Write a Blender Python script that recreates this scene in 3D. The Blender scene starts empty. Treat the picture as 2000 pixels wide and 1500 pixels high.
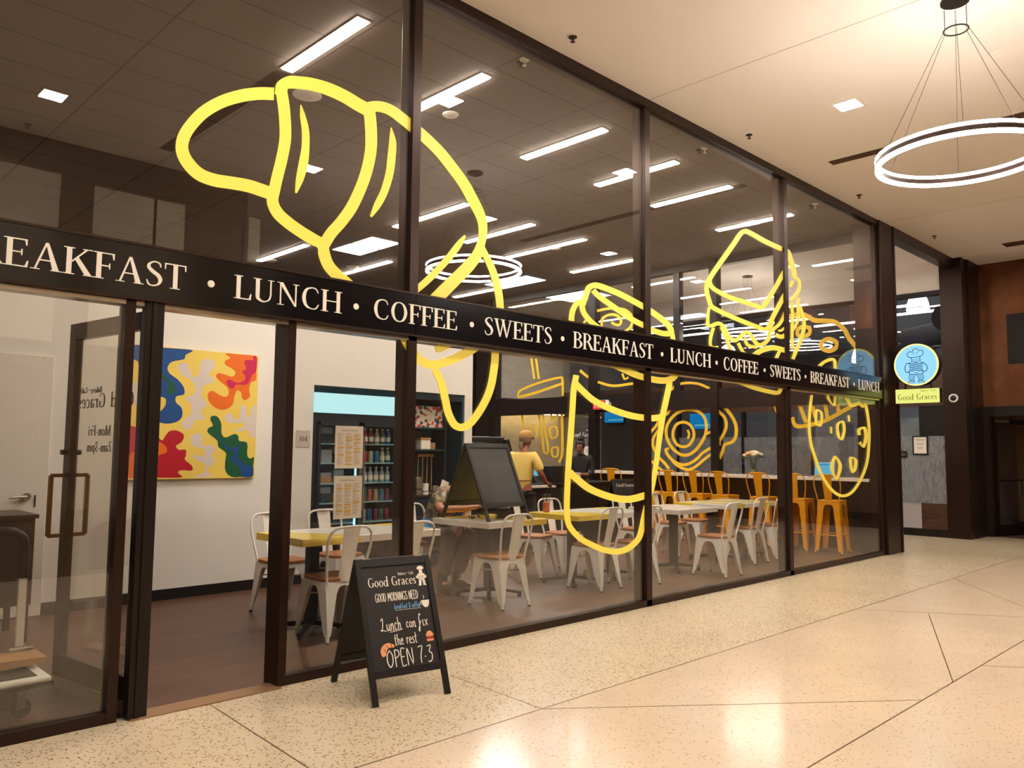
import bpy, math, random
from mathutils import Vector, Matrix
random.seed(7)
PI = math.pi
SC = bpy.context.scene
COL = SC.collection

# ---------------------------------------------------------------- camera, world, exposure
cam_data = bpy.data.cameras.new('camera')
cam = bpy.data.objects.new('camera', cam_data)
COL.objects.link(cam)
SC.camera = cam
cam_data.sensor_fit = 'HORIZONTAL'
cam_data.sensor_width = 36.0
cam_data.lens = 1568.86 / 2000.0 * 36.0
cam_data.clip_start = 0.05
cam_data.clip_end = 200
YAW, PITCH, ROLL = 0.777391507, 0.083506, 0.008952914
fwd = Vector((math.sin(YAW) * math.cos(PITCH), math.cos(YAW) * math.cos(PITCH), math.sin(PITCH)))
rgt = Vector((math.cos(YAW), -math.sin(YAW), 0))
upv = rgt.cross(fwd)
r2 = rgt * math.cos(ROLL) + upv * math.sin(ROLL)
u2 = upv * math.cos(ROLL) - rgt * math.sin(ROLL)
cam.matrix_world = Matrix(((r2.x, u2.x, -fwd.x, 0.0), (r2.y, u2.y, -fwd.y, -4.5265),
                           (r2.z, u2.z, -fwd.z, 1.43), (0, 0, 0, 1)))
world = bpy.data.worlds.new('world')
SC.world = world
world.use_nodes = True
world.node_tree.nodes['Background'].inputs[0].default_value = (1.0, 0.91, 0.83, 1)
world.node_tree.nodes['Background'].inputs[1].default_value = 0.14
SC.view_settings.view_transform = 'Standard'
SC.view_settings.look = 'None'
SC.view_settings.gamma = 1.0
SC.view_settings.use_curve_mapping = False
SC.view_settings.exposure = 1.2
SC.cycles.max_bounces = 10
SC.cycles.diffuse_bounces = 4
SC.cycles.glossy_bounces = 5
SC.cycles.transmission_bounces = 6
SC.cycles.transparent_max_bounces = 24
SC.cycles.sample_clamp_indirect = 5.0
SC.cycles.caustics_reflective = False
SC.cycles.caustics_refractive = False

L_STRIP = 48.0      # cafe ceiling strips
L_RING = 25.0       # ring pendants
L_DOWN = 150.0       # square downlights in the concourse
L_TROF = 9.0        # ceiling panels at the back

# ---------------------------------------------------------------- materials
def lin(c):
    return tuple(((v / 255.0) / 12.92 if v / 255.0 <= 0.04045 else ((v / 255.0 + 0.055) / 1.055) ** 2.4) for v in c)

def mat(name, rgb, rough=0.5, metal=0.0, spec=0.5, coat=0.0):
    m = bpy.data.materials.new(name)
    m.use_nodes = True
    b = m.node_tree.nodes['Principled BSDF']
    b.inputs['Base Color'].default_value = (*lin(rgb), 1)
    b.inputs['Roughness'].default_value = rough
    b.inputs['Metallic'].default_value = metal
    b.inputs['Specular IOR Level'].default_value = spec
    b.inputs['Coat Weight'].default_value = coat
    return m

def N(m, kind, **kw):
    n = m.node_tree.nodes.new(kind)
    for k, v in kw.items():
        setattr(n, k, v)
    return n

def LK(m, a, b):
    m.node_tree.links.new(a, b)

def bsdf(m):
    return m.node_tree.nodes['Principled BSDF']

def ramp(m, fac, stops, interp='LINEAR'):
    r = N(m, 'ShaderNodeValToRGB')
    r.color_ramp.interpolation = interp
    e = r.color_ramp.elements
    while len(e) < len(stops):
        e.new(0.5)
    for i, (p, c) in enumerate(stops):
        e[i].position = p
        e[i].color = (*lin(c), 1)
    LK(m, fac, r.inputs[0])
    return r.outputs[0]

def coords(m, kind='Object', scale=(1, 1, 1), rot=(0, 0, 0)):
    t = N(m, 'ShaderNodeTexCoord')
    mp = N(m, 'ShaderNodeMapping')
    mp.inputs['Scale'].default_value = scale
    mp.inputs['Rotation'].default_value = rot
    LK(m, t.outputs[kind], mp.inputs[0])
    return mp.outputs[0]

def noise(m, vec, scale, detail=4, rough=0.6):
    n = N(m, 'ShaderNodeTexNoise')
    n.inputs['Scale'].default_value = scale
    n.inputs['Detail'].default_value = detail
    n.inputs['Roughness'].default_value = rough
    LK(m, vec, n.inputs['Vector'])
    return n.outputs['Fac']

def mixc(m, fac, a, b, blend='MIX'):
    x = N(m, 'ShaderNodeMix', data_type='RGBA', blend_type=blend)
    if hasattr(fac, 'is_linked'):
        LK(m, fac, x.inputs[0])
    else:
        x.inputs[0].default_value = fac
    for s, v in ((6, a), (7, b)):
        if hasattr(v, 'is_linked'):
            LK(m, v, x.inputs[s])
        else:
            x.inputs[s].default_value = (*lin(v), 1)
    return x.outputs[2]

def bump(m, h, dist=0.002, strength=0.5):
    b = N(m, 'ShaderNodeBump')
    b.inputs['Strength'].default_value = strength
    b.inputs['Distance'].default_value = dist
    LK(m, h, b.inputs['Height'])
    LK(m, b.outputs[0], bsdf(m).inputs['Normal'])

def emit(name, rgb, strength):
    m = bpy.data.materials.new(name)
    m.use_nodes = True
    nt = m.node_tree
    nt.nodes.clear()
    o = nt.nodes.new('ShaderNodeOutputMaterial')
    e = nt.nodes.new('ShaderNodeEmission')
    e.inputs[0].default_value = (*lin(rgb), 1)
    e.inputs[1].default_value = strength
    nt.links.new(e.outputs[0], o.inputs[0])
    return m

def glass_mat(name, f0, tint, base=0.0):
    """Thin architectural glass: Schlick reflection over a clear transmission."""
    m = bpy.data.materials.new(name)
    m.use_nodes = True
    nt = m.node_tree
    nt.nodes.clear()
    o = nt.nodes.new('ShaderNodeOutputMaterial')
    mx = nt.nodes.new('ShaderNodeMixShader')
    tr = nt.nodes.new('ShaderNodeBsdfTransparent')
    gl = nt.nodes.new('ShaderNodeBsdfGlossy')
    gl.inputs['Roughness'].default_value = 0.0
    gl.inputs['Color'].default_value = (1, 1, 1, 1)
    tr.inputs['Color'].default_value = (*tint, 1)
    g = nt.nodes.new('ShaderNodeNewGeometry')
    d = nt.nodes.new('ShaderNodeVectorMath')
    d.operation = 'DOT_PRODUCT'
    nt.links.new(g.outputs['Incoming'], d.inputs[0])
    nt.links.new(g.outputs['Normal'], d.inputs[1])
    def mth(op, a, b):
        n = nt.nodes.new('ShaderNodeMath')
        n.operation = op
        for i, v in enumerate((a, b)):
            if v is None:
                continue
            if isinstance(v, (int, float)):
                n.inputs[i].default_value = v
            else:
                nt.links.new(v, n.inputs[i])
        return n.outputs[0]
    c = mth('ABSOLUTE', d.outputs['Value'], None)
    p = mth('POWER', mth('SUBTRACT', 1.0, c), 5.0)
    fac = mth('ADD', mth('MULTIPLY', p, 1 - f0), f0)
    nt.links.new(fac, mx.inputs[0])
    nt.links.new(tr.outputs[0], mx.inputs[1])
    nt.links.new(gl.outputs[0], mx.inputs[2])
    nt.links.new(mx.outputs[0], o.inputs[0])
    return m

M = {}
M['bronze'] = mat('bronze_frame', (50, 33, 25), 0.34, 0.55, 0.5)
M['bronze_dark'] = mat('bronze_dark', (26, 17, 14), 0.4, 0.3)
M['white_wall'] = mat('white_wall', (232, 226, 218), 0.6)
M['white_trim'] = mat('white_trim', (226, 218, 208), 0.45)
M['white_metal'] = mat('white_powder_coat', (238, 234, 224), 0.32, 0.0, 0.5)
M['yellow_metal'] = mat('yellow_powder_coat', (238, 160, 8), 0.33, 0.0, 0.5)
M['black'] = mat('black_paint', (16, 12, 11), 0.42)
M['black_metal'] = mat('black_metal', (28, 22, 20), 0.4, 0.5)
M['chalk'] = mat('chalkboard', (24, 18, 14), 0.55)
M['chalk_grey'] = mat('chalkboard_grey', (52, 50, 48), 0.35)
M['steel'] = mat('brushed_steel', (190, 180, 165), 0.28, 1.0)
M['brass'] = mat('aged_brass', (120, 84, 40), 0.32, 1.0)
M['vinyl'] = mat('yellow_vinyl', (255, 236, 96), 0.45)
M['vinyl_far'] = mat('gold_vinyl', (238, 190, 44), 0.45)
M['sign_black'] = mat('sign_black', (14, 11, 13), 0.16, 0.0, 0.5)
M['letter'] = mat('cream_letter', (240, 232, 218), 0.5)
M['letter_grey'] = mat('grey_letter', (120, 112, 100), 0.5)
M['letter_green'] = mat('green_letter', (92, 104, 30), 0.5)
M['line_blue'] = mat('blue_line', (18, 92, 140), 0.5)
M['chalk_blue'] = mat('blue_chalk', (110, 160, 205), 0.7)
M['paper'] = mat('paper', (236, 226, 212), 0.7)
M['print_grey'] = mat('print_grey', (150, 140, 130), 0.7)
M['print_yellow'] = mat('print_yellow', (226, 180, 60), 0.7)
M['teal'] = mat('teal_paint', (9, 52, 66), 0.45)
M['teal_dark'] = mat('teal_dark', (7, 28, 42), 0.45)
M['skin_light'] = mat('skin_light', (206, 142, 112), 0.5)
M['skin_brown'] = mat('skin_brown', (160, 98, 68), 0.5)
M['hair_grey'] = mat('hair_grey', (120, 98, 76), 0.7)
M['hair_black'] = mat('hair_black', (18, 13, 12), 0.6)
M['cap'] = mat('tan_cap', (186, 138, 66), 0.7)
M['shirt_yellow'] = mat('yellow_tshirt', (238, 204, 110), 0.75)
M['jeans'] = mat('grey_jeans', (112, 98, 92), 0.85)
M['trouser_black'] = mat('black_trousers', (20, 16, 16), 0.8)
M['shirt_black'] = mat('black_shirt', (14, 11, 12), 0.7)
M['boot'] = mat('brown_boot', (74, 50, 36), 0.6)
M['blue_bag'] = mat('blue_cloth', (20, 120, 170), 0.6)
M['red'] = mat('red_plastic', (200, 40, 46), 0.4)
M['straw_pink'] = mat('smoothie_pink', (196, 96, 78), 0.4)
M['cardboard'] = mat('cardboard', (170, 126, 84), 0.8)
M['rubber'] = mat('rubber', (22, 19, 17), 0.7)
M['marble'] = mat('counter_top', (226, 214, 200), 0.3)
M['orange_chalk'] = mat('orange_chalk', (236, 160, 110), 0.7)
M['floor_strip'] = mat('zinc_strip', (110, 84, 58), 0.4, 0.6)
M['dark_ceiling'] = mat('dark_open_ceiling', (44, 46, 58), 0.8)
M['grey_blue'] = mat('grey_blue_wall', (150, 158, 172), 0.7)
M['slot'] = mat('slot_dark', (58, 38, 26), 0.6)
M['leaf'] = mat('leaf_green', (58, 84, 34), 0.6)
M['petal'] = mat('petal_white', (240, 226, 200), 0.6)
M['petal_orange'] = mat('petal_orange', (238, 170, 80), 0.6)
for k, c in dict(white=(222, 208, 200), yellow=(244, 212, 98), blue=(4, 74, 140), green=(8, 86, 50),
                 orange=(240, 112, 14), pink=(206, 20, 84), red=(188, 6, 36)).items():
    M['paint_' + k] = mat('paint_' + k, c, 0.45)

M['strip_light'] = emit('strip_diffuser', (255, 245, 232), L_STRIP)
M['ring_light'] = emit('ring_diffuser', (255, 244, 234), L_RING)
M['down_light'] = emit('downlight_diffuser', (255, 243, 230), L_DOWN)
M['troffer_light'] = emit('panel_diffuser', (226, 236, 255), L_TROF)
M['fridge_light'] = emit('fridge_header', (190, 240, 242), 0.55)
M['fridge_glow'] = emit('fridge_tube', (150, 215, 240), 1.1)
M['screen'] = emit('screen_blue', (20, 150, 226), 0.4)
M['screen_light'] = emit('screen_cyan', (110, 200, 236), 0.42)
M['sign_blue'] = emit('sign_face_blue', (150, 212, 250), 0.5)
M['sign_rim'] = emit('sign_rim_yellow', (250, 240, 150), 0.5)
M['sign_lime'] = emit('sign_face_lime', (236, 240, 128), 0.45)
M['pend_white'] = emit('pendant_shade', (250, 248, 240), 3.0)
M['store_light'] = emit('store_strip', (255, 248, 236), 6.0)
M['exit_red'] = emit('exit_face', (240, 60, 60), 0.5)
M['kitchen_glow'] = emit('under_soffit_lamp', (255, 226, 160), 12.0)

M['glass'] = glass_mat('storefront_glass', 0.075, (0.95, 0.945, 0.93))
M['glass_far'] = glass_mat('end_wall_glass', 0.05, (0.92, 0.92, 0.91))
M['glass_door'] = glass_mat('door_glass', 0.03, (0.95, 0.94, 0.90))
M['clear'] = glass_mat('clear_plastic', 0.05, (0.9, 0.9, 0.9))

# terrazzo (two grades)
def terrazzo(name, base, chip_a, chip_b, amount, rough):
    m = mat(name, base, rough, 0, 0.5)
    v = coords(m)
    vo = N(m, 'ShaderNodeTexVoronoi', feature='F1')
    vo.inputs['Scale'].default_value = 75
    LK(m, v, vo.inputs['Vector'])
    sep = N(m, 'ShaderNodeSeparateColor')
    LK(m, vo.outputs['Color'], sep.inputs[0])
    lt = N(m, 'ShaderNodeMath', operation='LESS_THAN')
    lt.inputs[1].default_value = amount
    LK(m, sep.outputs[0], lt.inputs[0])
    near = N(m, 'ShaderNodeMath', operation='LESS_THAN')
    near.inputs[1].default_value = 0.42
    LK(m, vo.outputs['Distance'], near.inputs[0])
    chip = N(m, 'ShaderNodeMath', operation='MULTIPLY')
    LK(m, lt.outputs[0], chip.inputs[0])
    LK(m, near.outputs[0], chip.inputs[1])
    chipc = mixc(m, sep.outputs[1], chip_a, chip_b)
    cloud = noise(m, v, 1.1, 5)
    basec = ramp(m, cloud, [(0.3, tuple(int(c * 0.95) for c in base)), (0.7, base)])
    LK(m, mixc(m, chip.outputs[0], basec, chipc), bsdf(m).inputs['Base Color'])
    rr = N(m, 'ShaderNodeMapRange')
    rr.inputs['To Min'].default_value = rough * 0.75
    rr.inputs['To Max'].default_value = rough * 1.3
    LK(m, noise(m, v, 0.6, 3), rr.inputs[0])
    LK(m, rr.outputs[0], bsdf(m).inputs['Roughness'])
    return m
M['terrazzo_band'] = terrazzo('terrazzo_band', (218, 200, 170), (120, 96, 66), (170, 144, 106), 0.30, 0.22)
M['terrazzo'] = terrazzo('terrazzo_pale', (222, 200, 174), (170, 140, 108), (196, 170, 138), 0.14, 0.16)

# scratched dark plank floor of the cafe
m = M['cafe_floor'] = mat('cafe_floor', (88, 58, 42), 0.42)
v = coords(m, scale=(0.5, 3.0, 1))
c1 = ramp(m, noise(m, v, 2.6, 6, 0.65), [(0.3, (70, 44, 30)), (0.6, (90, 58, 42)), (0.8, (104, 70, 52))])
LK(m, c1, bsdf(m).inputs['Base Color'])

# acoustic ceiling tiles with dark joints
m = M['tile_ceiling'] = mat('tile_ceiling', (118, 100, 90), 0.85)
v = coords(m)
br = N(m, 'ShaderNodeTexBrick', offset=0.0, squash=1.0)
br.inputs['Scale'].default_value = 1.0
br.inputs['Mortar Size'].default_value = 0.010
br.inputs['Brick Width'].default_value = 1.2
br.inputs['Row Height'].default_value = 0.6
br.inputs['Color1'].default_value = (*lin((104, 90, 81)), 1)
br.inputs['Color2'].default_value = (*lin((109, 94, 84)), 1)
br.inputs['Mortar'].default_value = (*lin((62, 48, 40)), 1)
LK(m, v, br.inputs['Vector'])
LK(m, br.outputs['Color'], bsdf(m).inputs['Base Color'])
M['ceil'] = mat('concourse_ceiling', (236, 226, 216), 0.7)

def concrete(name, a, b, c, sc=1.5):
    m = mat(name, b, 0.8)
    v = coords(m, scale=(1, 1, 2.6))
    col = ramp(m, noise(m, v, sc * 2.2, 8, 0.7), [(0.3, a), (0.5, b), (0.72, c)])
    LK(m, col, bsdf(m).inputs['Base Color'])
    bump(m, noise(m, v, sc * 9, 6), 0.004, 0.4)
    return m
M['concrete'] = concrete('board_concrete', (84, 64, 46), (104, 82, 60), (122, 98, 74))
M['concrete_pale'] = concrete('pale_concrete', (196, 180, 156), (212, 196, 172), (224, 210, 188))

m = M['copper'] = mat('bronze_panel', (112, 66, 38), 0.34, 0.6)
v = coords(m)
LK(m, ramp(m, noise(m, v, 1.4, 5), [(0.3, (84, 46, 26)), (0.55, (116, 70, 40)), (0.8, (150, 98, 62))]), bsdf(m).inputs['Base Color'])

def wood(name, a, b, c, scale=(1, 14, 14), rough=0.5):
    m = mat(name, b, rough)
    v = coords(m, scale=scale)
    LK(m, ramp(m, noise(m, v, 2.4, 6, 0.6), [(0.3, a), (0.52, b), (0.75, c)]), bsdf(m).inputs['Base Color'])
    return m
M['seat_wood'] = wood('seat_wood', (122, 66, 22), (158, 94, 38), (184, 118, 56), (14, 2, 2))
M['plank'] = wood('dark_planks', (52, 33, 22), (78, 52, 35), (98, 68, 46), (2, 1.2, 16), 0.35)
M['bar_panel'] = wood('bar_panel', (40, 24, 12), (62, 40, 20), (84, 56, 28), (2, 1.2, 12), 0.3)
M['desk'] = wood('desk_wood', (30, 18, 12), (42, 26, 18), (54, 34, 24), (2, 12, 12), 0.4)

# table top: white laminate with slanting yellow colour blocks
def table_mat(name, offs):
    m = mat(name, (238, 232, 222), 0.16)
    t = N(m, 'ShaderNodeTexCoord')
    s = N(m, 'ShaderNodeSeparateXYZ')
    LK(m, t.outputs['Object'], s.inputs[0])
    a = N(m, 'ShaderNodeMath', operation='MULTIPLY_ADD')
    a.inputs[1].default_value = 0.55
    LK(m, s.outputs[1], a.inputs[0])
    LK(m, s.outputs[0], a.inputs[2])
    ad = N(m, 'ShaderNodeMapRange')
    ad.inputs['From Min'].default_value = -1.0
    ad.inputs['From Max'].default_value = 1.0
    LK(m, a.outputs[0], ad.inputs[0])
    wh, ye = (238, 232, 222), (246, 214, 70)
    stops = [(0.0, ye if offs[0] is True else wh)]
    on = offs[0] is True
    for q in offs[1:]:
        on = not on
        stops.append(((q + 1) / 2, ye if on else wh))
    LK(m, ramp(m, ad.outputs[0], stops, 'CONSTANT'), bsdf(m).inputs['Base Color'])
    return m
TABLE_M = [table_mat('table_laminate_%d' % i, o) for i, o in enumerate(((True, -0.35, 0.60), (False, -0.15), (True, -0.25, 0.55), (False, 0.4), (False, -0.62, -0.42, 0.0, 0.32)))]
M['table_white'] = mat('table_white', (238, 232, 222), 0.16)

# floral box, patterned shirt, frosted film
m = M['floral'] = mat('floral_print', (226, 214, 196), 0.6)
v = coords(m)
vo = N(m, 'ShaderNodeTexVoronoi')
vo.inputs['Scale'].default_value = 26
LK(m, v, vo.inputs['Vector'])
LK(m, ramp(m, vo.outputs['Color'], [(0.0, (24, 70, 84)), (0.33, (226, 212, 190)), (0.62, (200, 54, 66)), (0.74, (226, 214, 196))], 'CONSTANT'), bsdf(m).inputs['Base Color'])
m = M['aloha'] = mat('patterned_shirt', (150, 130, 100), 0.75)
v = coords(m)
vo = N(m, 'ShaderNodeTexVoronoi')
vo.inputs['Scale'].default_value = 22
LK(m, v, vo.inputs['Vector'])
LK(m, ramp(m, vo.outputs['Color'], [(0.0, (96, 88, 80)), (0.4, (168, 150, 112)), (0.7, (120, 104, 86)), (0.85, (196, 186, 168))], 'CONSTANT'), bsdf(m).inputs['Base Color'])

m = bpy.data.materials.new('frosted_film')
m.use_nodes = True
M['film'] = m
b = bsdf(m)
b.inputs['Base Color'].default_value = (*lin((150, 150, 156)), 1)
b.inputs['Roughness'].default_value = 0.6
v = coords(m, scale=(1, 30, 5))
al = N(m, 'ShaderNodeMapRange')
al.inputs['From Min'].default_value = 0.35
al.inputs['From Max'].default_value = 0.65
al.inputs['To Min'].default_value = 0.35
al.inputs['To Max'].default_value = 0.85
LK(m, noise(m, v, 1.6, 3), al.inputs[0])
LK(m, al.outputs[0], b.inputs['Alpha'])

# ---------------------------------------------------------------- mesh helpers
class MB:
    def __init__(s):
        s.v = []
        s.f = []

    def add(s, vs, fs):
        o = len(s.v)
        s.v += [tuple(p) for p in vs]
        s.f += [tuple(i + o for i in f) for f in fs]
        return s

    def hexa(s, p):     # 8 points: bottom 4, top 4 (counter-clockwise)
        return s.add(p, [(3, 2, 1, 0), (4, 5, 6, 7), (0, 1, 5, 4), (1, 2, 6, 5), (2, 3, 7, 6), (3, 0, 4, 7)])

    def box(s, x0, x1, y0, y1, z0, z1):
        return s.hexa([(x0, y0, z0), (x1, y0, z0), (x1, y1, z0), (x0, y1, z0),
                       (x0, y0, z1), (x1, y0, z1), (x1, y1, z1), (x0, y1, z1)])

    def bar(s, a, b, w, h, up=(0, 0, 1)):    # square bar from a to b
        a, b = Vector(a), Vector(b)
        d = (b - a).normalized()
        u = Vector(up)
        if abs(d.dot(u)) > 0.98:
            u = Vector((0, 1, 0))
        sd = d.cross(u).normalized() * (w / 2)
        uu = sd.cross(d).normalized() * (h / 2)
        ps = [a - sd - uu, a + sd - uu, a + sd + uu, a - sd + uu, b - sd - uu, b + sd - uu, b + sd + uu, b - sd + uu]
        return s.add(ps, [(0, 1, 2, 3), (7, 6, 5, 4), (4, 5, 1, 0), (5, 6, 2, 1), (6, 7, 3, 2), (7, 4, 0, 3)])

    def tube(s, pts, r, n=8, closed=False):
        P = [Vector(p) for p in pts]
        R = r if isinstance(r, (list, tuple)) else [r] * len(P)
        m = len(P)
        rings = []
        prev = None
        for i in range(m):
            a = P[i - 1] if (i > 0 or closed) else P[0]
            b = P[(i + 1) % m] if (i < m - 1 or closed) else P[-1]
            d = (b - a).normalized()
            if prev is None:
                u = Vector((0, 0, 1)) if abs(d.z) < 0.9 else Vector((1, 0, 0))
            else:
                u = prev
            u = (u - d * u.dot(d)).normalized()
            prev = u
            w = d.cross(u)
            rings.append([P[i] + (u * math.cos(2 * PI * k / n) + w * math.sin(2 * PI * k / n)) * R[i] for k in range(n)])
        vs = [p for rg in rings for p in rg]
        fs = []
        for i in range(m if closed else m - 1):
            j = (i + 1) % m
            for k in range(n):
                l = (k + 1) % n
                fs.append((i * n + k, i * n + l, j * n + l, j * n + k))
        if not closed:
            fs.append(tuple(range(n - 1, -1, -1)))
            fs.append(tuple((m - 1) * n + k for k in range(n)))
        return s.add(vs, fs)

    def cyl(s, a, b, r0, r1=None, n=16):
        return s.tube([a, b], [r0, r0 if r1 is None else r1], n)

    def lathe(s, prof, c=(0, 0, 0), n=20):
        vs = []
        for (r, z) in prof:
            for k in range(n):
                t = 2 * PI * k / n
                vs.append((c[0] + r * math.cos(t), c[1] + r * math.sin(t), c[2] + z))
        fs = []
        for i in range(len(prof) - 1):
            for k in range(n):
                l = (k + 1) % n
                fs.append((i * n + k, i * n + l, (i + 1) * n + l, (i + 1) * n + k))
        fs.append(tuple(range(n - 1, -1, -1)))
        fs.append(tuple((len(prof) - 1) * n + k for k in range(n)))
        return s.add(vs, fs)

    def prism(s, poly, fr, w0, w1):    # poly in (u,v); fr(u,v,w) -> xyz
        n = len(poly)
        vs = [fr(u, v, w0) for u, v in poly] + [fr(u, v, w1) for u, v in poly]
        fs = [tuple(range(n - 1, -1, -1)), tuple(range(n, 2 * n))]
        fs += [(i, (i + 1) % n, (i + 1) % n + n, i + n) for i in range(n)]
        return s.add(vs, fs)

    def strip(s, left, right, fr, w0, w1, closed=False):    # thin solid ribbon between two edge curves
        n = len(left)
        vs = []
        for w in (w0, w1):
            vs += [fr(u, v, w) for u, v in left] + [fr(u, v, w) for u, v in right]
        fs = []
        for i in range(n if closed else n - 1):
            j = (i + 1) % n
            fs.append((i, j, n + j, n + i))
            fs.append((2 * n + i, 3 * n + i, 3 * n + j, 2 * n + j))
            fs.append((i, 2 * n + i, 2 * n + j, j))
            fs.append((n + i, n + j, 3 * n + j, 3 * n + i))
        if not closed:
            fs += [(0, n, 3 * n, 2 * n), (n - 1, 3 * n - 1, 4 * n - 1, 2 * n - 1)]
        return s.add(vs, fs)

    def xf(s, mtx):
        s.v = [tuple(mtx @ Vector(p)) for p in s.v]
        return s

def obj(name, mb, mt, parent=None, smooth=False, bevel=0.0, loc=None, seg=2):
    me = bpy.data.meshes.new(name)
    me.from_pydata(mb.v, [], mb.f)
    me.update()
    import bmesh
    bm = bmesh.new()
    bm.from_mesh(me)
    bmesh.ops.recalc_face_normals(bm, faces=bm.faces)
    bm.to_mesh(me)
    bm.free()
    o = bpy.data.objects.new(name, me)
    COL.objects.link(o)
    if mt is not None:
        me.materials.append(M[mt] if isinstance(mt, str) else mt)
    if smooth:
        for p in me.polygons:
            p.use_smooth = True
        me.set_sharp_from_angle(angle=math.radians(38))
    if parent is not None:
        o.parent = parent
    if loc is not None:
        o.location = loc
    if bevel:
        b = o.modifiers.new('bevel', 'BEVEL')
        b.width = bevel
        b.segments = seg
        b.limit_method = 'ANGLE'
    return o

def tag(o, label, cat, group=None):
    o['label'] = label
    o['category'] = cat
    if group:
        o['group'] = group
    return o

def thing(name, label, cat, loc=(0, 0, 0), rz=0.0, group=None):
    o = bpy.data.objects.new(name, None)
    o.empty_display_size = 0.1
    COL.objects.link(o)
    o.location = loc
    o.rotation_euler = (0, 0, rz)
    return tag(o, label, cat, group)

def struct(name, mb, mt, parent=None, **kw):
    o = obj(name, mb, mt, parent, **kw)
    if parent is None:
        o['kind'] = 'structure'
    return o

KIDS = {}
def kids(o):
    return [c for c in bpy.data.objects if c.parent == o]

def dup(root, loc, rz, label=None, group=None):
    r = root.copy()
    COL.objects.link(r)
    r.location = loc
    r.rotation_euler = (0, 0, rz)
    if label:
        r['label'] = label
    if group:
        r['group'] = group
    for ch in kids(root):
        c = ch.copy()
        COL.objects.link(c)
        c.parent = r
        for g in kids(ch):
            d = g.copy()
            COL.objects.link(d)
            d.parent = c
    return r

def crom(P, closed=False, n=6):
    N_ = len(P)
    D = len(P[0])
    out = []
    for i in range(N_ if closed else N_ - 1):
        p1, p2 = P[i], P[(i + 1) % N_]
        p0 = P[i - 1] if (closed or i > 0) else tuple(2 * a - b for a, b in zip(P[0], P[1]))
        p3 = P[(i + 2) % N_] if (closed or i < N_ - 2) else tuple(2 * a - b for a, b in zip(P[-1], P[-2]))
        for k in range(n):
            t = k / n
            out.append(tuple(0.5 * (2 * p1[d] + (p2[d] - p0[d]) * t + (2 * p0[d] - 5 * p1[d] + 4 * p2[d] - p3[d]) * t * t
                             + (3 * p1[d] - p0[d] - 3 * p2[d] + p3[d]) * t ** 3) for d in range(D)))
    if not closed:
        out.append(tuple(P[-1]))
    return out

def ribbon(mb, pts, fr, w0, w1, width=None, closed=False, n=5, smooth=True):
    """pts: (u, v) or (u, v, width); builds a flat pen stroke with thickness."""
    P = [(p[0], p[1], p[2] if len(p) > 2 else width) for p in pts]
    if smooth and len(P) > 2:
        P = crom(P, closed, n)
    L, R = [], []
    m = len(P)
    for i in range(m):
        a = P[i - 1] if (i > 0 or closed) else P[0]
        b = P[(i + 1) % m] if (i < m - 1 or closed) else P[-1]
        dx, dy = b[0] - a[0], b[1] - a[1]
        l = math.hypot(dx, dy) or 1e-9
        h = P[i][2] / 2
        L.append((P[i][0] - dy / l * h, P[i][1] + dx / l * h))
        R.append((P[i][0] + dy / l * h, P[i][1] - dx / l * h))
    mb.strip(L, R, fr, w0, w1, closed)

# frames: facade (facing -Y), end wall / blade sign (facing -X)
def fr_y(y, sgn=-1):
    return lambda u, v, w: (u, y + sgn * w, v)

def fr_x(x, sgn=-1):
    return lambda u, v, w: (x + sgn * w, u, v)

# ---------------------------------------------------------------- lettering
T, H_ = 0.125, 0.045
def serif(x, y, w=0.2):
    return ('r', x - w / 2, x + w / 2, y if y < 0.5 else y - 0.035, y + 0.035 if y < 0.5 else y)
def stem(x, w=T, h=1.0):
    return [('r', x - w / 2, x + w / 2, 0, h), serif(x, 0, w + 0.14), serif(x, h, w + 0.14)]
G = {}
G['B'] = (0.62, stem(0.14) + [('s', [(.14, .97, H_), (.34, .97, H_), (.49, .76, T), (.34, .54, H_), (.14, .54, H_)]),
                              ('s', [(.14, .53, H_), (.38, .53, H_), (.55, .28, T), (.38, .03, H_), (.14, .03, H_)])])
G['R'] = (0.68, stem(0.14) + [('s', [(.14, .97, H_), (.34, .97, H_), (.50, .74, T), (.34, .50, H_), (.14, .50, H_)]),
                              ('p', [(.30, .52), (.42, .52), (.72, .0), (.56, .0)]), ('r', .54, .76, 0, .03)])
G['E'] = (0.56, stem(0.14) + [('r', .14, .52, .955, 1.0), ('p', [(.46, 1.0), (.52, 1.0), (.52, .78), (.49, .78)]), ('r', .14, .42, .50, .545),
                              ('p', [(.39, .63), (.42, .63), (.42, .41), (.39, .41)]), ('r', .14, .54, 0, .045), ('p', [(.47, 0), (.54, 0), (.56, .24), (.53, .24)])])
G['F'] = (0.53, stem(0.14) + [('r', .14, .52, .955, 1.0), ('p', [(.46, 1.0), (.52, 1.0), (.52, .76), (.49, .76)]), ('r', .14, .42, .48, .525),
                              ('p', [(.39, .61), (.42, .61), (.42, .39), (.39, .39)])])
G['A'] = (0.74, [('p', [(.10, 0), (.15, 0), (.40, 1.0), (.35, 1.0)]), ('p', [(.35, 1.0), (.42, 1.0), (.68, 0), (.53, 0)]), ('r', .20, .56, .33, .375),
                 ('r', .02, .24, 0, .03), ('r', .48, .75, 0, .03)])
G['K'] = (0.70, stem(0.14) + [('p', [(.18, .47), (.23, .47), (.60, 1.0), (.54, 1.0)]), ('p', [(.27, .58), (.36, .66), (.70, 0), (.53, 0)]),
                              ('r', .46, .70, .97, 1.0), ('r', .48, .76, 0, .03)])
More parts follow.
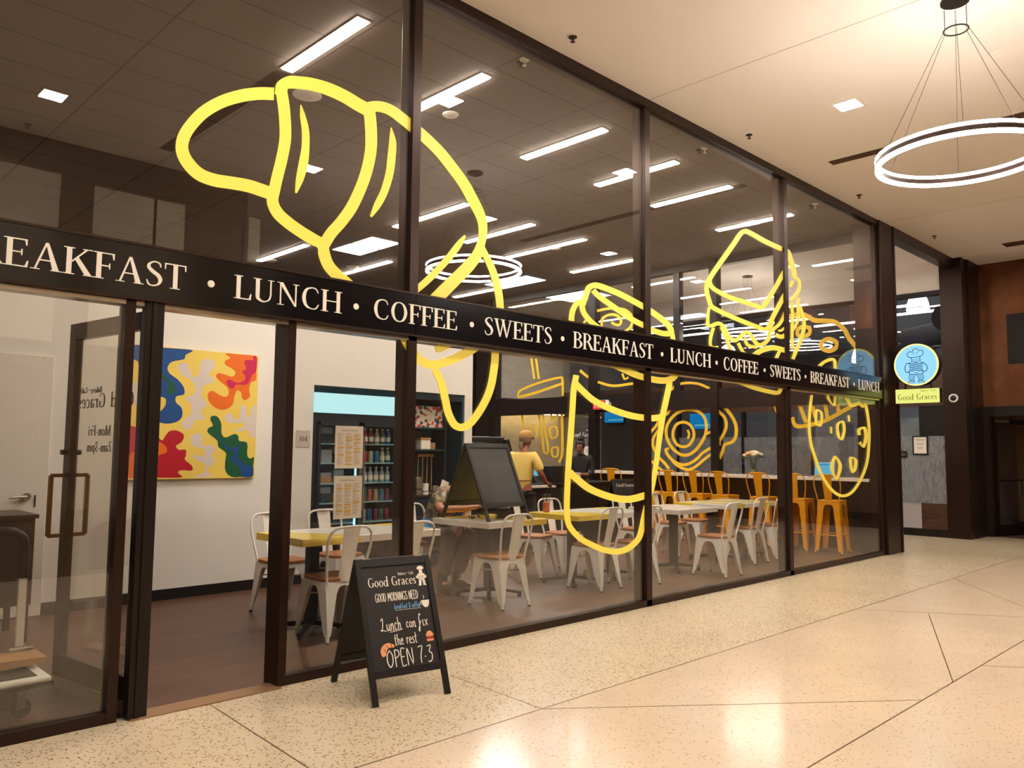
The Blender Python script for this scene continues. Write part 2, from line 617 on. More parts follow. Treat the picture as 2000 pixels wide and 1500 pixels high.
G['S'] = (0.50, [('s', [(.43, .78, .03), (.40, .92, .05), (.27, .98, .05), (.13, .88, .07), (.11, .73, .10), (.22, .58, .13), (.36, .45, .13), (.43, .28, .11),
                        (.38, .10, .07), (.24, .02, .05), (.12, .06, .05), (.06, .24, .03)])])
G['T'] = (0.64, [('r', .26, .385, 0, 1), ('r', .18, .46, 0, .03), ('r', .02, .62, .955, 1), ('p', [(.02, 1), (.06, 1), (.05, .76), (.02, .76)]),
                 ('p', [(.58, 1), (.62, 1), (.62, .76), (.59, .76)])])
G['L'] = (0.55, stem(0.14) + [('r', .14, .53, 0, .045), ('p', [(.46, 0), (.53, 0), (.55, .26), (.52, .26)])])
G['U'] = (0.76, [('r', .11, .235, .3, 1), ('r', .04, .30, .97, 1), ('r', .575, .62, .3, 1), ('r', .50, .70, .97, 1),
                 ('s', [(.172, .32, T), (.19, .14, .11), (.36, .02, .06), (.54, .12, .05), (.597, .32, H_)])])
G['N'] = (0.80, [('r', .12, .165, 0, 1), ('r', .04, .26, 0, .03), ('p', [(.08, 1), (.22, 1), (.68, 0), (.62, 0)]), ('r', .635, .68, 0, 1), ('r', .56, .77, .97, 1), ('r', .03, .2, .97, 1)])
G['C'] = (0.70, [('s', [(.62, .76, .03), (.55, .93, .05), (.40, .98, .05), (.20, .86, .09), (.12, .5, T), (.20, .14, .10), (.40, .02, .05), (.55, .06, .05), (.64, .25, .03)])])
G['H'] = (0.78, stem(0.14) + [(k[0], k[1] + .50, k[2] + .50, k[3], k[4]) for k in stem(0.14)] + [('r', .14, .64, .48, .525)])
G['O'] = (0.78, [('c', [(.39, .98, .045), (.58, .86, .09), (.67, .5, T), (.58, .14, .09), (.39, .02, .045), (.20, .14, .09), (.11, .5, T), (.20, .86, .09)])])
G['W'] = (1.04, [('p', [(.06, 1), (.19, 1), (.38, 0), (.32, 0)]), ('p', [(.32, 0), (.37, 0), (.56, 1), (.51, 1)]), ('p', [(.42, 1), (.55, 1), (.74, 0), (.68, 0)]),
                 ('p', [(.68, 0), (.73, 0), (.95, 1), (.90, 1)]), ('r', .0, .26, .97, 1), ('r', .36, .62, .97, 1), ('r', .82, 1.03, .97, 1)])
G['G'] = (0.76, [('s', [(.62, .76, .03), (.55, .93, .05), (.40, .98, .05), (.20, .86, .09), (.12, .5, T), (.20, .14, .10), (.40, .02, .05), (.58, .05, .05), (.62, .1, .06)]),
                 ('r', .56, .68, .06, .44), ('r', .48, .74, .41, .44)])
X = 0.62    # x-height
G['o'] = (0.54, [('c', [(.27, X, .045), (.40, .53, .08), (.46, .31, .11), (.40, .09, .08), (.27, .0, .045), (.14, .09, .08), (.08, .31, .11), (.14, .53, .08)])])
G['d'] = (0.60, [('c', [(.27, X, .045), (.40, .53, .08), (.44, .31, .10), (.40, .09, .08), (.25, .0, .045), (.13, .09, .08), (.08, .31, .11), (.13, .53, .08)]),
                 ('r', .42, .53, 0, 1.04), ('r', .35, .5, 1.01, 1.04), ('r', .44, .6, 0, .03)])
G['r'] = (0.42, [('r', .10, .21, 0, X), ('r', .03, .28, 0, .03), ('r', .03, .2, X - .03, X), ('s', [(.18, .42, .05), (.27, .56, .07), (.38, .58, .09)])])
G['a'] = (0.50, [('s', [(.10, .50, .09), (.22, .60, .05), (.36, .52, .10), (.37, .30, .11), (.37, .08, .11), (.47, .03, .04)]),
                 ('s', [(.36, .36, .04), (.18, .30, .07), (.10, .16, .10), (.18, .03, .07), (.30, .07, .04), (.37, .16, .04)])])
G['c'] = (0.46, [('s', [(.41, .50, .07), (.30, .61, .05), (.16, .53, .07), (.09, .31, .11), (.16, .08, .08), (.29, .01, .05), (.42, .12, .03)])])
G['e'] = (0.48, [('s', [(.09, .34, .04), (.42, .36, .04), (.38, .54, .08), (.27, .61, .05), (.14, .52, .08), (.09, .31, .11), (.16, .08, .08), (.29, .01, .05), (.43, .12, .03)])])
G['s'] = (0.38, [('s', [(.31, .48, .03), (.26, .58, .05), (.16, .60, .05), (.09, .48, .09), (.18, .35, .11), (.29, .22, .10), (.29, .06, .07), (.16, .01, .05), (.07, .14, .03)])])
G['k'] = (0.56, [('r', .10, .21, 0, 1.04), ('r', .03, .28, 0, .03), ('p', [(.22, .32), (.27, .32), (.44, .62), (.39, .62)]), ('p', [(.24, .38), (.32, .44), (.52, 0), (.39, 0)])])
G['y'] = (0.54, [('p', [(.04, .62), (.16, .62), (.33, .08), (.26, .0)]), ('p', [(.44, .62), (.49, .62), (.28, -.2), (.20, -.24)]), ('r', .0, .2, .59, .62), ('r', .36, .54, .59, .62)])
G['f'] = (0.36, [('r', .12, .23, 0, .85), ('r', .04, .3, 0, .03), ('r', .04, .34, .58, .62), ('s', [(.175, .82, .10), (.22, .98, .06), (.34, .98, .08)])])
G['é'] = (0.48, G['e'][1] + [('p', [(.24, .70), (.30, .70), (.40, .90), (.32, .90)])])
G['M'] = (0.92, [('r', .12, .165, 0, 1), ('r', .04, .26, 0, .03), ('p', [(.08, 1), (.2, 1), (.48, 0), (.42, 0)]), ('p', [(.42, 0), (.46, 0), (.78, 1), (.72, 1)]),
                 ('r', .69, .815, 0, 1), ('r', .62, .9, 0, .03)])
G['n'] = (0.60, [('r', .10, .21, 0, X), ('r', .03, .28, 0, .03), ('s', [(.18, .42, .05), (.30, .58, .06), (.43, .50, .10), (.45, .3, .11), (.45, 0, .11)]), ('r', .37, .56, 0, .03)])
G['m'] = (0.86, [('r', .10, .21, 0, X), ('s', [(.18, .42, .05), (.28, .58, .06), (.41, .50, .10), (.43, .3, .11), (.43, 0, .11)]), ('s', [(.45, .42, .05), (.56, .58, .06), (.67, .50, .10), (.69, .3, .11), (.69, 0, .11)])])
G['p'] = (0.58, [('r', .10, .21, -.25, X), ('c', [(.31, X, .045), (.43, .53, .08), (.48, .31, .11), (.43, .09, .08), (.31, .0, .045), (.2, .09, .06), (.17, .31, .06), (.2, .53, .06)])])
G['i'] = (0.30, [('r', .10, .21, 0, X), ('r', .03, .28, 0, .03), ('r', .10, .21, .76, .88)])
G['-'] = (0.36, [('r', .05, .30, .28, .34)])
G['7'] = (0.52, [('r', .06, .48, .93, 1), ('p', [(.42, .95), (.49, .97), (.26, 0), (.14, 0)])])
G['3'] = (0.52, [('s', [(.08, .85, .06), (.25, .97, .06), (.40, .78, .11), (.22, .55, .05), (.42, .3, .12), (.25, .03, .06), (.06, .12, .06)])])
G['1'] = (0.36, [('r', .14, .24, 0, 1), ('r', .05, .33, 0, .03), ('p', [(.05, .82), (.14, .88), (.14, .94), (.05, .88)])])
G['0'] = (0.54, [('c', [(.27, .98, .045), (.40, .86, .08), (.45, .5, .11), (.40, .14, .08), (.27, .02, .045), (.14, .14, .08), (.09, .5, .11), (.14, .86, .08)])])
G['4'] = (0.54, [('r', .32, .43, 0, 1), ('r', .03, .50, .25, .31), ('p', [(.03, .28), (.10, .28), (.40, .98), (.33, .98)])])
G['X'] = (0.66, [('p', [(.04, 1), (.2, 1), (.62, 0), (.46, 0)]), ('p', [(.5, 1), (.58, 1), (.14, 0), (.06, 0)])])
G['I'] = (0.30, stem(0.14))
G['•'] = (0.40, [('c', [(.2, .55, .12), (.26, .49, .12), (.2, .43, .12), (.14, .49, .12)])])

def text_width(txt, track=0.0):
    return sum((0.32 if ch == ' ' else G[ch][0]) + track for ch in txt) - track

def letters(mb, txt, fr, u0, v0, h, width=None, w0=0.0, w1=0.003, track=0.02, mirror=False):
    """Serif lettering from (u0, v0), cap height h; fitted to width."""
    tw = text_width(txt, track)
    sx = (width / tw) if width else h
    x = 0.0
    for ch in txt:
        if ch == ' ':
            x += 0.32 + track
            continue
        adv, prims = G[ch]
        def q(u, v, w, x=x):
            return fr(u0 + (x + u) * sx, v0 + v * h, w)
        for ip, p in enumerate(prims):
            w1 = w1 + 0.00012
            if p[0] == 'r':
                mb.prism([(p[1], p[3]), (p[2], p[3]), (p[2], p[4]), (p[1], p[4])], q, w0, w1)
            elif p[0] == 'p':
                mb.prism(p[1], q, w0, w1)
            elif p[0] == 's':
                ribbon(mb, p[1], q, w0, w1, n=4)
            else:
                ribbon(mb, p[1], q, w0, w1, closed=True, n=3)
        x += adv + track
        w1 -= 0.00012 * len(prims)

# single-line hand lettering (chalk)
HW = {}
HW['G'] = (.8, [[(.7, .85), (.45, 1.0), (.15, .75), (.08, .4), (.25, .05), (.55, .05), (.68, .4), (.42, .42)]])
HW['O'] = (.75, [[(.38, 1), (.12, .75), (.08, .35), (.3, .02), (.58, .25), (.62, .7), (.38, 1)]])
HW['D'] = (.75, [[(.12, .02), (.12, 1)], [(.05, .98), (.45, .9), (.62, .5), (.45, .08), (.08, .02)]])
HW['M'] = (.9, [[(.08, 0), (.18, 1), (.42, .3), (.68, 1), (.8, 0)]])
HW['R'] = (.7, [[(.12, 0), (.12, 1)], [(.1, .98), (.45, .95), (.5, .68), (.14, .5), (.58, .02)]])
HW['N'] = (.75, [[(.1, 0), (.12, 1), (.58, .02), (.62, 1)]])
HW['I'] = (.35, [[(.18, 0), (.18, 1)]])
HW['S'] = (.6, [[(.5, .88), (.3, 1), (.12, .8), (.3, .55), (.5, .3), (.3, .02), (.08, .12)]])
HW['E'] = (.6, [[(.5, 1), (.12, .98), (.12, .02), (.52, .04)], [(.12, .52), (.42, .54)]])
HW['P'] = (.62, [[(.12, 0), (.12, 1)], [(.1, .98), (.45, .95), (.5, .65), (.14, .5)]])
HW['L'] = (.75, [[(.1, .8), (.3, 1), (.36, .8), (.25, .3), (.12, .02), (.02, .12), (.2, .1), (.7, .0)]])
HW['7'] = (.6, [[(.08, .96), (.52, 1), (.3, .45), (.28, 0)]])
HW['3'] = (.65, [[(.1, .94), (.5, .98), (.28, .62), (.52, .5), (.52, .2), (.3, .0), (.08, .06)]])
HW['.'] = (.3, [[(.08, .35), (.2, .35)]])
HW['b'] = (.5, [[(.1, 1), (.1, .02), (.38, .1), (.4, .4), (.12, .48)]])
HW['r'] = (.42, [[(.08, .55), (.12, 0)], [(.1, .35), (.22, .55), (.36, .5)]])
HW['e'] = (.48, [[(.08, .28), (.36, .32), (.3, .55), (.12, .45), (.1, .12), (.28, .0), (.42, .1)]])
HW['a'] = (.5, [[(.38, .5), (.15, .5), (.08, .2), (.22, .02), (.36, .2), (.38, .52), (.38, .1), (.46, .0)]])
HW['k'] = (.48, [[(.1, 1), (.1, 0)], [(.38, .55), (.12, .28), (.42, .0)]])
HW['f'] = (.42, [[(.38, .95), (.22, 1.0), (.18, .6), (.18, 0)], [(.05, .55), (.34, .56)]])
HW['s'] = (.4, [[(.34, .5), (.16, .54), (.12, .36), (.3, .2), (.24, .0), (.06, .06)]])
HW['t'] = (.42, [[(.2, .95), (.18, .05), (.34, .02)], [(.05, .6), (.36, .62)]])
HW['c'] = (.45, [[(.38, .48), (.18, .55), (.08, .25), (.2, .02), (.4, .1)]])
HW['o'] = (.5, [[(.25, .55), (.08, .35), (.15, .03), (.35, .05), (.42, .35), (.25, .55)]])
HW['u'] = (.52, [[(.08, .52), (.1, .1), (.24, .02), (.38, .3), (.4, .52), (.4, .08), (.5, .0)]])
HW['n'] = (.52, [[(.08, .5), (.1, .0), (.14, .38), (.28, .54), (.38, .4), (.38, .0), (.5, .05)]])
HW['h'] = (.52, [[(.1, 1), (.1, 0), (.14, .38), (.28, .54), (.38, .4), (.38, .0), (.5, .05)]])
HW['i'] = (.3, [[(.14, .52), (.14, .05), (.28, .02)]])
HW['x'] = (.48, [[(.06, .52), (.4, .0)], [(.4, .54), (.08, .0)]])
HW['F'] = (.5, [[(.45, .9), (.3, 1.05), (.2, .7), (.2, .1), (.12, -.4), (.02, -.3), (.2, .1), (.4, .45)]])
HW['&'] = (.5, [[(.42, .0), (.12, .7), (.25, .95), (.34, .7), (.08, .25), (.2, .0), (.44, .35)]])

def scrawl(mb, txt, fr, u0, v0, h, width, pen, w0=0.0, w1=0.002):
    tw = sum(.4 if c == ' ' else HW[c][0] for c in txt)
    s = width / tw
    x = 0.0
    for c in txt:
        if c == ' ':
            x += .4
            continue
        for st in HW[c][1]:
            ribbon(mb, [(u0 + (x + a) * s, v0 + b * h) for a, b in st], fr, w0, w1, width=pen, n=3)
        x += HW[c][0]

DECALS = {
 'croissant': [
  (0, [(2.353, 3.704, 2.354, 3.621), (2.249, 3.671, 2.257, 3.592), (2.127, 3.615, 2.148, 3.543), (2, 3.533, 2.034, 3.472), (1.886, 3.427, 1.935, 3.381), (1.805, 3.309, 1.865, 3.281), (1.764, 3.214, 1.835, 3.211), (1.761, 3.124, 1.832, 3.157), (1.802, 3.049, 1.86, 3.109), (1.88, 2.992, 1.919, 3.066), (1.982, 2.976, 1.999, 3.055), (2.096, 2.985, 2.107, 3.065), (2.198, 2.991, 2.216, 3.073), (2.304, 2.982, 2.329, 3.065), (2.354, 2.977, 2.38, 3.06)]),
  (0, [(2.36, 3.69, 2.439, 3.728), (2.384, 3.581, 2.464, 3.616), (2.398, 3.462, 2.479, 3.488), (2.399, 3.37, 2.48, 3.384), (2.381, 3.252, 2.46, 3.257), (2.355, 3.129, 2.433, 3.132), (2.338, 3.037, 2.416, 3.042), (2.33, 2.956, 2.408, 2.985), (2.37, 2.882, 2.434, 2.939), (2.441, 2.832, 2.491, 2.901), (2.54, 2.787, 2.584, 2.859), (2.64, 2.751, 2.682, 2.825), (2.694, 2.737, 2.763, 2.796), (2.704, 2.686, 2.787, 2.723), (2.741, 2.614, 2.815, 2.666), (2.806, 2.557, 2.867, 2.622), (2.901, 2.5, 2.961, 2.567), (2.984, 2.442, 3.048, 2.508)]),
  (0, [(2.444, 3.677, 2.357, 3.663), (2.446, 3.722, 2.371, 3.742), (2.464, 3.734, 2.445, 3.81), (2.526, 3.751, 2.531, 3.838), (2.607, 3.769, 2.625, 3.859), (2.724, 3.776, 2.755, 3.869), (2.846, 3.766, 2.89, 3.859), (2.953, 3.743, 3.002, 3.837), (3.046, 3.728, 3.093, 3.824)]),
  (0, [(3.016, 3.78, 3.111, 3.821), (3.03, 3.701, 3.126, 3.737), (3.04, 3.6, 3.137, 3.629), (3.04, 3.488, 3.136, 3.505), (3.017, 3.36, 3.11, 3.364), (2.974, 3.228, 3.062, 3.219), (2.909, 3.083, 2.991, 3.061), (2.835, 2.968, 2.908, 2.935), (2.758, 2.871, 2.83, 2.838), (2.702, 2.777, 2.778, 2.75)]),
  (0, [(2.538, 3.649, 2.544, 3.652), (2.539, 3.572, 2.577, 3.59), (2.555, 3.477, 2.607, 3.497), (2.556, 3.372, 2.613, 3.384), (2.541, 3.272, 2.607, 3.278), (2.524, 3.159, 2.578, 3.161), (2.52, 3.064, 2.534, 3.063)]),
  (0, [(3.033, 3.729, 2.992, 3.786), (3.09, 3.773, 3.069, 3.842), (3.159, 3.794, 3.175, 3.876), (3.235, 3.793, 3.28, 3.875), (3.336, 3.76, 3.393, 3.841), (3.443, 3.72, 3.505, 3.801), (3.539, 3.681, 3.606, 3.76), (3.664, 3.616, 3.741, 3.692), (3.78, 3.533, 3.864, 3.606), (3.898, 3.437, 3.99, 3.506), (3.99, 3.332, 4.088, 3.395), (4.063, 3.247, 4.159, 3.298), (4.097, 3.181, 4.191, 3.21), (4.101, 3.106, 4.19, 3.118), (4.092, 3.029, 4.17, 3.034)]),
  (0, [(3.25, 3.71, 3.258, 3.713), (3.24, 3.603, 3.3, 3.621), (3.229, 3.494, 3.299, 3.507), (3.216, 3.375, 3.284, 3.38), (3.178, 3.24, 3.24, 3.235), (3.128, 3.134, 3.182, 3.122), (3.093, 3.034, 3.11, 3.029)]),
  (0, [(4.1, 3.065, 4.176, 3.061), (4.044, 2.958, 4.141, 2.937), (3.956, 2.86, 4.047, 2.815), (3.839, 2.751, 3.927, 2.699), (3.738, 2.657, 3.826, 2.602), (3.654, 2.577, 3.741, 2.522), (3.559, 2.486, 3.643, 2.431)]),
  (0, [(3.955, 3.073, 3.972, 3.067), (3.882, 3.004, 3.933, 2.986), (3.794, 2.899, 3.847, 2.875), (3.697, 2.792, 3.745, 2.765), (3.588, 2.686, 3.632, 2.655), (3.49, 2.599, 3.528, 2.567), (3.392, 2.526, 3.428, 2.492)]),
  (0, [(4.108, 2.993, 4.164, 3.025), (4.172, 2.903, 4.236, 2.936), (4.225, 2.818, 4.298, 2.849), (4.265, 2.719, 4.344, 2.745), (4.29, 2.63, 4.371, 2.649), (4.302, 2.539, 4.381, 2.551), (4.302, 2.456, 4.38, 2.465)]),
  (0, [(4.253, 2.289, 4.333, 2.295), (4.251, 2.24, 4.331, 2.246), (4.25, 2.136, 4.33, 2.139), (4.233, 2.026, 4.312, 2.023), (4.214, 1.945, 4.291, 1.935), (4.18, 1.864, 4.253, 1.846), (4.128, 1.782, 4.196, 1.757), (4.068, 1.708, 4.13, 1.677), (4.004, 1.651, 4.051, 1.608), (3.953, 1.632, 3.962, 1.577), (3.917, 1.639, 3.876, 1.593), (3.884, 1.672, 3.821, 1.643), (3.851, 1.731, 3.783, 1.712), (3.829, 1.807, 3.759, 1.791), (3.801, 1.892, 3.733, 1.873), (3.764, 1.971, 3.699, 1.946), (3.719, 2.035, 3.658, 2.006)]),
  (0, [(3.245, 2.327, 3.301, 2.371), (3.353, 2.228, 3.412, 2.269), (3.416, 2.147, 3.478, 2.186), (3.493, 2.074, 3.547, 2.12), (3.568, 2.034, 3.602, 2.091), (3.657, 2.02, 3.661, 2.082), (3.752, 2.038, 3.731, 2.097), (3.859, 2.075, 3.828, 2.13), (3.967, 2.122, 3.928, 2.175), (4.077, 2.177, 4.03, 2.228), (4.171, 2.239, 4.118, 2.286)]),
  (0, [(3.875, 2.281, 3.91, 2.234), (3.807, 2.247, 3.841, 2.2), (3.734, 2.211, 3.762, 2.162), (3.679, 2.193, 3.7, 2.142)]),
 ],
 'cup': [
  (0, [(5.383, 2.717, 5.308, 2.724), (5.437, 2.828, 5.362, 2.836), (5.465, 2.875, 5.406, 2.903), (5.508, 2.894, 5.499, 2.945), (5.586, 2.896, 5.609, 2.952), (5.71, 2.885, 5.742, 2.94), (5.865, 2.866, 5.902, 2.922), (6.025, 2.837, 6.068, 2.892), (6.176, 2.807, 6.223, 2.862), (6.288, 2.781, 6.34, 2.836), (6.417, 2.746, 6.473, 2.8), (6.531, 2.709, 6.597, 2.761), (6.629, 2.663, 6.711, 2.707), (6.665, 2.615, 6.76, 2.649)]),
  (0, [(6.712, 2.646, 6.719, 2.592), (6.625, 2.632, 6.621, 2.576), (6.53, 2.629, 6.505, 2.574), (6.388, 2.642, 6.352, 2.589), (6.29, 2.665, 6.248, 2.613), (6.149, 2.69, 6.107, 2.639), (6.014, 2.723, 5.968, 2.674), (5.88, 2.764, 5.833, 2.716), (5.749, 2.804, 5.702, 2.756), (5.622, 2.843, 5.573, 2.797), (5.55, 2.875, 5.495, 2.832), (5.521, 2.894, 5.462, 2.853)]),
  (0, [(5.342, 2.772, 5.359, 2.726), (5.251, 2.743, 5.296, 2.71), (5.187, 2.67, 5.254, 2.66), (5.164, 2.598, 5.236, 2.601), (5.162, 2.524, 5.234, 2.535), (5.174, 2.447, 5.246, 2.46)]),
  (0, [(5.293, 2.724, 5.366, 2.745), (5.323, 2.645, 5.391, 2.673), (5.402, 2.581, 5.458, 2.621), (5.512, 2.53, 5.557, 2.576), (5.654, 2.492, 5.693, 2.541), (5.783, 2.461, 5.823, 2.51)]),
  (0, [(5.186, 2.436, 5.257, 2.474), (5.296, 2.334, 5.36, 2.379), (5.474, 2.259, 5.521, 2.312), (5.654, 2.221, 5.692, 2.277), (5.796, 2.192, 5.835, 2.248), (5.941, 2.162, 5.981, 2.219), (6.093, 2.13, 6.129, 2.19), (6.252, 2.111, 6.278, 2.172), (6.43, 2.101, 6.446, 2.163), (6.591, 2.105, 6.583, 2.167), (6.737, 2.138, 6.682, 2.19), (6.829, 2.202, 6.73, 2.225), (6.856, 2.266, 6.746, 2.271)]),
  (0, [(6.669, 2.636, 6.747, 2.654), (6.69, 2.577, 6.77, 2.592), (6.705, 2.489, 6.785, 2.504), (6.734, 2.385, 6.815, 2.399), (6.76, 2.245, 6.841, 2.257)]),
  (0, [(5.225, 2.094, 5.3, 2.091), (5.191, 1.97, 5.267, 1.969), (5.173, 1.768, 5.248, 1.768), (5.151, 1.549, 5.226, 1.547), (5.13, 1.352, 5.204, 1.349), (5.116, 1.176, 5.19, 1.172), (5.107, 0.981, 5.181, 0.978), (5.118, 0.85, 5.191, 0.855), (5.177, 0.76, 5.237, 0.784), (5.305, 0.668, 5.351, 0.704), (5.466, 0.599, 5.5, 0.641), (5.632, 0.544, 5.654, 0.591), (5.808, 0.513, 5.808, 0.565), (5.96, 0.518, 5.928, 0.569), (6.095, 0.56, 6.037, 0.604), (6.195, 0.624, 6.116, 0.654), (6.245, 0.713, 6.157, 0.731), (6.283, 0.82, 6.194, 0.835), (6.302, 0.906, 6.231, 0.919), (6.358, 1.012, 6.287, 1.027), (6.417, 1.122, 6.343, 1.133), (6.48, 1.344, 6.398, 1.352), (6.543, 1.592, 6.455, 1.597), (6.598, 1.784, 6.502, 1.791), (6.68, 2.005, 6.583, 2.011), (6.721, 2.123, 6.623, 2.128)]),
  (0, [(5.203, 2.009, 5.261, 2.051), (5.311, 1.944, 5.369, 1.987), (5.457, 1.868, 5.507, 1.916), (5.642, 1.812, 5.68, 1.865), (5.831, 1.771, 5.861, 1.827), (6.045, 1.74, 6.066, 1.798), (6.268, 1.728, 6.279, 1.787), (6.428, 1.731, 6.42, 1.791), (6.57, 1.753, 6.549, 1.812)]),
  (0, [(5.145, 1.236, 5.205, 1.279), (5.236, 1.18, 5.295, 1.224), (5.395, 1.094, 5.444, 1.144), (5.594, 1.03, 5.628, 1.086), (5.799, 0.985, 5.82, 1.045), (5.982, 0.967, 5.98, 1.03), (6.152, 0.977, 6.128, 1.041), (6.293, 0.998, 6.261, 1.061)]),
 ],
 'sandwich': [
  (0, [(7.454, 3.254, 7.37, 3.267), (7.531, 3.339, 7.449, 3.356), (7.745, 3.535, 7.661, 3.552), (7.968, 3.739, 7.881, 3.755), (8.127, 3.89, 8.046, 3.912), (8.196, 3.927, 8.188, 3.983), (8.302, 3.928, 8.353, 3.99), (8.638, 3.897, 8.695, 3.961), (8.954, 3.883, 9.009, 3.949), (9.176, 3.877, 9.268, 3.938), (9.234, 3.803, 9.359, 3.845), (9.295, 3.71, 9.425, 3.746), (9.334, 3.59, 9.466, 3.621)]),
  (0, [(7.371, 3.274, 7.454, 3.303), (7.435, 3.185, 7.505, 3.225), (7.618, 3.141, 7.664, 3.19), (7.854, 3.116, 7.889, 3.167), (8.17, 3.106, 8.203, 3.159), (8.403, 3.098, 8.433, 3.151), (8.583, 3.105, 8.552, 3.15), (8.705, 3.189, 8.618, 3.206), (8.901, 3.367, 8.808, 3.38), (9.103, 3.566, 9.005, 3.577), (9.287, 3.745, 9.187, 3.755)]),
  (0, [(7.352, 3.264, 7.439, 3.271), (7.324, 3.145, 7.411, 3.161), (7.374, 3.037, 7.458, 3.063), (7.432, 2.971, 7.498, 3.012), (7.58, 2.939, 7.623, 2.988), (7.846, 2.906, 7.885, 2.956), (8.16, 2.876, 8.199, 2.928), (8.414, 2.856, 8.446, 2.909), (8.685, 2.864, 8.635, 2.904), (8.847, 3.021, 8.752, 3.034), (9.047, 3.222, 8.948, 3.234), (9.253, 3.431, 9.151, 3.441)]),
  (0, [(7.388, 2.974, 7.441, 2.978), (7.365, 2.879, 7.419, 2.884), (7.35, 2.767, 7.42, 2.793), (7.483, 2.769, 7.472, 2.809), (7.592, 2.802, 7.604, 2.845), (7.67, 2.781, 7.734, 2.815), (7.756, 2.697, 7.821, 2.731), (7.925, 2.648, 7.938, 2.693), (8.068, 2.707, 8.018, 2.737), (8.192, 2.774, 8.18, 2.817), (8.256, 2.75, 8.324, 2.787), (8.396, 2.663, 8.451, 2.705), (8.581, 2.674, 8.545, 2.712), (8.738, 2.765, 8.656, 2.779), (8.777, 2.857, 8.685, 2.856), (8.845, 2.997, 8.752, 2.996)]),
  (0, [(7.465, 2.766, 7.524, 2.764), (7.407, 2.648, 7.468, 2.65), (7.418, 2.545, 7.466, 2.57), (7.579, 2.545, 7.588, 2.579)]),
  (0, [(7.618, 2.781, 7.682, 2.804), (7.719, 2.672, 7.785, 2.692), (7.812, 2.532, 7.881, 2.55)]),
  (0, [(7.973, 2.639, 8.035, 2.663), (8.086, 2.541, 8.139, 2.571), (8.246, 2.513, 8.28, 2.549)]),
  (0, [(8.104, 2.711, 8.168, 2.735), (8.197, 2.632, 8.241, 2.666), (8.413, 2.625, 8.431, 2.663)]),
  (0, [(9.128, 3.248, 9.172, 3.25), (9.063, 3.107, 9.138, 3.106), (8.957, 2.996, 9.019, 2.981), (8.811, 2.914, 8.862, 2.894), (8.715, 2.857, 8.767, 2.837)]),
  (0, [(9.153, 2.997, 9.191, 2.982), (9.013, 2.92, 9.042, 2.9), (8.939, 2.908, 8.945, 2.882)]),
  (0, [(8.859, 2.812, 8.893, 2.862), (9.031, 2.805, 9.018, 2.853), (9.196, 2.871, 9.14, 2.907)]),
  (0, [(8.354, 2.507, 8.288, 2.546), (8.507, 2.578, 8.452, 2.623), (8.654, 2.618, 8.629, 2.673), (8.842, 2.648, 8.856, 2.708), (9.153, 2.639, 9.186, 2.701)]),
  (0, [(9.351, 3.605, 9.405, 3.641), (9.465, 3.576, 9.539, 3.602), (9.471, 3.48, 9.547, 3.483), (9.371, 3.387, 9.432, 3.373), (9.249, 3.318, 9.299, 3.299)]),
  (0, [(9.305, 3.476, 9.236, 3.48), (9.377, 3.562, 9.306, 3.565)]),
  (0, [(9.249, 3.282, 9.321, 3.295), (9.275, 3.128, 9.348, 3.138), (9.255, 2.915, 9.327, 2.923), (9.257, 2.704, 9.329, 2.712)]),
  (0, [(9.46, 3.368, 9.525, 3.375), (9.43, 3.201, 9.494, 3.21), (9.45, 3.121, 9.513, 3.124), (9.357, 3.007, 9.413, 3), (9.271, 2.941, 9.322, 2.93)]),
  (0, [(9.471, 3.255, 9.551, 3.277), (9.556, 3.128, 9.639, 3.146), (9.573, 3.006, 9.657, 3.012), (9.475, 2.838, 9.554, 2.834), (9.345, 2.689, 9.42, 2.681), (9.262, 2.586, 9.336, 2.579)]),
  (0, [(7.77, 2.239, 7.808, 2.282), (8.043, 2.19, 8.08, 2.234), (8.318, 2.151, 8.348, 2.196), (8.604, 2.13, 8.628, 2.178), (8.865, 2.121, 8.869, 2.169), (8.983, 2.161, 8.898, 2.181), (9.072, 2.27, 8.977, 2.281)]),
  (0, [(8.932, 2.655, 8.993, 2.647), (8.829, 2.539, 8.89, 2.531)]),
 ],
 'cookie': [
  (0, [(9.756, 2.171, 9.836, 2.171), (9.696, 1.984, 9.775, 1.985), (9.665, 1.751, 9.744, 1.754), (9.704, 1.557, 9.783, 1.565), (9.797, 1.403, 9.874, 1.414), (9.919, 1.234, 9.995, 1.247), (10.09, 1.074, 10.162, 1.091), (10.301, 0.947, 10.361, 0.972), (10.564, 0.868, 10.587, 0.904), (10.854, 0.877, 10.813, 0.912), (11.11, 0.969, 11.034, 0.993), (11.369, 1.149, 11.28, 1.166), (11.526, 1.337, 11.429, 1.345), (11.597, 1.556, 11.496, 1.557), (11.623, 1.775, 11.522, 1.771), (11.59, 1.979, 11.49, 1.97), (11.528, 2.137, 11.429, 2.125)]),
  (0, [(11.468, 2.159, 11.526, 2.119), (11.377, 2.129, 11.365, 2.08), (11.262, 2.159, 11.239, 2.11), (11.098, 2.133, 11.125, 2.088), (11.015, 2.117, 10.969, 2.071), (10.944, 2.153, 10.845, 2.124), (10.853, 2.236, 10.749, 2.211), (10.808, 2.288, 10.703, 2.265)]),
  (1, [(9.958, 1.975, 9.916, 1.998), (10.022, 1.95, 10.085, 1.967), (10.029, 1.88, 10.1, 1.88), (9.992, 1.804, 10.038, 1.782), (9.946, 1.824, 9.882, 1.808), (9.933, 1.901, 9.863, 1.9)]),
  (0, [(10.217, 2.27, 10.303, 2.278), (10.235, 2.145, 10.315, 2.163), (10.469, 2.062, 10.412, 2.088), (10.532, 2.248, 10.444, 2.246), (10.539, 2.318, 10.451, 2.313)]),
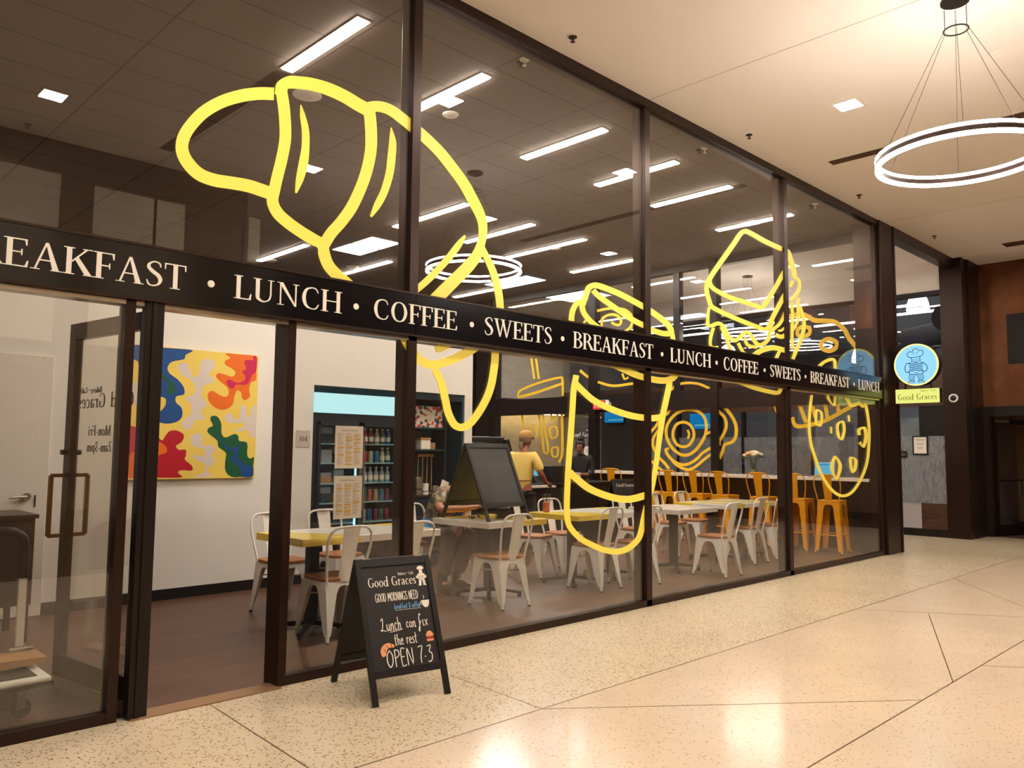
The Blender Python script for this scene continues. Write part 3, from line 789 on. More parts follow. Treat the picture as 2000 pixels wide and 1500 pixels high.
  (0, [(10.024, 2.523, 9.965, 2.547), (10.201, 2.608, 10.155, 2.638), (10.4, 2.656, 10.393, 2.696), (10.444, 2.653, 10.535, 2.673), (10.454, 2.529, 10.549, 2.539)]),
  (1, [(10.584, 1.819, 10.52, 1.839), (10.667, 1.847, 10.728, 1.874), (10.698, 1.752, 10.782, 1.752), (10.622, 1.639, 10.682, 1.616), (10.597, 1.674, 10.52, 1.659), (10.567, 1.762, 10.485, 1.759)]),
  (1, [(10.443, 1.369, 10.422, 1.41), (10.532, 1.274, 10.634, 1.277), (10.452, 1.134, 10.474, 1.092), (10.381, 1.252, 10.283, 1.249)]),
  (1, [(10.966, 1.371, 10.895, 1.395), (11.034, 1.346, 11.124, 1.359), (11.009, 1.235, 11.101, 1.226), (11.013, 1.208, 10.957, 1.177), (10.963, 1.276, 10.871, 1.271)]),
  (0, [(11.28, 1.696, 11.176, 1.692), (11.268, 1.756, 11.184, 1.778), (11.363, 1.782, 11.443, 1.813), (11.401, 1.67, 11.508, 1.669), (11.318, 1.556, 11.382, 1.524), (11.276, 1.609, 11.195, 1.581)]),
  (0, [(10.303, 1.784, 10.359, 1.786), (10.308, 1.698, 10.363, 1.701)]),
  (0, [(10.863, 1.955, 10.923, 1.959), (10.871, 1.87, 10.931, 1.873)]),
 ],
 'egg': [
  (1, [(3.626, 2.186, 3.633, 2.24), (3.432, 2.158, 3.409, 2.207), (3.295, 2.068, 3.246, 2.099), (3.249, 1.938, 3.188, 1.943), (3.263, 1.782, 3.205, 1.768), (3.343, 1.636, 3.291, 1.608), (3.464, 1.499, 3.421, 1.46), (3.606, 1.421, 3.586, 1.37), (3.728, 1.42, 3.746, 1.368), (3.857, 1.486, 3.901, 1.445), (3.965, 1.6, 4.022, 1.573), (4.033, 1.751, 4.098, 1.742), (4.025, 1.898, 4.089, 1.914), (3.935, 2.034, 3.986, 2.069), (3.798, 2.134, 3.832, 2.181)]),
  (1, [(3.696, 1.959, 3.694, 2.01), (3.575, 1.916, 3.535, 1.952), (3.508, 1.807, 3.452, 1.819), (3.516, 1.702, 3.461, 1.686), (3.592, 1.594, 3.554, 1.556), (3.699, 1.564, 3.701, 1.513), (3.815, 1.6, 3.855, 1.561), (3.884, 1.703, 3.942, 1.69), (3.882, 1.824, 3.941, 1.837), (3.819, 1.925, 3.858, 1.965)]),
  (0, [(3.629, 1.838, 3.581, 1.851), (3.6, 1.766, 3.55, 1.767), (3.624, 1.688, 3.576, 1.677)]),
  (0, [(4.019, 1.533, 3.999, 1.482), (4.105, 1.498, 4.045, 1.479), (4.082, 1.402, 4.025, 1.428), (3.99, 1.299, 3.944, 1.338), (3.867, 1.224, 3.838, 1.272), (3.712, 1.187, 3.709, 1.24), (3.558, 1.216, 3.582, 1.264), (3.398, 1.306, 3.435, 1.346), (3.275, 1.413, 3.31, 1.454), (3.075, 1.518, 3.104, 1.562)]),
  (0, [(3.959, 1.265, 3.918, 1.3), (3.87, 1.191, 3.836, 1.231), (3.721, 1.125, 3.702, 1.171), (3.567, 1.11, 3.576, 1.156), (3.417, 1.176, 3.447, 1.215), (3.25, 1.298, 3.284, 1.334), (3.075, 1.416, 3.107, 1.453)]),
  (0, [(3.983, 2.262, 3.935, 2.233), (4.066, 2.159, 4.029, 2.12), (4.187, 2.123, 4.144, 2.088), (4.311, 1.948, 4.262, 1.92), (4.447, 1.815, 4.4, 1.783)]),
  (0, [(4.267, 1.86, 4.217, 1.833), (4.376, 1.72, 4.32, 1.701), (4.402, 1.584, 4.342, 1.589), (4.347, 1.451, 4.293, 1.474), (4.24, 1.312, 4.193, 1.343), (4.136, 1.227, 4.092, 1.26), (4.035, 1.12, 3.989, 1.151)]),
  (0, [(4.43, 1.259, 4.393, 1.292), (4.28, 1.15, 4.245, 1.184), (4.147, 1.06, 4.113, 1.095)]),
  (0, [(2.997, 2.152, 2.952, 2.187), (2.872, 2.027, 2.818, 2.049), (2.851, 1.89, 2.792, 1.883), (2.916, 1.749, 2.862, 1.725), (2.984, 1.654, 2.927, 1.635), (2.994, 1.565, 2.933, 1.561)]),
  (0, [(2.894, 2.236, 2.843, 2.271), (2.755, 2.078, 2.701, 2.108), (2.671, 1.923, 2.61, 1.937), (2.662, 1.763, 2.599, 1.753), (2.718, 1.653, 2.675, 1.611), (2.874, 1.596, 2.83, 1.554), (2.923, 1.482, 2.863, 1.46), (2.996, 1.343, 2.937, 1.32)]),
  (0, [(3.21, 1.747, 3.231, 1.791), (3.082, 1.793, 3.102, 1.836)]),
  (0, [(3.936, 2.557, 3.976, 2.59), (3.852, 2.629, 3.884, 2.669), (3.747, 2.663, 3.758, 2.709), (3.555, 2.671, 3.553, 2.717), (3.353, 2.637, 3.338, 2.68), (3.167, 2.557, 3.145, 2.597), (3.075, 2.506, 3.05, 2.544)]),
 ],
 'iced_drink': [
  (0, [(7.873, 2.255, 7.805, 2.262), (7.817, 2.035, 7.749, 2.042), (7.781, 1.901, 7.713, 1.909)]),
  (0, [(6.694, 2.272, 6.621, 2.271), (6.674, 1.729, 6.602, 1.729), (6.684, 1.372, 6.612, 1.365), (6.766, 1.215, 6.698, 1.196)]),
  (0, [(7.357, 2.241, 7.297, 2.248), (7.252, 1.822, 7.191, 1.827), (7.197, 1.45, 7.138, 1.461), (7.073, 1.371, 7.085, 1.414), (7.007, 1.476, 7.067, 1.473), (7.085, 1.826, 7.145, 1.821), (7.169, 2.243, 7.229, 2.239)]),
  (1, [(7.515, 1.951, 7.574, 1.967), (7.428, 1.964, 7.376, 1.987), (7.404, 1.778, 7.345, 1.763), (7.49, 1.746, 7.543, 1.722)]),
  (1, [(6.967, 1.906, 7.023, 1.922), (6.842, 1.932, 6.802, 1.964), (6.812, 1.774, 6.757, 1.758), (6.924, 1.728, 6.964, 1.696)]),
  (1, [(6.905, 1.483, 6.956, 1.504), (6.795, 1.5, 6.746, 1.524), (6.807, 1.342, 6.756, 1.321), (6.88, 1.351, 6.929, 1.327)]),
  (0, [(7.002, 2.249, 6.943, 2.257), (6.943, 2.081, 6.9, 2.11), (6.774, 2.099, 6.823, 2.124), (6.753, 2.245, 6.811, 2.251)]),
  (0, [(7.936, 2.614, 7.993, 2.638), (7.84, 2.745, 7.876, 2.785), (7.271, 2.884, 7.291, 2.928), (6.725, 2.955, 6.734, 2.999), (6.672, 2.933, 6.615, 2.938), (6.659, 2.589, 6.601, 2.588)]),
  (0, [(7.927, 2.587, 7.948, 2.644), (7.422, 2.661, 7.446, 2.716), (6.644, 2.818, 6.667, 2.871)]),
  (0, [(7.588, 3.491, 7.531, 3.492), (7.486, 2.99, 7.43, 2.993)]),
  (0, [(7.449, 3.48, 7.392, 3.481), (7.348, 2.982, 7.292, 2.985)]),
 ],
 'cinnamon_roll': [
  (0, [(5.563, 3.9, 5.63, 3.911), (5.548, 4.074, 5.606, 4.107), (5.393, 4.129, 5.408, 4.182), (5.223, 4.096, 5.194, 4.14), (5.136, 4.004, 5.073, 4.01), (5.168, 3.952, 5.136, 3.904), (5.255, 3.971, 5.277, 3.925), (5.323, 4.021, 5.363, 3.984)]),
  (0, [(5.71, 4.243, 5.722, 4.297), (5.399, 4.253, 5.402, 4.306), (5.031, 4.187, 5.008, 4.233), (4.863, 4.032, 4.804, 4.043), (4.898, 3.877, 4.845, 3.844), (5.069, 3.799, 5.048, 3.749), (5.328, 3.804, 5.321, 3.751)]),
  (0, [(5.704, 2.804, 5.688, 2.854), (5.309, 2.706, 5.306, 2.757), (4.818, 2.725, 4.825, 2.776)]),
  (0, [(5.104, 2.953, 5.055, 2.967), (5.038, 2.834, 5.01, 2.868), (4.921, 2.856, 4.94, 2.896)]),
  (0, [(6.101, 3.979, 6.143, 4.004), (5.957, 4.138, 5.999, 4.163)]),
  (0, [(5.915, 3.947, 5.96, 3.966), (5.854, 4.051, 5.899, 4.07)]),
  (0, [(6.184, 3.072, 6.138, 3.11), (6.038, 2.968, 5.996, 3.007), (5.914, 2.897, 5.877, 2.938)]),
 ],
 'burger': [
  (0, [(1.616, 3.654, 1.627, 3.732), (1.405, 3.662, 1.391, 3.737), (1.216, 3.547, 1.191, 3.617), (1.059, 3.518, 1.05, 3.592), (0.881, 3.48, 0.851, 3.546), (0.753, 3.363, 0.697, 3.406), (0.678, 3.215, 0.617, 3.252), (0.55, 3.039, 0.493, 3.08)]),
  (1, [(1.379, 3.462, 1.381, 3.527), (1.309, 3.436, 1.256, 3.468), (1.321, 3.391, 1.27, 3.347), (1.387, 3.367, 1.381, 3.303), (1.456, 3.384, 1.509, 3.348), (1.454, 3.441, 1.507, 3.483)]),
  (1, [(0.968, 3.22, 0.966, 3.287), (0.881, 3.174, 0.826, 3.208), (0.892, 3.122, 0.841, 3.077), (0.971, 3.094, 0.972, 3.028), (1.059, 3.137, 1.113, 3.099), (1.058, 3.189, 1.11, 3.235)]),
  (0, [(1.964, 2.267, 1.908, 2.288), (1.891, 2.103, 1.836, 2.124)]),
  (0, [(1.644, 2.008, 1.579, 2.035), (1.565, 1.853, 1.531, 1.912), (1.346, 1.853, 1.356, 1.919), (1.082, 1.916, 1.104, 1.978), (0.826, 2.035, 0.855, 2.093), (0.63, 2.141, 0.661, 2.198)]),
  (0, [(1.516, 2.23, 1.454, 2.249), (1.407, 1.922, 1.345, 1.942)]),
  (0, [(1.305, 2.224, 1.243, 2.239), (1.246, 2.004, 1.184, 2.02)]),
  (0, [(1.086, 2.231, 1.023, 2.238), (1.05, 1.972, 0.988, 1.981)]),
  (0, [(0.888, 2.224, 0.827, 2.23), (0.867, 2.05, 0.806, 2.057)]),
 ],
}
BLOBS = [
 ('white', [(3.154, 2.257), (3.118, 2.206), (3.159, 2.142), (3.258, 2.091), (3.295, 2.025), (3.284, 1.957), (3.208, 1.914), (3.269, 1.849), (3.263, 1.762), (3.198, 1.702), (3.181, 1.644), (3.24, 1.607), (3.287, 1.657), (3.314, 1.706), (3.402, 1.719), (3.359, 1.795), (3.426, 1.866), (3.364, 1.932), (3.369, 2.04), (3.418, 2.062), (3.487, 2.107), (3.424, 2.171), (3.482, 2.235), (3.469, 2.304), (3.397, 2.317), (3.339, 2.273), (3.333, 2.184), (3.296, 2.123), (3.245, 2.168), (3.213, 2.243)]),
 ('white', [(3.281, 1.551), (3.349, 1.581), (3.39, 1.543), (3.383, 1.475), (3.443, 1.456), (3.503, 1.467), (3.516, 1.408), (3.487, 1.359), (3.535, 1.31), (3.472, 1.252), (3.454, 1.204), (3.496, 1.155), (3.396, 1.148), (3.318, 1.15), (3.395, 1.185), (3.433, 1.214), (3.421, 1.281), (3.33, 1.32), (3.309, 1.368), (3.417, 1.359), (3.394, 1.436), (3.325, 1.436), (3.274, 1.493)]),
 ('white', [(3.939, 1.88), (3.896, 1.858), (3.878, 1.776), (3.846, 1.764), (3.832, 1.855), (3.788, 1.873), (3.769, 1.812), (3.762, 1.731), (3.709, 1.729), (3.676, 1.778), (3.614, 1.766), (3.626, 1.706), (3.711, 1.689), (3.817, 1.692), (3.807, 1.652), (3.734, 1.62), (3.767, 1.6), (3.862, 1.623), (3.886, 1.563), (3.941, 1.553), (3.944, 1.707)]),
 ('white', [(2.878, 1.943), (2.916, 1.908), (2.92, 1.833), (2.876, 1.803), (2.759, 1.807), (2.721, 1.861), (2.7, 1.933), (2.713, 2.026), (2.748, 2.047), (2.795, 1.994)]),
 ('blue', [(2.683, 2.385), (2.868, 2.386), (3.053, 2.389), (3.255, 2.39), (3.189, 2.338), (3.172, 2.293), (3.059, 2.259), (3.019, 2.198), (3.045, 2.143), (3.123, 2.091), (3.184, 2.018), (3.187, 1.951), (3.116, 1.928), (3.114, 1.871), (3.173, 1.816), (3.177, 1.73), (3.122, 1.68), (3.029, 1.663), (2.949, 1.684), (2.951, 1.75), (3.012, 1.828), (3.019, 1.894), (2.981, 1.916), (2.939, 1.928), (2.967, 2.005), (2.956, 2.047), (2.873, 2.06), (2.791, 2.087), (2.759, 2.187), (2.739, 2.241), (2.694, 2.256), (2.684, 2.31)]),
 ('green', [(2.868, 2.382), (2.96, 2.385), (2.944, 2.325), (2.928, 2.267), (2.968, 2.204), (2.98, 2.129), (3.048, 2.077), (3.097, 2.032), (3.1, 1.975), (3.063, 1.944), (3.025, 1.961), (3.04, 2.038), (3.001, 2.083), (2.926, 2.097), (2.961, 2.156), (2.913, 2.18), (2.879, 2.131), (2.858, 2.186), (2.863, 2.28)]),
 ('orange', [(3.589, 2.389), (3.757, 2.392), (3.925, 2.39), (3.927, 2.271), (3.929, 2.147), (3.876, 2.113), (3.857, 2.04), (3.87, 1.969), (3.818, 1.926), (3.78, 1.954), (3.772, 2.004), (3.729, 2.022), (3.7, 1.96), (3.682, 1.868), (3.591, 1.819), (3.498, 1.84), (3.435, 1.906), (3.427, 1.974), (3.471, 2.002), (3.533, 1.971), (3.606, 1.95), (3.641, 1.987), (3.623, 2.046), (3.549, 2.101), (3.501, 2.147), (3.525, 2.184), (3.597, 2.174), (3.671, 2.159), (3.706, 2.202), (3.668, 2.24), (3.593, 2.274), (3.592, 2.314), (3.642, 2.349)]),
 ('pink', [(3.887, 2.383), (3.929, 2.384), (3.928, 2.235), (3.884, 2.195), (3.854, 2.121), (3.812, 2.083), (3.716, 2.082), (3.686, 2.04), (3.644, 2.047), (3.61, 2.105), (3.651, 2.128), (3.726, 2.098), (3.8, 2.128), (3.808, 2.179), (3.775, 2.218), (3.816, 2.252), (3.792, 2.321), (3.824, 2.344), (3.889, 2.345)]),
 ('red', [(2.696, 1.63), (2.75, 1.623), (2.858, 1.593), (2.948, 1.605), (2.96, 1.544), (2.999, 1.503), (3.034, 1.555), (3.069, 1.594), (3.135, 1.6), (3.204, 1.559), (3.187, 1.492), (3.132, 1.453), (3.162, 1.415), (3.229, 1.416), (3.232, 1.359), (3.224, 1.32), (3.294, 1.263), (3.296, 1.215), (3.199, 1.221), (3.162, 1.197), (3.202, 1.152), (3.015, 1.151), (2.878, 1.151), (2.745, 1.152), (2.705, 1.257), (2.692, 1.53)]),
 ('orange', [(2.972, 1.488), (3.039, 1.442), (3.041, 1.386), (2.969, 1.358), (2.962, 1.293), (2.879, 1.33), (2.932, 1.367), (2.927, 1.46)]),
 ('orange', [(2.703, 1.339), (2.751, 1.394), (2.807, 1.348), (2.794, 1.238), (2.753, 1.162), (2.71, 1.16)]),
 ('green', [(3.471, 1.75), (3.532, 1.748), (3.576, 1.675), (3.58, 1.586), (3.623, 1.542), (3.715, 1.579), (3.758, 1.56), (3.77, 1.51), (3.856, 1.491), (3.861, 1.37), (3.895, 1.33), (3.936, 1.345), (3.931, 1.249), (3.928, 1.146), (3.806, 1.146), (3.701, 1.149), (3.636, 1.211), (3.632, 1.32), (3.634, 1.389), (3.555, 1.448), (3.542, 1.507), (3.479, 1.555), (3.437, 1.593), (3.446, 1.632), (3.49, 1.658), (3.463, 1.711)]),
 ('blue', [(3.582, 1.517), (3.668, 1.439), (3.773, 1.45), (3.756, 1.35), (3.844, 1.27), (3.926, 1.259), (3.926, 1.153), (3.816, 1.152), (3.781, 1.25), (3.683, 1.32), (3.723, 1.38), (3.627, 1.439)]),
]

# ---------------------------------------------------------------- the setting
CZ = 4.887
b = MB().box(-6, 26, -1.365, 0.06, -0.12, 0)
struct('floor', b, 'terrazzo_band')
struct('floor.001', MB().box(-6, 26, -9.5, -1.365, -0.12, 0), 'terrazzo')
struct('floor.002', MB().box(-3, 12.5, 0.06, 10.2, -0.12, 0), 'cafe_floor')
struct('floor.003', MB().box(12.5, 15.3, 0.06, 9.2, -0.12, 0), 'terrazzo_band')
# zinc divider strips let into the terrazzo, and the worn threshold of the doorway
def groove(name, pts, w=0.007):
    mb = MB()
    for (x0, y0), (x1, y1) in pts:
        d = math.hypot(x1 - x0, y1 - y0)
        nx, ny = -(y1 - y0) / d * w / 2, (x1 - x0) / d * w / 2
        mb.hexa([(x0 + nx, y0 + ny, -.02), (x0 - nx, y0 - ny, -.02), (x1 - nx, y1 - ny, -.02), (x1 + nx, y1 + ny, -.02),
                 (x0 + nx, y0 + ny, .0008), (x0 - nx, y0 - ny, .0008), (x1 - nx, y1 - ny, .0008), (x1 + nx, y1 + ny, .0008)])
    struct(name, mb, 'floor_strip')
groove('trim_1', [((-5, -1.365), (15.3, -1.365)), ((-1, -2.77), (15, -2.785))], 0.008)
groove('trim_2', [((2.06, 0.0), (1.98, -1.36)), ((3.43, -0.50), (3.37, -1.36)), ((3.37, -1.37), (5.12, -2.775)), ((7.86, -1.914), (5.65, -2.78)),
                  ((7.60, -1.37), (8.95, -3.4)), ((10.34, -1.37), (8.0, -3.1)), ((6.24, -2.78), (6.85, -3.6)), ((13.2, -1.37), (11.9, -2.78)), ((1.98, -1.37), (0.6, -2.77))])
struct('trim_3', MB().box(1.63, 2.50, -0.045, 0.10, 0, 0.006), mat('threshold', (150, 116, 84), 0.5, 0.3))

# concourse ceiling and its two control joints
struct('ceiling', MB().box(-6, 26, -9.5, 0.06, CZ, CZ + .2), 'ceil')
struct('ceiling.001', MB().box(-3, 12.5, 0.06, 10.2, CZ, CZ + .2), 'tile_ceiling')
struct('ceiling.002', MB().box(12.5, 15.3, 0.06, 9.2, CZ, CZ + .2), 'ceil')
struct('trim_4', MB().box(6.30, 6.306, -5.3, 0, CZ - .0015, CZ + .02).box(12.2, 12.206, -5.3, 0, CZ - .0015, CZ + .02), mat('joint', (176, 156, 132), 0.8))

# wall behind the camera (seen mirrored in the glass) with pale slabs between rough piers
WY = -5.32
struct('wall_back', MB().box(-6, 4.80, WY - .3, WY, 0, CZ), 'concrete')
for i, (x0, x1, z1) in enumerate(((-1.2, 2.56, 4.50), (2.92, 3.59, 4.455), (3.63, 3.97, 4.455), (4.77, 4.93, 4.465))):
    struct('trim_%d' % (5 + i), MB().box(x0, x1, WY - .02, WY + (.03 if x0 < 4 else .12), 2.6, z1), 'concrete_pale')
struct('wall_back.001', MB().box(-6, 26, -9.8, -9.5, 0, CZ), mat('far_back_wall', (96, 84, 76), 0.8))
struct('wall_left', MB().box(-6.3, -6, -9.8, 0.1, 0, CZ), 'concrete')

# cafe walls: low white partition with fridge and shelf alcoves, dark far walls
PY = 3.289
pw = MB()
pw.box(-3, 4.635, PY, PY + .14, 0, 3.12).box(4.635, 5.87, PY, PY + .14, 2.14, 3.12).box(5.87, 5.97, PY, PY + .14, 0, 3.12)
pw.box(5.97, 6.84, PY, PY + .14, 2.146, 3.12).box(6.84, 6.97, PY, PY + .9, 0, 3.12)
pw.box(-3, 6.84, PY + .14, PY + .9, 3.0, 3.12).box(-3, 6.84, PY + .85, PY + .95, 0, 3.0)
struct('wall_partition', pw, 'white_wall')
struct('wall_left.001', MB().box(-3.15, -3, 0.05, 10.2, 0, CZ), 'white_wall')
struct('wall_far', MB().box(-3, 12.5, 10.2, 10.35, 0, CZ), mat('far_wall_slate', (70, 66, 70), 0.7))
struct('wall_far.001', MB().box(12.35, 15.6, 9.2, 9.4, 0, CZ), 'concrete_pale')
struct('wall_far.002', MB().box(12.35, 12.5, 8.75, 10.2, 0, CZ), 'bronze_dark')
struct('baseboard_left', MB().box(1.98, 4.635, PY - .012, PY, 0, .10), 'black')
# soffit over the end of the side passage and its lit niche
struct('trim_10', MB().box(12.51, 15.3, 8.4, 9.2, 2.36, 2.62), 'bronze_dark')

# white service door at the left end of the partition
d = struct('door_1', MB().box(1.12, 1.955, PY - .03, PY + .02, 0.012, 2.135), 'white_trim', bevel=.002)
cs = MB().box(1.955, 2.05, PY - .022, PY, 0, 2.22).box(1.02, 1.12, PY - .022, PY, 0, 2.22).box(1.12, 1.955, PY - .022, PY, 2.135, 2.22)
obj('door_casing', cs, 'white_trim', d, bevel=.004)
h = MB().cyl((1.885, PY - .075, 1.01), (1.885, PY - .03, 1.01), .032, n=20)
h.tube([(1.885, PY - .07, 1.01), (1.83, PY - .085, 1.008), (1.75, PY - .085, 1.006)], [.013, .011, .010], 10)
obj('lever_handle', h, 'steel', d, smooth=True)
obj('hinge', MB().box(1.953, 1.962, PY - .04, PY - .028, .92, 1.02), 'bronze_dark', d)

# ---------------------------------------------------------------- storefront
GY = 0.03
MULL = [(3.425, 3.502), (6.240, 6.326), (9.083, 9.172)]
SZ0, SZ1 = 2.235, 2.54
n = 12
for x0, x1 in MULL:
    struct('trim_%d' % n, MB().box(x0, x1, 0, .15, 0, CZ), 'bronze', bevel=.003)
    n += 1
struct('trim_15', MB().box(1.522, 1.575, -.004, .10, 0, SZ0 + .02), 'bronze', bevel=.003)
struct('trim_16', MB().box(2.492, 2.546, -.004, .17, 0, SZ0 + .02), 'bronze', bevel=.003)
struct('trim_17', MB().box(0.02, 0.08, 0, .10, 0, SZ0), 'bronze')
struct('trim_18', MB().box(-6, 1.522, 0, .10, 0, .058).box(2.546, 11.92, 0, .10, 0, .058), 'bronze')
struct('trim_19', MB().box(-6, 12.53, -.012, .15, CZ - .085, CZ), 'bronze')
# corner column, clad in folded bronze
cc = MB().box(11.90, 11.99, .005, .16, 0, CZ).box(11.99, 12.53, -.035, .36, 0, CZ).box(12.505, 12.545, -.05, .02, 0, CZ)
struct('trim_20', cc, 'bronze', bevel=.004)
def pane(i, x0, x1, z0, z1, mt='glass'):
    struct('window_%d' % i, MB().box(x0, x1, GY, GY + .010, z0, z1), mt)
bays = [(3.502, 6.240), (6.326, 9.083), (9.172, 11.90)]
wi = 1
for x0, x1 in bays:
    pane(wi, x0, x1, .058, SZ0)
    pane(wi + 1, x0, x1, SZ1, CZ - .085)
    wi += 2
pane(7, -6, 3.425, SZ1, CZ - .085)
pane(8, 2.546, 3.425, .058, SZ0)
pane(9, .08, 1.522, .058, SZ0)

# name band along the storefront
band = thing('fascia_sign', 'long glossy black sign band across the storefront lettered with breakfast, lunch, coffee and sweets', 'sign', (0, 0, 0))
obj('band_panel', MB().box(-6, 3.462, -.03, .12, SZ0, SZ1).box(3.466, 6.28, -.03, .12, SZ0, SZ1).box(6.284, 9.125, -.03, .12, SZ0, SZ1).box(9.129, 11.93, -.03, .12, SZ0, SZ1), 'sign_black', band)
obj('band_edge', MB().box(-6, 11.93, -.036, -.02, SZ1 - .010, SZ1 + .004).box(-6, 11.93, -.036, -.02, SZ0 - .004, SZ0 + .010), 'bronze', band)
obj('underside_channel', MB().box(-6, 11.9, 0, .10, SZ0 - .03, SZ0), 'steel', band)
P0 = 4.488
words = []
for k in (-1, 0, 1):
    s = 5.150 + P0 * k
    words += [('BREAKFAST', s, s + 1.167), ('LUNCH', s + 1.448, s + 2.190)]
    if k < 1:
        words += [('COFFEE', s + 2.432, s + 3.183), ('SWEETS', s + 3.454, s + 4.222)]
f = fr_y(-.030)
for wd, a, e in words:
    mb = MB()
    letters(mb, wd, f, a, 2.318, .140, e - a, 0, .004)
    obj('lettering', mb, 'letter', band)
for k in (-1, 0, 1):
    s = 5.150 + P0 * k
    for dx in (1.31, 2.30, 3.33, 4.355):
        if s + dx < 11.5:
            c = [(s + dx + .021 * math.cos(t * PI / 8), 2.380 + .021 * math.sin(t * PI / 8)) for t in range(16)]
            obj('separator_dot', MB().prism(c, f, 0, .004), 'letter', band)

# yellow line drawings stuck to the glass
def decal(key, name, label, fr, mt, cat='decal'):
    root = thing(name, label, cat)
    for i, (closed, pts) in enumerate(DECALS[key]):
        P = crom(pts, bool(closed), 6)
        mb = MB()
        mb.strip([(p[0], p[1]) for p in P], [(p[2], p[3]) for p in P], fr, 0, .0012 + .00035 * i, bool(closed))
        obj('vinyl_line', mb, mt, root)
f = fr_y(.0285)
decal('croissant', 'croissant_decal', 'huge yellow croissant outline on the glass over the doorway end', f, 'vinyl')
decal('cup', 'coffee_cup_decal', 'tall yellow takeaway coffee cup outline on the glass at the middle mullion', f, 'vinyl')
decal('sandwich', 'sandwich_decal', 'yellow sandwich outline on the glass above the sign band, right of the coffee cup', f, 'vinyl')
decal('cookie', 'cookie_decal', 'yellow bitten cookie outline with chips on the last storefront pane', f, 'vinyl')
f = fr_x(12.4695)
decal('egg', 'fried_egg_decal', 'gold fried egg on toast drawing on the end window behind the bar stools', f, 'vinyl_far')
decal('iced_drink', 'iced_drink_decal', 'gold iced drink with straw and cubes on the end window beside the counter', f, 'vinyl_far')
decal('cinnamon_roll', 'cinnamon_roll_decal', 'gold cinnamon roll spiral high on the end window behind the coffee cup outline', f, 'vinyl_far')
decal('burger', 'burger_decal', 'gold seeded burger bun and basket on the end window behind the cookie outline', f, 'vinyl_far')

# end wall of the cafe: glass onto the side passage
EX = 12.47
struct('trim_21', MB().box(EX - .03, EX + .10, .36, 8.75, 0, .08).box(EX - .03, EX + .10, .36, 8.75, CZ - .13, CZ), 'bronze_dark')
struct('trim_22', MB().box(EX - .04, EX + .11, .36, 8.75, 2.22, 2.565), 'bronze_dark')
for i, (y0, y1) in enumerate(((2.955, 3.10), (5.72, 5.89), (8.6, 8.75))):
    struct('trim_%d' % (23 + i), MB().box(EX - .06, EX + .11, y0, y1, 0, CZ), 'bronze_dark')
struct('trim_26', MB().box(EX - .02, EX + .11, 3.75, 3.88, 2.565, CZ), 'bronze_dark')
struct('trim_27', MB().box(EX - .02, EX + .11, 4.62, 4.72, 0, 2.22), 'bronze_dark')
for i, (y0, y1, z0, z1) in enumerate(((.36, 2.955, .08, 2.22), (3.10, 4.62, .08, 2.22), (4.72, 5.72, .08, 2.22), (5.89, 8.6, .08, 2.22),
                                      (.36, 2.955, 2.565, 4.757), (3.10, 3.75, 2.565, 4.757), (3.88, 5.72, 2.565, 4.757), (5.89, 8.6, 2.565, 4.757))):
    struct('window_%d' % (11 + i), MB().box(EX, EX + .01, y0, y1, z0, z1), 'glass_far')

# ---------------------------------------------------------------- across the side passage
FX = 15.3
struct('trim_30', MB().box(12.54, FX + .3, -.04, .12, 4.72, CZ), 'bronze')                       # header of the passage mouth
struct('trim_31', MB().box(FX - .03, FX + .25, -.17, .19, 0, CZ), 'bronze')                       # pier
struct('trim_32', MB().box(FX - .02, FX + .12, .19, 9.2, 0, .13).box(FX - .02, FX + .12, .19, 9.2, 4.28, 4.36), 'bronze_dark')
struct('wall_right', MB().box(FX, FX + .12, .19, 9.2, 2.30, 2.93), 'plank')
struct('wall_right.001', MB().box(FX, FX + .12, 1.15, 9.2, .13, .58).box(FX, FX + .12, .19, .62, .13, .58), 'plank')
struct('wall_right.002', MB().box(FX, FX + .12, .62, 1.15, .13, .58), mat('kick_panel', (166, 160, 160), 0.5))
struct('wall_right.003', MB().box(FX + .02, FX + .1, .19, .62, .58, 2.30), 'bronze_dark')
struct('window_20', MB().box(FX + .04, FX + .05, .62, 9.2, .58, 2.30), 'glass_far')
struct('window_21', MB().box(FX + .04, FX + .05, .19, 9.2, 2.93, 4.28), 'glass_far')
struct('wall_right.004', MB().box(FX, FX + .12, .19, 9.2, 4.36, CZ), 'ceil')
fl = obj('frosted_film', MB().box(FX - .006, FX - .002, .19, 9.2, .58, 1.765), 'film')
tag(fl, 'frosted film strip with streaks on the shop window across the side passage', 'window film')
for i, y in enumerate((1.17, 2.6, 4.1, 5.7, 7.3)):
    struct('trim_%d' % (33 + i), MB().box(FX - .015, FX + .1, y - .03, y + .03, .13, 2.30), 'bronze_dark')
# shop beyond
struct('floor.004', MB().box(FX + .12, 21, .0, 10.5, -.12, 0), mat('shop_floor', (150, 146, 150), 0.4))
struct('wall_right.005', MB().box(21, 21.2, 0, 10.5, 0, CZ + .6), 'grey_blue')
struct('wall_right.006', MB().box(FX + .12, 21, 10.5, 10.7, 0, CZ + .6), 'grey_blue')
struct('ceiling.003', MB().box(FX + .12, 21.2, 0, 10.7, CZ + .6, CZ + .7), 'dark_ceiling')
struct('wall_right.007', MB().box(FX + .25, 21.2, -.17, .0, 0, CZ + .7), mat('shop_side_wall', (92, 86, 88), 0.7))
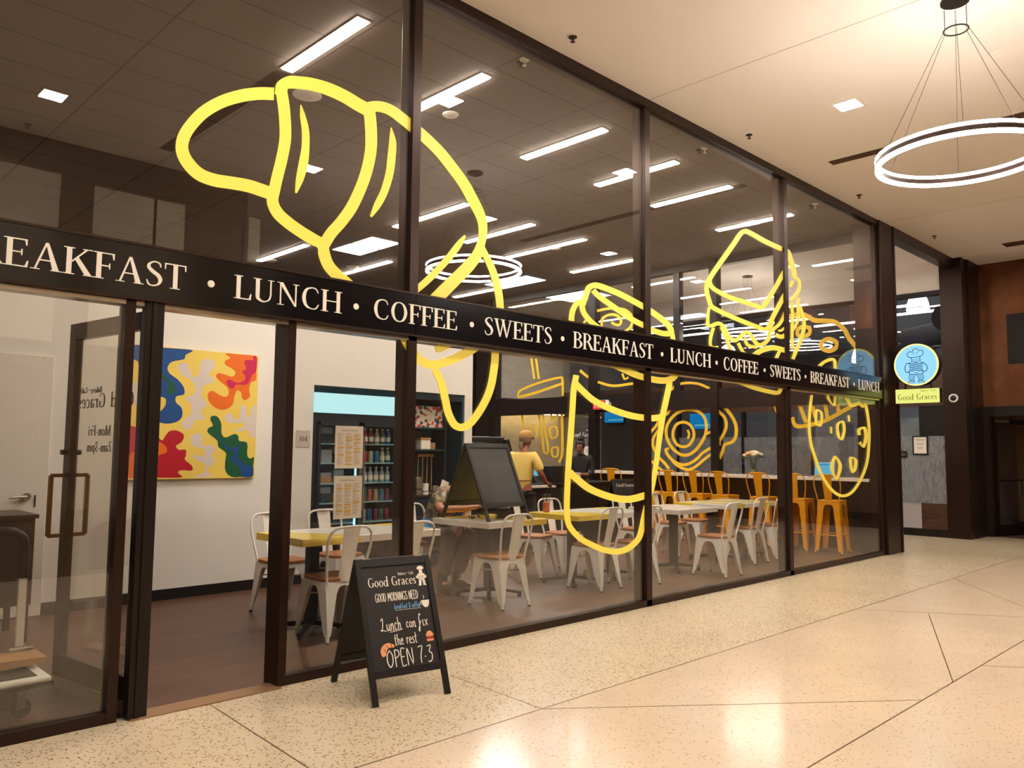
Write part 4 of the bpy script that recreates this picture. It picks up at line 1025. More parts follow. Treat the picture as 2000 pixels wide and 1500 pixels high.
# bronze clad wall and doorway on the right
BX = 16.15
struct('wall_right.008', MB().box(BX, BX + .2, -9.5, -.17, 2.30, CZ), 'copper')
struct('trim_40', MB().box(BX - .03, BX + .22, -9.5, -.17, 2.13, 2.30), 'bronze_dark')
struct('trim_41', MB().box(FX + .25, BX + .2, -.20, -.165, 0, CZ), 'bronze_dark')
struct('trim_42', MB().box(BX - .01, BX + .012, -4.0, -.62, 3.04, 3.93), 'bronze_dark')
struct('wall_right.009', MB().box(18.3, 18.5, -9.5, -.17, 0, 2.3), mat('vestibule_wall', (116, 90, 66), 0.6))
struct('baseboard_right', MB().box(18.28, 18.3, -9.5, -.17, 0, .14), 'bronze_dark')
struct('ceiling.004', MB().box(BX + .2, 18.5, -9.5, -.17, 2.3, 2.4), 'ceil')
struct('floor.005', MB().box(BX, 18.3, -9.5, -.17, 0.0, .004), mat('vestibule_mat', (62, 44, 34), 0.8))
struct('wall_right.010', MB().box(26, 26.2, -9.8, .2, 0, CZ), 'copper')

# ---------------------------------------------------------------- lamps
def strip_lamp(x, y0, y1, label, group, w=.105):
    t = thing('linear_ceiling_light', label, 'ceiling light', (x, (y0 + y1) / 2, CZ), 0, group)
    l = (y1 - y0) / 2
    obj('housing', MB().box(-w / 2 - .012, w / 2 + .012, -l - .012, l + .012, -.012, .02), 'white_metal', t)
    obj('diffuser', MB().box(-w / 2, w / 2, -l, l, -.022, -.010), 'strip_light', t)
    return t
gA = 'ceiling strips nearest the storefront'
for i, x in enumerate((3.474, 4.816, 6.548, 7.897, 9.126, 10.83)):
    strip_lamp(x, .745, 1.96, ['leftmost glowing ceiling strip, above the croissant outline', 'glowing ceiling strip just right of the first mullion, near the glass',
               'glowing ceiling strip near the glass, second from the left in the croissant-cup bay', 'glowing ceiling strip cut by the middle mullion',
               'glowing ceiling strip just right of the middle mullion, near the glass', 'glowing ceiling strip above the sandwich outline'][i], gA)
gB = 'ceiling strips in the middle of the cafe'
for i, (x, y0, y1) in enumerate(((7.25, 3.77, 5.45), (8.607, 3.8, 5.36), (9.815, 3.79, 5.58), (11.5, 4.07, 5.54))):
    strip_lamp(x, y0, y1, ['mid-room ceiling strip left of the croissant bend', 'mid-room ceiling strip crossing behind the croissant bend',
               'mid-room ceiling strip right of the ring reflection', 'mid-room ceiling strip farthest right, near the end window'][i], gB)
gC = 'ceiling strips at the back of the cafe'
for i, (x, y0, y1) in enumerate(((6.862, 7.43, 9.1), (8.546, 7.37, 9.0), (11.6, 6.9, 9.13))):
    strip_lamp(x, y0, y1, ['back-row ceiling strip under the croissant tip', 'back-row ceiling strip just left of the first mullion, above the sign', 'back-row ceiling strip farthest right, just above the sign'][i], gC)
gD = 'square panel lights at the back of the cafe'
for i, (x, y) in enumerate(((7.62, 6.48), (7.62, 7.10), (11.40, 6.68), (11.40, 7.32), (13.2, 6.75), (13.2, 7.35))):
    t = thing('panel_light', ['square bluish ceiling panel behind the croissant, nearer of its pair', 'square bluish ceiling panel behind the croissant, farther of its pair',
              'bluish ceiling panel behind the ring reflection, nearer of its pair', 'bluish ceiling panel behind the ring reflection, farther of its pair',
              'bluish ceiling panel beyond the end window, nearer of its pair', 'bluish ceiling panel beyond the end window, farther of its pair'][i], 'ceiling light', (x, y, CZ), 0, gD)
    obj('frame', MB().box(-.29, .29, -.29, .29, -.012, .01), 'white_metal', t)
    obj('diffuser', MB().box(-.275, .275, -.275, .275, -.018, -.010), 'troffer_light', t)

# recessed square downlights of the concourse
first = None
DL = [(7.776, -1.352), (2.13, -1.352), (4.94, -1.352), (10.86, -1.352), (13.9, -2.2), (2.13, -4.06), (5.0, -4.06), (7.97, -4.06), (10.86, -4.06), (13.9, -4.2), (-0.7, -1.352), (-0.7, -4.06)]  # some follow mirrored squares, the rest added along the grid for more light
DN = {0: 'square recessed downlight left of the ring pendant on the concourse ceiling'}
for i, (x, y) in enumerate(DL):
    lb = DN.get(i, 'square recessed concourse downlight, mirrored in the storefront glass or added along the grid for light')
    if first is None:
        first = t = thing('recessed_downlight', lb, 'downlight', (x, y, CZ), 0, 'concourse downlights')
        obj('trim_ring', MB().box(-.15, .15, -.15, -.105, -.006, .01).box(-.15, .15, .105, .15, -.006, .01).box(-.15, -.105, -.105, .105, -.006, .01).box(.105, .15, -.105, .105, -.006, .01), 'ceil', t)
        obj('lens', MB().box(-.105, .105, -.105, .105, -.003, .01), 'down_light', t)
    else:
        dup(first, (x, y, CZ), 0, lb)

# ring pendants
def ring_pendant(loc, zr, R, label):
    t = thing('ring_pendant', label, 'pendant lamp', loc, 0, 'ring pendants')
    dz = zr - loc[2]
    obj('canopy', MB().lathe([(.001, -.018), (.10, -.018), (.10, 0), (.001, 0)], n=32), 'bronze_dark', t, smooth=True)
    circ = lambda r, z, n_=64: [(r * math.cos(2 * PI * k / n_), r * math.sin(2 * PI * k / n_), z) for k in range(n_)]
    def hoop(r0, r1, z0, z1):
        n_ = 72
        mb = MB()
        vs = []
        for r, z in ((r0, z0), (r1, z0), (r1, z1), (r0, z1)):
            vs += circ(r, z, n_)
        fs = []
        for a in range(4):
            c = (a + 1) % 4
            for k in range(n_):
                l = (k + 1) % n_
                fs.append((a * n_ + k, a * n_ + l, c * n_ + l, c * n_ + k))
        return mb.add(vs, fs)
    obj('ring_body', hoop(R - .010, R + .010, dz - .020, dz + .020), 'bronze', t, smooth=True)
    for s in (1, -1):
        obj('light_band', hoop(R - .013, R + .013, dz + (.020 if s > 0 else -.044), dz + (.044 if s > 0 else -.020)), 'ring_light', t, smooth=True)
    zs = -.235
    obj('gather_ring', MB().tube(circ(.085, zs, 28), .006, 8, True), 'bronze_dark', t, smooth=True)
    for k in range(6):
        a = 2 * PI * (k + .3) / 6
        ca, sa = math.cos(a), math.sin(a)
        obj('cable', MB().tube([(.085 * ca, .085 * sa, -.04), (.085 * ca, .085 * sa, zs), (R * ca, R * sa, dz + .02)], .0018, 5), 'black_metal', t)
    return t
ring_pendant((6.50, -2.70, CZ), 3.665, .575, 'glowing double ring pendant hanging from the concourse ceiling at the right')
ring_pendant((14.15, 3.30, CZ), 3.75, .55, 'glowing ring pendant in the side passage beyond the end window')

# ceiling fittings
def vent(x, y0, y1, label, w=.15):
    t = thing('slot_diffuser', label, 'air vent', (x, (y0 + y1) / 2, CZ), 0, 'concourse slot vents')
    l = (y1 - y0) / 2
    obj('slot_recess', MB().box(-w / 2, w / 2, -l, l, -.002, -.0002), 'slot', t)
    mb = MB()
    for k in range(6):
        x_ = -w / 2 + .012 + k * (w - .024) / 5
        mb.box(x_ - .0035, x_ + .0035, -l, l, -.006, 0)
    obj('slot_blades', mb, mat('slot_blade', (120, 84, 60), 0.5, 0.4), t)
vent(9.235, -4.6, -.53, 'long dark slot vent behind the ring pendant on the concourse ceiling')
vent(3.484, -4.72, -1.97, 'long dark slot vent seen mirrored behind the croissant outline')
vent(14.9, -1.6, -.93, 'short dark grille on the concourse ceiling at the far right', .3)
first = None
for i, (x, y) in enumerate(((4.862, -.273), (7.761, -.279), (10.635, -.296), (13.476, -.32), (2.141, -5.03))):
    lb = ['sprinkler on the concourse ceiling nearest the camera, above the first storefront bay', 'sprinkler on the concourse ceiling above the middle of the storefront',
          'sprinkler on the concourse ceiling above the last storefront bay', 'sprinkler on the concourse ceiling beyond the corner column', 'sprinkler seen mirrored at the far left of the glass'][i]
    if first is None:
        first = t = thing('sprinkler_head', lb, 'sprinkler', (x, y, CZ), 0, 'concourse sprinklers')
        obj('escutcheon', MB().lathe([(.001, -.006), (.045, -.006), (.05, 0), (.001, 0)], n=20), 'ceil', t, smooth=True)
        obj('sprinkler_body', MB().lathe([(.001, -.05), (.02, -.05), (.02, -.046), (.008, -.04), (.012, -.02), (.036, -.012), (.036, -.004), (.001, -.004)], n=16), 'slot', t, smooth=True)
    else:
        dup(first, (x, y, CZ), 0, lb)
first = None
for i, (x, y) in enumerate(((4.86, .29), (7.77, .28), (10.62, .3))):
    lb = ['white sprinkler inside the glass, above the first full bay', 'white sprinkler inside the glass, right of the middle mullion', 'white sprinkler inside the glass of the last bay'][i]
    if first is None:
        first = t = thing('sprinkler_head', lb, 'sprinkler', (x, y, CZ), 0, 'cafe sprinklers')
        obj('escutcheon', MB().lathe([(.001, -.008), (.045, -.008), (.045, 0), (.001, 0)], n=20), 'white_metal', t, smooth=True)
        obj('sprinkler_body', MB().lathe([(.001, -.06), (.018, -.06), (.018, -.055), (.007, -.05), (.01, -.008), (.001, -.008)], n=12), 'white_metal', t, smooth=True)
    else:
        dup(first, (x, y, CZ), 0, lb)
def disc(name, x, y, r, label, cat, mt='white_metal', h=.02):
    t = thing(name, label, cat, (x, y, CZ))
    obj('cover', MB().lathe([(.001, -h), (r * .8, -h), (r, -h * .4), (r, 0), (.001, 0)], n=28), mt, t, smooth=True)
    obj('grille', MB().lathe([(.001, -h - .003), (r * .45, -h - .003), (r * .45, -h), (.001, -h)], n=20), 'ceil', t)
disc('ceiling_speaker', 7.684, -2.731, .13, 'round flush speaker grille on the concourse ceiling right of the ring cables', 'speaker', 'ceil', .008)
disc('ceiling_speaker', 2.10, -2.41, .15, 'larger round speaker mirrored faintly at the upper left of the glass', 'speaker', 'ceil', .01)
disc('ceiling_speaker', 2.125, -2.774, .09, 'smaller round disc mirrored faintly at the upper left of the glass', 'speaker', 'ceil', .01)
disc('wifi_puck', 3.882, 2.31, .14, 'round white ceiling puck seen inside the croissant outline', 'ceiling device')
disc('smoke_detector', 5.157, 1.652, .085, 'small white round detector under the second ceiling strip', 'smoke detector')
disc('smoke_detector', 9.95, 4.55, .085, 'small white round detector between the mid-room ceiling strips', 'smoke detector')
disc('ceiling_speaker', 8.35, 8.3, .12, 'round white speaker just above the sign, left of the first mullion', 'speaker')
disc('ceiling_speaker', 7.0, 8.95, .12, 'round white speaker above the sign between the croissant legs', 'speaker')

# lamps and strips of the shop beyond the passage
for i, (x, y, z) in enumerate(((17.2, 2.35, 3.42), (17.3, 5.6, 3.75), (16.6, 1.0, 4.28))):
    lb = ['white bell pendant in the shop beyond, left of the round blade sign', 'white bell pendant in the shop beyond, seen under the sandwich outline', 'white bell pendant in the shop beyond, just right of the corner column'][i]
    if True:
        t = thing('bell_pendant', lb, 'pendant lamp', (x, y, z), 0, 'white bell pendants of the shop beyond')
        obj('shade', MB().lathe([(.001, .30), (.07, .30), (.15, .24), (.19, .12), (.21, 0), (.20, -.04), (.001, -.04)], n=28), 'pend_white', t, smooth=True)
        obj('rim_band', MB().lathe([(.205, .0), (.215, .0), (.215, .015), (.205, .015)], n=28), 'grey_blue', t)
        obj('stem', MB().cyl((0, 0, .30), (0, 0, CZ + .6 - z), .006, n=6), 'black', t)
first = None
for i, (x, y) in enumerate(((16.4, 1.3), (17.6, 1.8), (18.6, 1.6), (16.6, 3.8), (17.8, 4.4), (19, 3.6), (16.8, 6.4), (18.2, 7.2), (19.4, 6.0))):
    lb = 'thin hanging strip light under the dark open ceiling of the shop beyond'
    if first is None:
        first = t = thing('hanging_strip_light', lb, 'strip light', (x, y, 4.55), 0, 'strip lights of the shop beyond')
        obj('tube', MB().box(-.03, .03, -.6, .6, -.02, .02), 'store_light', t)
        obj('hanger', MB().cyl((0, -.5, .02), (0, -.5, .93), .004, n=5), 'black', t)
        obj('hanger', MB().cyl((0, .5, .02), (0, .5, .93), .004, n=5), 'black', t)
    else:
        dup(first, (x, y, 4.55), 0, lb)
t = thing('duct', 'round dark air duct bending under the open ceiling of the shop beyond', 'duct')
obj('duct_pipe', MB().tube([(16.2, .35, 4.0), (17.4, .5, 4.0), (18.2, 1.2, 3.95), (19.5, 3.5, 3.9), (20.5, 6.5, 3.9)], .28, 16), 'dark_ceiling', t, smooth=True)
obj('duct_band', MB().tube([(17.38, .495, 4.0), (17.46, .53, 4.0)], .295, 16), 'black', t, smooth=True)

# ---------------------------------------------------------------- cafe chairs
def plate_leg(w, sx, sy, foot, top_z, inner, thick=.005):
    """Pressed steel leg: two tapering plates meeting at the seat corner, arched on the inside."""
    mb = MB()
    cx, cy = sx * w, sy * w
    fx, fy = sx * foot[0], sy * foot[1]
    prof = inner
    for ax in (0, 1):
        pts = [(0, 0)] + prof + [(0, prof[-1][1])]
        def fr(u, v, k, ax=ax):
            # u: fraction of half span towards the middle, v: fraction of height downwards
            bx, by = cx + (fx - cx) * v, cy + (fy - cy) * v
            z = top_z * (1 - v)
            if ax == 0:
                return (bx * (1 - u), by - sy * k, z)
            return (bx - sx * k, by * (1 - u), z)
        mb.prism(pts, fr, 0, thick)
    vv = prof[-1][1] - .02
    a = (cx + (fx - cx) * vv - sx * .010, cy + (fy - cy) * vv - sy * .010, top_z * (1 - vv))
    mb.tube([a, (fx - sx * .008, fy - sy * .008, .012)], [.017, .0135], 10)
    return mb

CH_IN = [(1.0, 0), (1.0, .075), (.80, .085), (.66, .13), (.56, .22), (.48, .36), (.38, .55), (.27, .74), (.19, .88)]
def make_chair():
    t = thing('cafe_chair', '', 'chair', (0, 0, 0))
    w = .168
    for sx, sy in ((-1, 1), (1, 1), (-1, -1), (1, -1)):
        foot = (.200, .205) if sy > 0 else (.180, .235)
        lg = obj('leg', plate_leg(w, sx, sy, foot, .438, CH_IN), 'white_metal', t)
        obj('rubber_foot', MB().cyl((sx * (foot[0] - .008), sy * (foot[1] - .008), 0), (sx * (foot[0] - .008), sy * (foot[1] - .008), .014), .015, n=10), 'rubber', lg)
    obj('seat_pan', MB().box(-w, w, -w, w, .432, .440), 'white_metal', t)
    rr = []
    for k in range(32):
        a = 2 * PI * k / 32
        c, s = math.cos(a), math.sin(a)
        p = 2 / 5.0
        rr.append((.178 * math.copysign(abs(c) ** p, c), .178 * math.copysign(abs(s) ** p, s)))
    obj('seat', MB().prism(rr, lambda u, v, k: (u, v, .440 + k), 0, .026), 'seat_wood', t, bevel=.006)
    pts = [(-.150, -.166, .40), (-.156, -.170, .46), (-.178, -.200, .60), (-.192, -.228, .72), (-.180, -.246, .80), (-.135, -.256, .84), (-.06, -.260, .850)]
    pts = pts + [(.0, -.261, .851)] + [(-a, b_, c) for a, b_, c in reversed(pts)]
    obj('back_hoop', MB().tube(crom(pts, False, 4), .0105, 10), 'white_metal', t, smooth=True)
    vs, fs = [], []
    rows = [(.060, -.165, .432), (.056, -.176, .50), (.060, -.200, .60), (.066, -.226, .70), (.072, -.248, .80), (.074, -.258, .842)]
    for hw, y, z in rows:
        for u in (-1, -.5, 0, .5, 1):
            vs.append((hw * u, y - .012 * (1 - u * u), z))
    n0 = len(vs)
    vs += [(x, y - .004, z) for x, y, z in vs]
    for i in range(len(rows) - 1):
        for k in range(4):
            a = i * 5 + k
            fs += [(a, a + 1, a + 6, a + 5), (n0 + a, n0 + a + 5, n0 + a + 6, n0 + a + 1)]
        fs += [(i * 5, i * 5 + 5, n0 + i * 5 + 5, n0 + i * 5), (i * 5 + 4, n0 + i * 5 + 4, n0 + i * 5 + 9, i * 5 + 9)]
    sp = obj('back_splat', MB().add(vs, fs), 'white_metal', t, smooth=True)
    obj('cross_brace', MB().cyl((-.165, -.17, .33), (.17, .17, .33), .005, n=6).cyl((.165, -.17, .324), (-.17, .17, .324), .005, n=6), 'white_metal', t)
    return t
chair0 = make_chair()
CH = [  # x, y, rotation (0 faces away from the storefront), label
    (3.46, .955, 0, 'white metal cafe chair at the yellow-edged table, directly behind the concourse chalkboard easel'),
    (4.10, .97, -.06, 'white cafe chair at the yellow-edged table cut by the first mullion'),
    (3.62, 2.02, PI, 'white cafe chair on the far side of the yellow-edged table, behind the doorway post'),
    (4.22, 2.06, PI + .08, 'white cafe chair on the far side of the yellow-edged table, below the hung menus'),
    (5.28, .985, 0, 'white cafe chair with its back to the glass at the table carrying the blank easel'),
    (5.42, 2.28, PI + .05, 'white cafe chair under the seated person'),
    (6.83, 2.02, PI + .25, 'white cafe chair behind the iced drink, facing the glass'),
    (6.69, 1.01, .05, 'white cafe chair framed by the bottom of the coffee cup outline'),
    (7.24, .905, 0, 'white cafe chair cut by the middle mullion'),
    (7.33, 2.02, PI - .05, 'white cafe chair mostly hidden behind the stem of the coffee cup outline'),
    (8.49, .63, 0, 'white cafe chair nearest the glass in the bay right of the middle mullion'),
    (8.48, 1.78, PI, 'white cafe chair half hidden by the pedestal just right of the middle mullion'),
    (9.78, .97, 0, 'white cafe chair with its back to the glass, left one at the farthest table'),
    (10.42, 1.0, 0, 'white cafe chair with its back to the glass, cut by the last mullion'),
    (9.62, 2.02, PI + .15, 'white cafe chair facing the glass at the farthest table, left of its pair'),
    (10.28, 2.05, PI, 'white cafe chair facing the glass at the farthest table, right of its pair'),
]
for i, (x, y, rz, lb) in enumerate(CH):
    if i == 0:
        chair0.location = (x, y, 0)
        chair0.rotation_euler = (0, 0, rz)
        tag(chair0, lb, 'chair', 'white cafe chairs')
    else:
        dup(chair0, (x, y, 0), rz, lb, 'white cafe chairs')

# ---------------------------------------------------------------- tables
def cafe_table(cx, cy, w, d, mt, peds, label, rz=0):
    t = thing('cafe_table', label, 'table', (cx, cy, 0), rz, 'cafe tables')
    obj('tabletop', MB().box(-w / 2, w / 2, -d / 2, d / 2, .706, .762), mt, t, bevel=.003)
    for px_ in peds:
        p = obj('pedestal', MB().box(px_ - .04, px_ + .04, -.04, .04, .05, .69), 'black_metal', t)
        obj('mounting_plate', MB().box(px_ - .15, px_ + .15, -.15, .15, .69, .706), 'black_metal', p)
        for k in range(4):
            a = PI / 4 + k * PI / 2
            c, s = math.cos(a), math.sin(a)
            arm = MB().bar((px_ + .03 * c, .03 * s, .07), (px_ + .17 * c, .17 * s, .055), .04, .035)
            arm.bar((px_ + .16 * c, .16 * s, .058), (px_ + .32 * c, .32 * s, .036), .036, .026)
            ar = obj('base_arm', arm, 'black_metal', p)
            obj('levelling_foot', MB().cyl((px_ + .30 * c, .30 * s, 0), (px_ + .30 * c, .30 * s, .03), .022, .016, 10), 'rubber', ar)
    return t
cafe_table(3.79, 1.21, 1.32, .72, TABLE_M[0], (-.36, .36), 'long white cafe table with bright yellow edge nearest the doorway')
cafe_table(5.54, 1.40, .82, .80, TABLE_M[1], (0,), 'square white cafe table carrying the blank black easel', .03)
cafe_table(7.09, 1.37, 1.32, .74, TABLE_M[2], (-.34, .34), 'long white cafe table with the iced drink on it')
cafe_table(8.45, 1.20, .84, .74, 'table_white', (0,), 'plain white square cafe table just right of the middle mullion')
cafe_table(9.96, 1.36, 1.35, .80, TABLE_M[4], (-.36, .36), 'long white cafe table farthest along the storefront')

# iced drink, easel and small things on the tables
t = thing('iced_drink', 'clear cup of pink iced drink with a straw on the long table', 'drink', (6.60, 1.62, .762))
obj('cup', MB().lathe([(.036, 0), (.04, .01), (.047, .19), (.0485, .2), (.046, .2), (.0445, .19)], n=24), 'clear', t, smooth=True)
obj('smoothie', MB().lathe([(.001, .003), (.036, .003), (.0415, .105), (.001, .105)], n=24), 'straw_pink', t, smooth=True)
obj('straw', MB().cyl((.005, 0, .02), (.0, .0, .27), .0045, n=8), 'black', t)

def easel(name, label, loc, rz, W, H, spread, panel, leg_w=.035, bare=.14):
    """Two hinged framed boards; front board faces local -Y. Local x along the ridge."""
    t = thing(name, label, 'easel sign', loc, rz)
    tops, frames = [], []
    for s in (-1, 1):
        y1 = s * spread / 2
        def fr(u, v, k, y1=y1, s=s):      # u across, v 0..1 up the slope, k outward
            ln = math.hypot(y1, H)
            return (u, y1 * (1 - v) + s * k * H / ln, H * v + k * abs(y1) / ln)
        L = math.hypot(y1, H)
        lw = leg_w
        fm = MB()
        for x0, x1 in ((-W / 2, -W / 2 + lw), (W / 2 - lw, W / 2)):
            fm.prism([(x0, 0), (x1, 0), (x1, 1), (x0, 1)], fr, -.011, .011)
        fm.prism([(-W / 2 + lw, 1 - .05 / L), (W / 2 - lw, 1 - .05 / L), (W / 2 - lw, 1), (-W / 2 + lw, 1)], fr, -.011, .011)
        vb = bare / L
        fm.prism([(-W / 2 + lw, vb), (W / 2 - lw, vb), (W / 2 - lw, vb + .045 / L), (-W / 2 + lw, vb + .045 / L)], fr, -.011, .011)
        f_ = obj('board_frame', fm, 'black', t, bevel=.002)
        pn = obj('chalk_panel', MB().prism([(-W / 2 + lw, vb + .045 / L), (W / 2 - lw, vb + .045 / L), (W / 2 - lw, 1 - .05 / L), (-W / 2 + lw, 1 - .05 / L)], fr, -.004, .003), panel, f_)
        if s < 0:
            front = (f_, pn, fr, L)
    obj('hinge', MB().box(-W / 2 + .05, -W / 2 + .10, -.012, .012, H - .006, H + .004).box(W / 2 - .10, W / 2 - .05, -.012, .012, H - .006, H + .004), 'steel', t)
    return t, front
# blank easel on the table
t, _ = easel('tabletop_easel', 'blank black easel board standing on the square cafe table', (5.50, 1.42, .762), 0, .58, .74, .68, 'chalk_grey')
# caddy behind it
c = thing('napkin_caddy', 'black wire caddy on the square table under the blank easel', 'caddy', (5.66, 1.32, .762))
mb = MB()
for k in range(5):
    z = .012 + k * .027
    for a, b_ in (((-.07, -.05), (.07, -.05)), ((.07, -.05), (.07, .05)), ((.07, .05), (-.07, .05)), ((-.07, .05), (-.07, -.05))):
        mb.bar((*a, z), (*b_, z), .004, .010)
for x in (-.07, -.035, 0, .035, .07):
    for y in (-.05, .05):
        mb.bar((x, y, 0), (x, y, .125), .004, .004)
obj('basket', mb, 'black', c)
obj('napkins', MB().box(-.06, .06, -.04, .04, .004, .10), 'desk', c)
p = thing('chalk_marker', 'black and white chalk marker lying on the square table', 'marker', (5.38, 1.46, .762), .5)
obj('barrel', MB().cyl((-.06, 0, .009), (.03, 0, .009), .009, n=10), 'black', p, smooth=True)
obj('marker_cap', MB().cyl((.03, 0, .009), (.075, 0, .009), .0095, n=10), 'white_metal', p, smooth=True)
p = thing('chalk_marker', 'brown chalk marker lying on the square table nearer the caddy', 'marker', (5.50, 1.60, .762), -.2)
obj('barrel', MB().cyl((-.06, 0, .009), (.03, 0, .009), .009, n=10), 'cardboard', p, smooth=True)
obj('marker_cap', MB().cyl((.03, 0, .009), (.075, 0, .009), .0095, n=10), 'black', p, smooth=True)

# ---------------------------------------------------------------- chalkboard easel on the concourse
AW = .50
t, (ff, pn, fr, L) = easel('chalkboard_easel', 'black folding chalkboard with the shop name and opening hours standing on the concourse floor', (2.985, -.46, 0), -.17, AW, .775, .60, 'chalk', .036, .145)
def sfr(k0=.0032):
    return lambda u, v, k: fr(u, v / L, k0 + k)
f = sfr()
def part(name, mb, mt):
    return obj(name, mb, mt, pn)
mb = MB(); letters(mb, 'Good Graces', f, -.185, .660, .056, .320, 0, .0015); part('shop_name', mb, 'letter')
mb = MB(); letters(mb, 'Bakery • Café', f, .02, .719, .018, .105, 0, .0015); part('shop_tagline', mb, 'letter')
mb = MB(); scrawl(mb, 'GOOD MORNINGS NEED', f, -.150, .570, .050, .285, .0036); part('chalk_line', mb, 'letter')
mb = MB(); scrawl(mb, 'breakfast & coffee', f, -.035, .520, .032, .175, .0035); part('chalk_line', mb, 'chalk_blue')
mb = MB()
for k in range(13):
    mb.prism([(-.03 + k * .0135, .511), (-.022 + k * .0135, .511), (-.022 + k * .0135, .514), (-.03 + k * .0135, .514)], f, 0, .0015)
part('dashed_underline', mb, 'letter')
mb = MB(); scrawl(mb, 'Lunch', f, -.140, .400, .075, .135, .0045)
scrawl(mb, 'can', f, .025, .405, .062, .066, .0045); scrawl(mb, 'Fix', f, .105, .405, .070, .070, .0045)
ribbon(mb, [(-.085, .392), (-.03, .396), (.0, .402)], f, 0, .0015, width=.003); part('chalk_line', mb, 'letter')
mb = MB(); scrawl(mb, 'the rest', f, -.065, .315, .062, .150, .0045); part('chalk_line', mb, 'letter')
mb = MB(); scrawl(mb, 'OPEN 7.3', f, -.130, .195, .095, .305, .0055); part('opening_hours', mb, 'letter')
# little chalk drawings: cup, croissant, burger, cook
mb = MB(); mb.prism([(.150, .555), (.205, .555), (.198, .525), (.186, .512), (.168, .512), (.156, .525)], f, 0, .0015)
ribbon(mb, [(.150, .55), (.142, .54), (.15, .53)], f, 0, .0015, width=.004); ribbon(mb, [(.165, .562), (.172, .575), (.166, .585)], f, 0, .0015, width=.003); part('cup_drawing', mb, 'letter')
mb = MB(); mb.prism(crom([(-.152, .262), (-.160, .290), (-.145, .318), (-.118, .332), (-.092, .330), (-.068, .316), (-.074, .304), (-.096, .306), (-.112, .300), (-.124, .284), (-.128, .268), (-.140, .260)], True, 3), f, 0, .0015); part('croissant_drawing', mb, 'orange_chalk')
mb = MB()
for a, b_ in (((-.140, .300), (-.128, .286)), ((-.118, .322), (-.108, .302)), ((-.092, .332), (-.086, .310))):
    ribbon(mb, [a, b_], f, .0015, .002, width=.003)
part('croissant_lines', mb, 'chalk')
mb = MB(); mb.prism(crom([(.150, .340), (.150, .356), (.163, .370), (.180, .370), (.193, .356), (.193, .340)], True, 3), f, 0, .0015); mb.prism([(.150, .312), (.193, .312), (.195, .324), (.148, .324)], f, 0, .0015); part('burger_drawing', mb, 'orange_chalk')
mb = MB(); mb.prism([(.148, .327), (.195, .327), (.193, .336), (.150, .336)], f, 0, .0015); part('burger_filling', mb, 'red')
def cook(mb, f, u, v, s, w0=0, w1=.0015):
    P = lambda l: [(u + a * s, v + b_ * s) for a, b_ in l]
    mb.prism(P([(-.10, .62), (.10, .62), (.09, .82), (-.09, .82)]), f, w0, w1)
    mb.prism(crom(P([(-.13, .84), (-.2, .90), (-.12, 1.0), (0, 1.02), (.12, 1.0), (.2, .90), (.13, .84)]), True, 3), f, w0, w1)
    mb.prism(P([(-.16, .30), (.16, .30), (.22, .60), (.10, .62), (-.10, .62), (-.22, .60)]), f, w0, w1)
    mb.prism(P([(-.32, .42), (-.22, .36), (.22, .36), (.32, .42), (.30, .52), (-.30, .52)]), f, w0, w1)
    mb.prism(P([(-.17, .29), (-.02, .29), (-.06, .04), (-.2, .04)]), f, w0, w1)
    mb.prism(P([(.02, .29), (.17, .29), (.2, .04), (.06, .04)]), f, w0, w1)
    mb.prism(P([(-.26, 0), (-.05, 0), (-.06, .05), (-.2, .05)]), f, w0, w1)
    mb.prism(P([(.05, 0), (.26, 0), (.2, .05), (.06, .05)]), f, w0, w1)
mb = MB(); cook(mb, f, .176, .645, .118); part('cook_emblem', mb, 'letter')

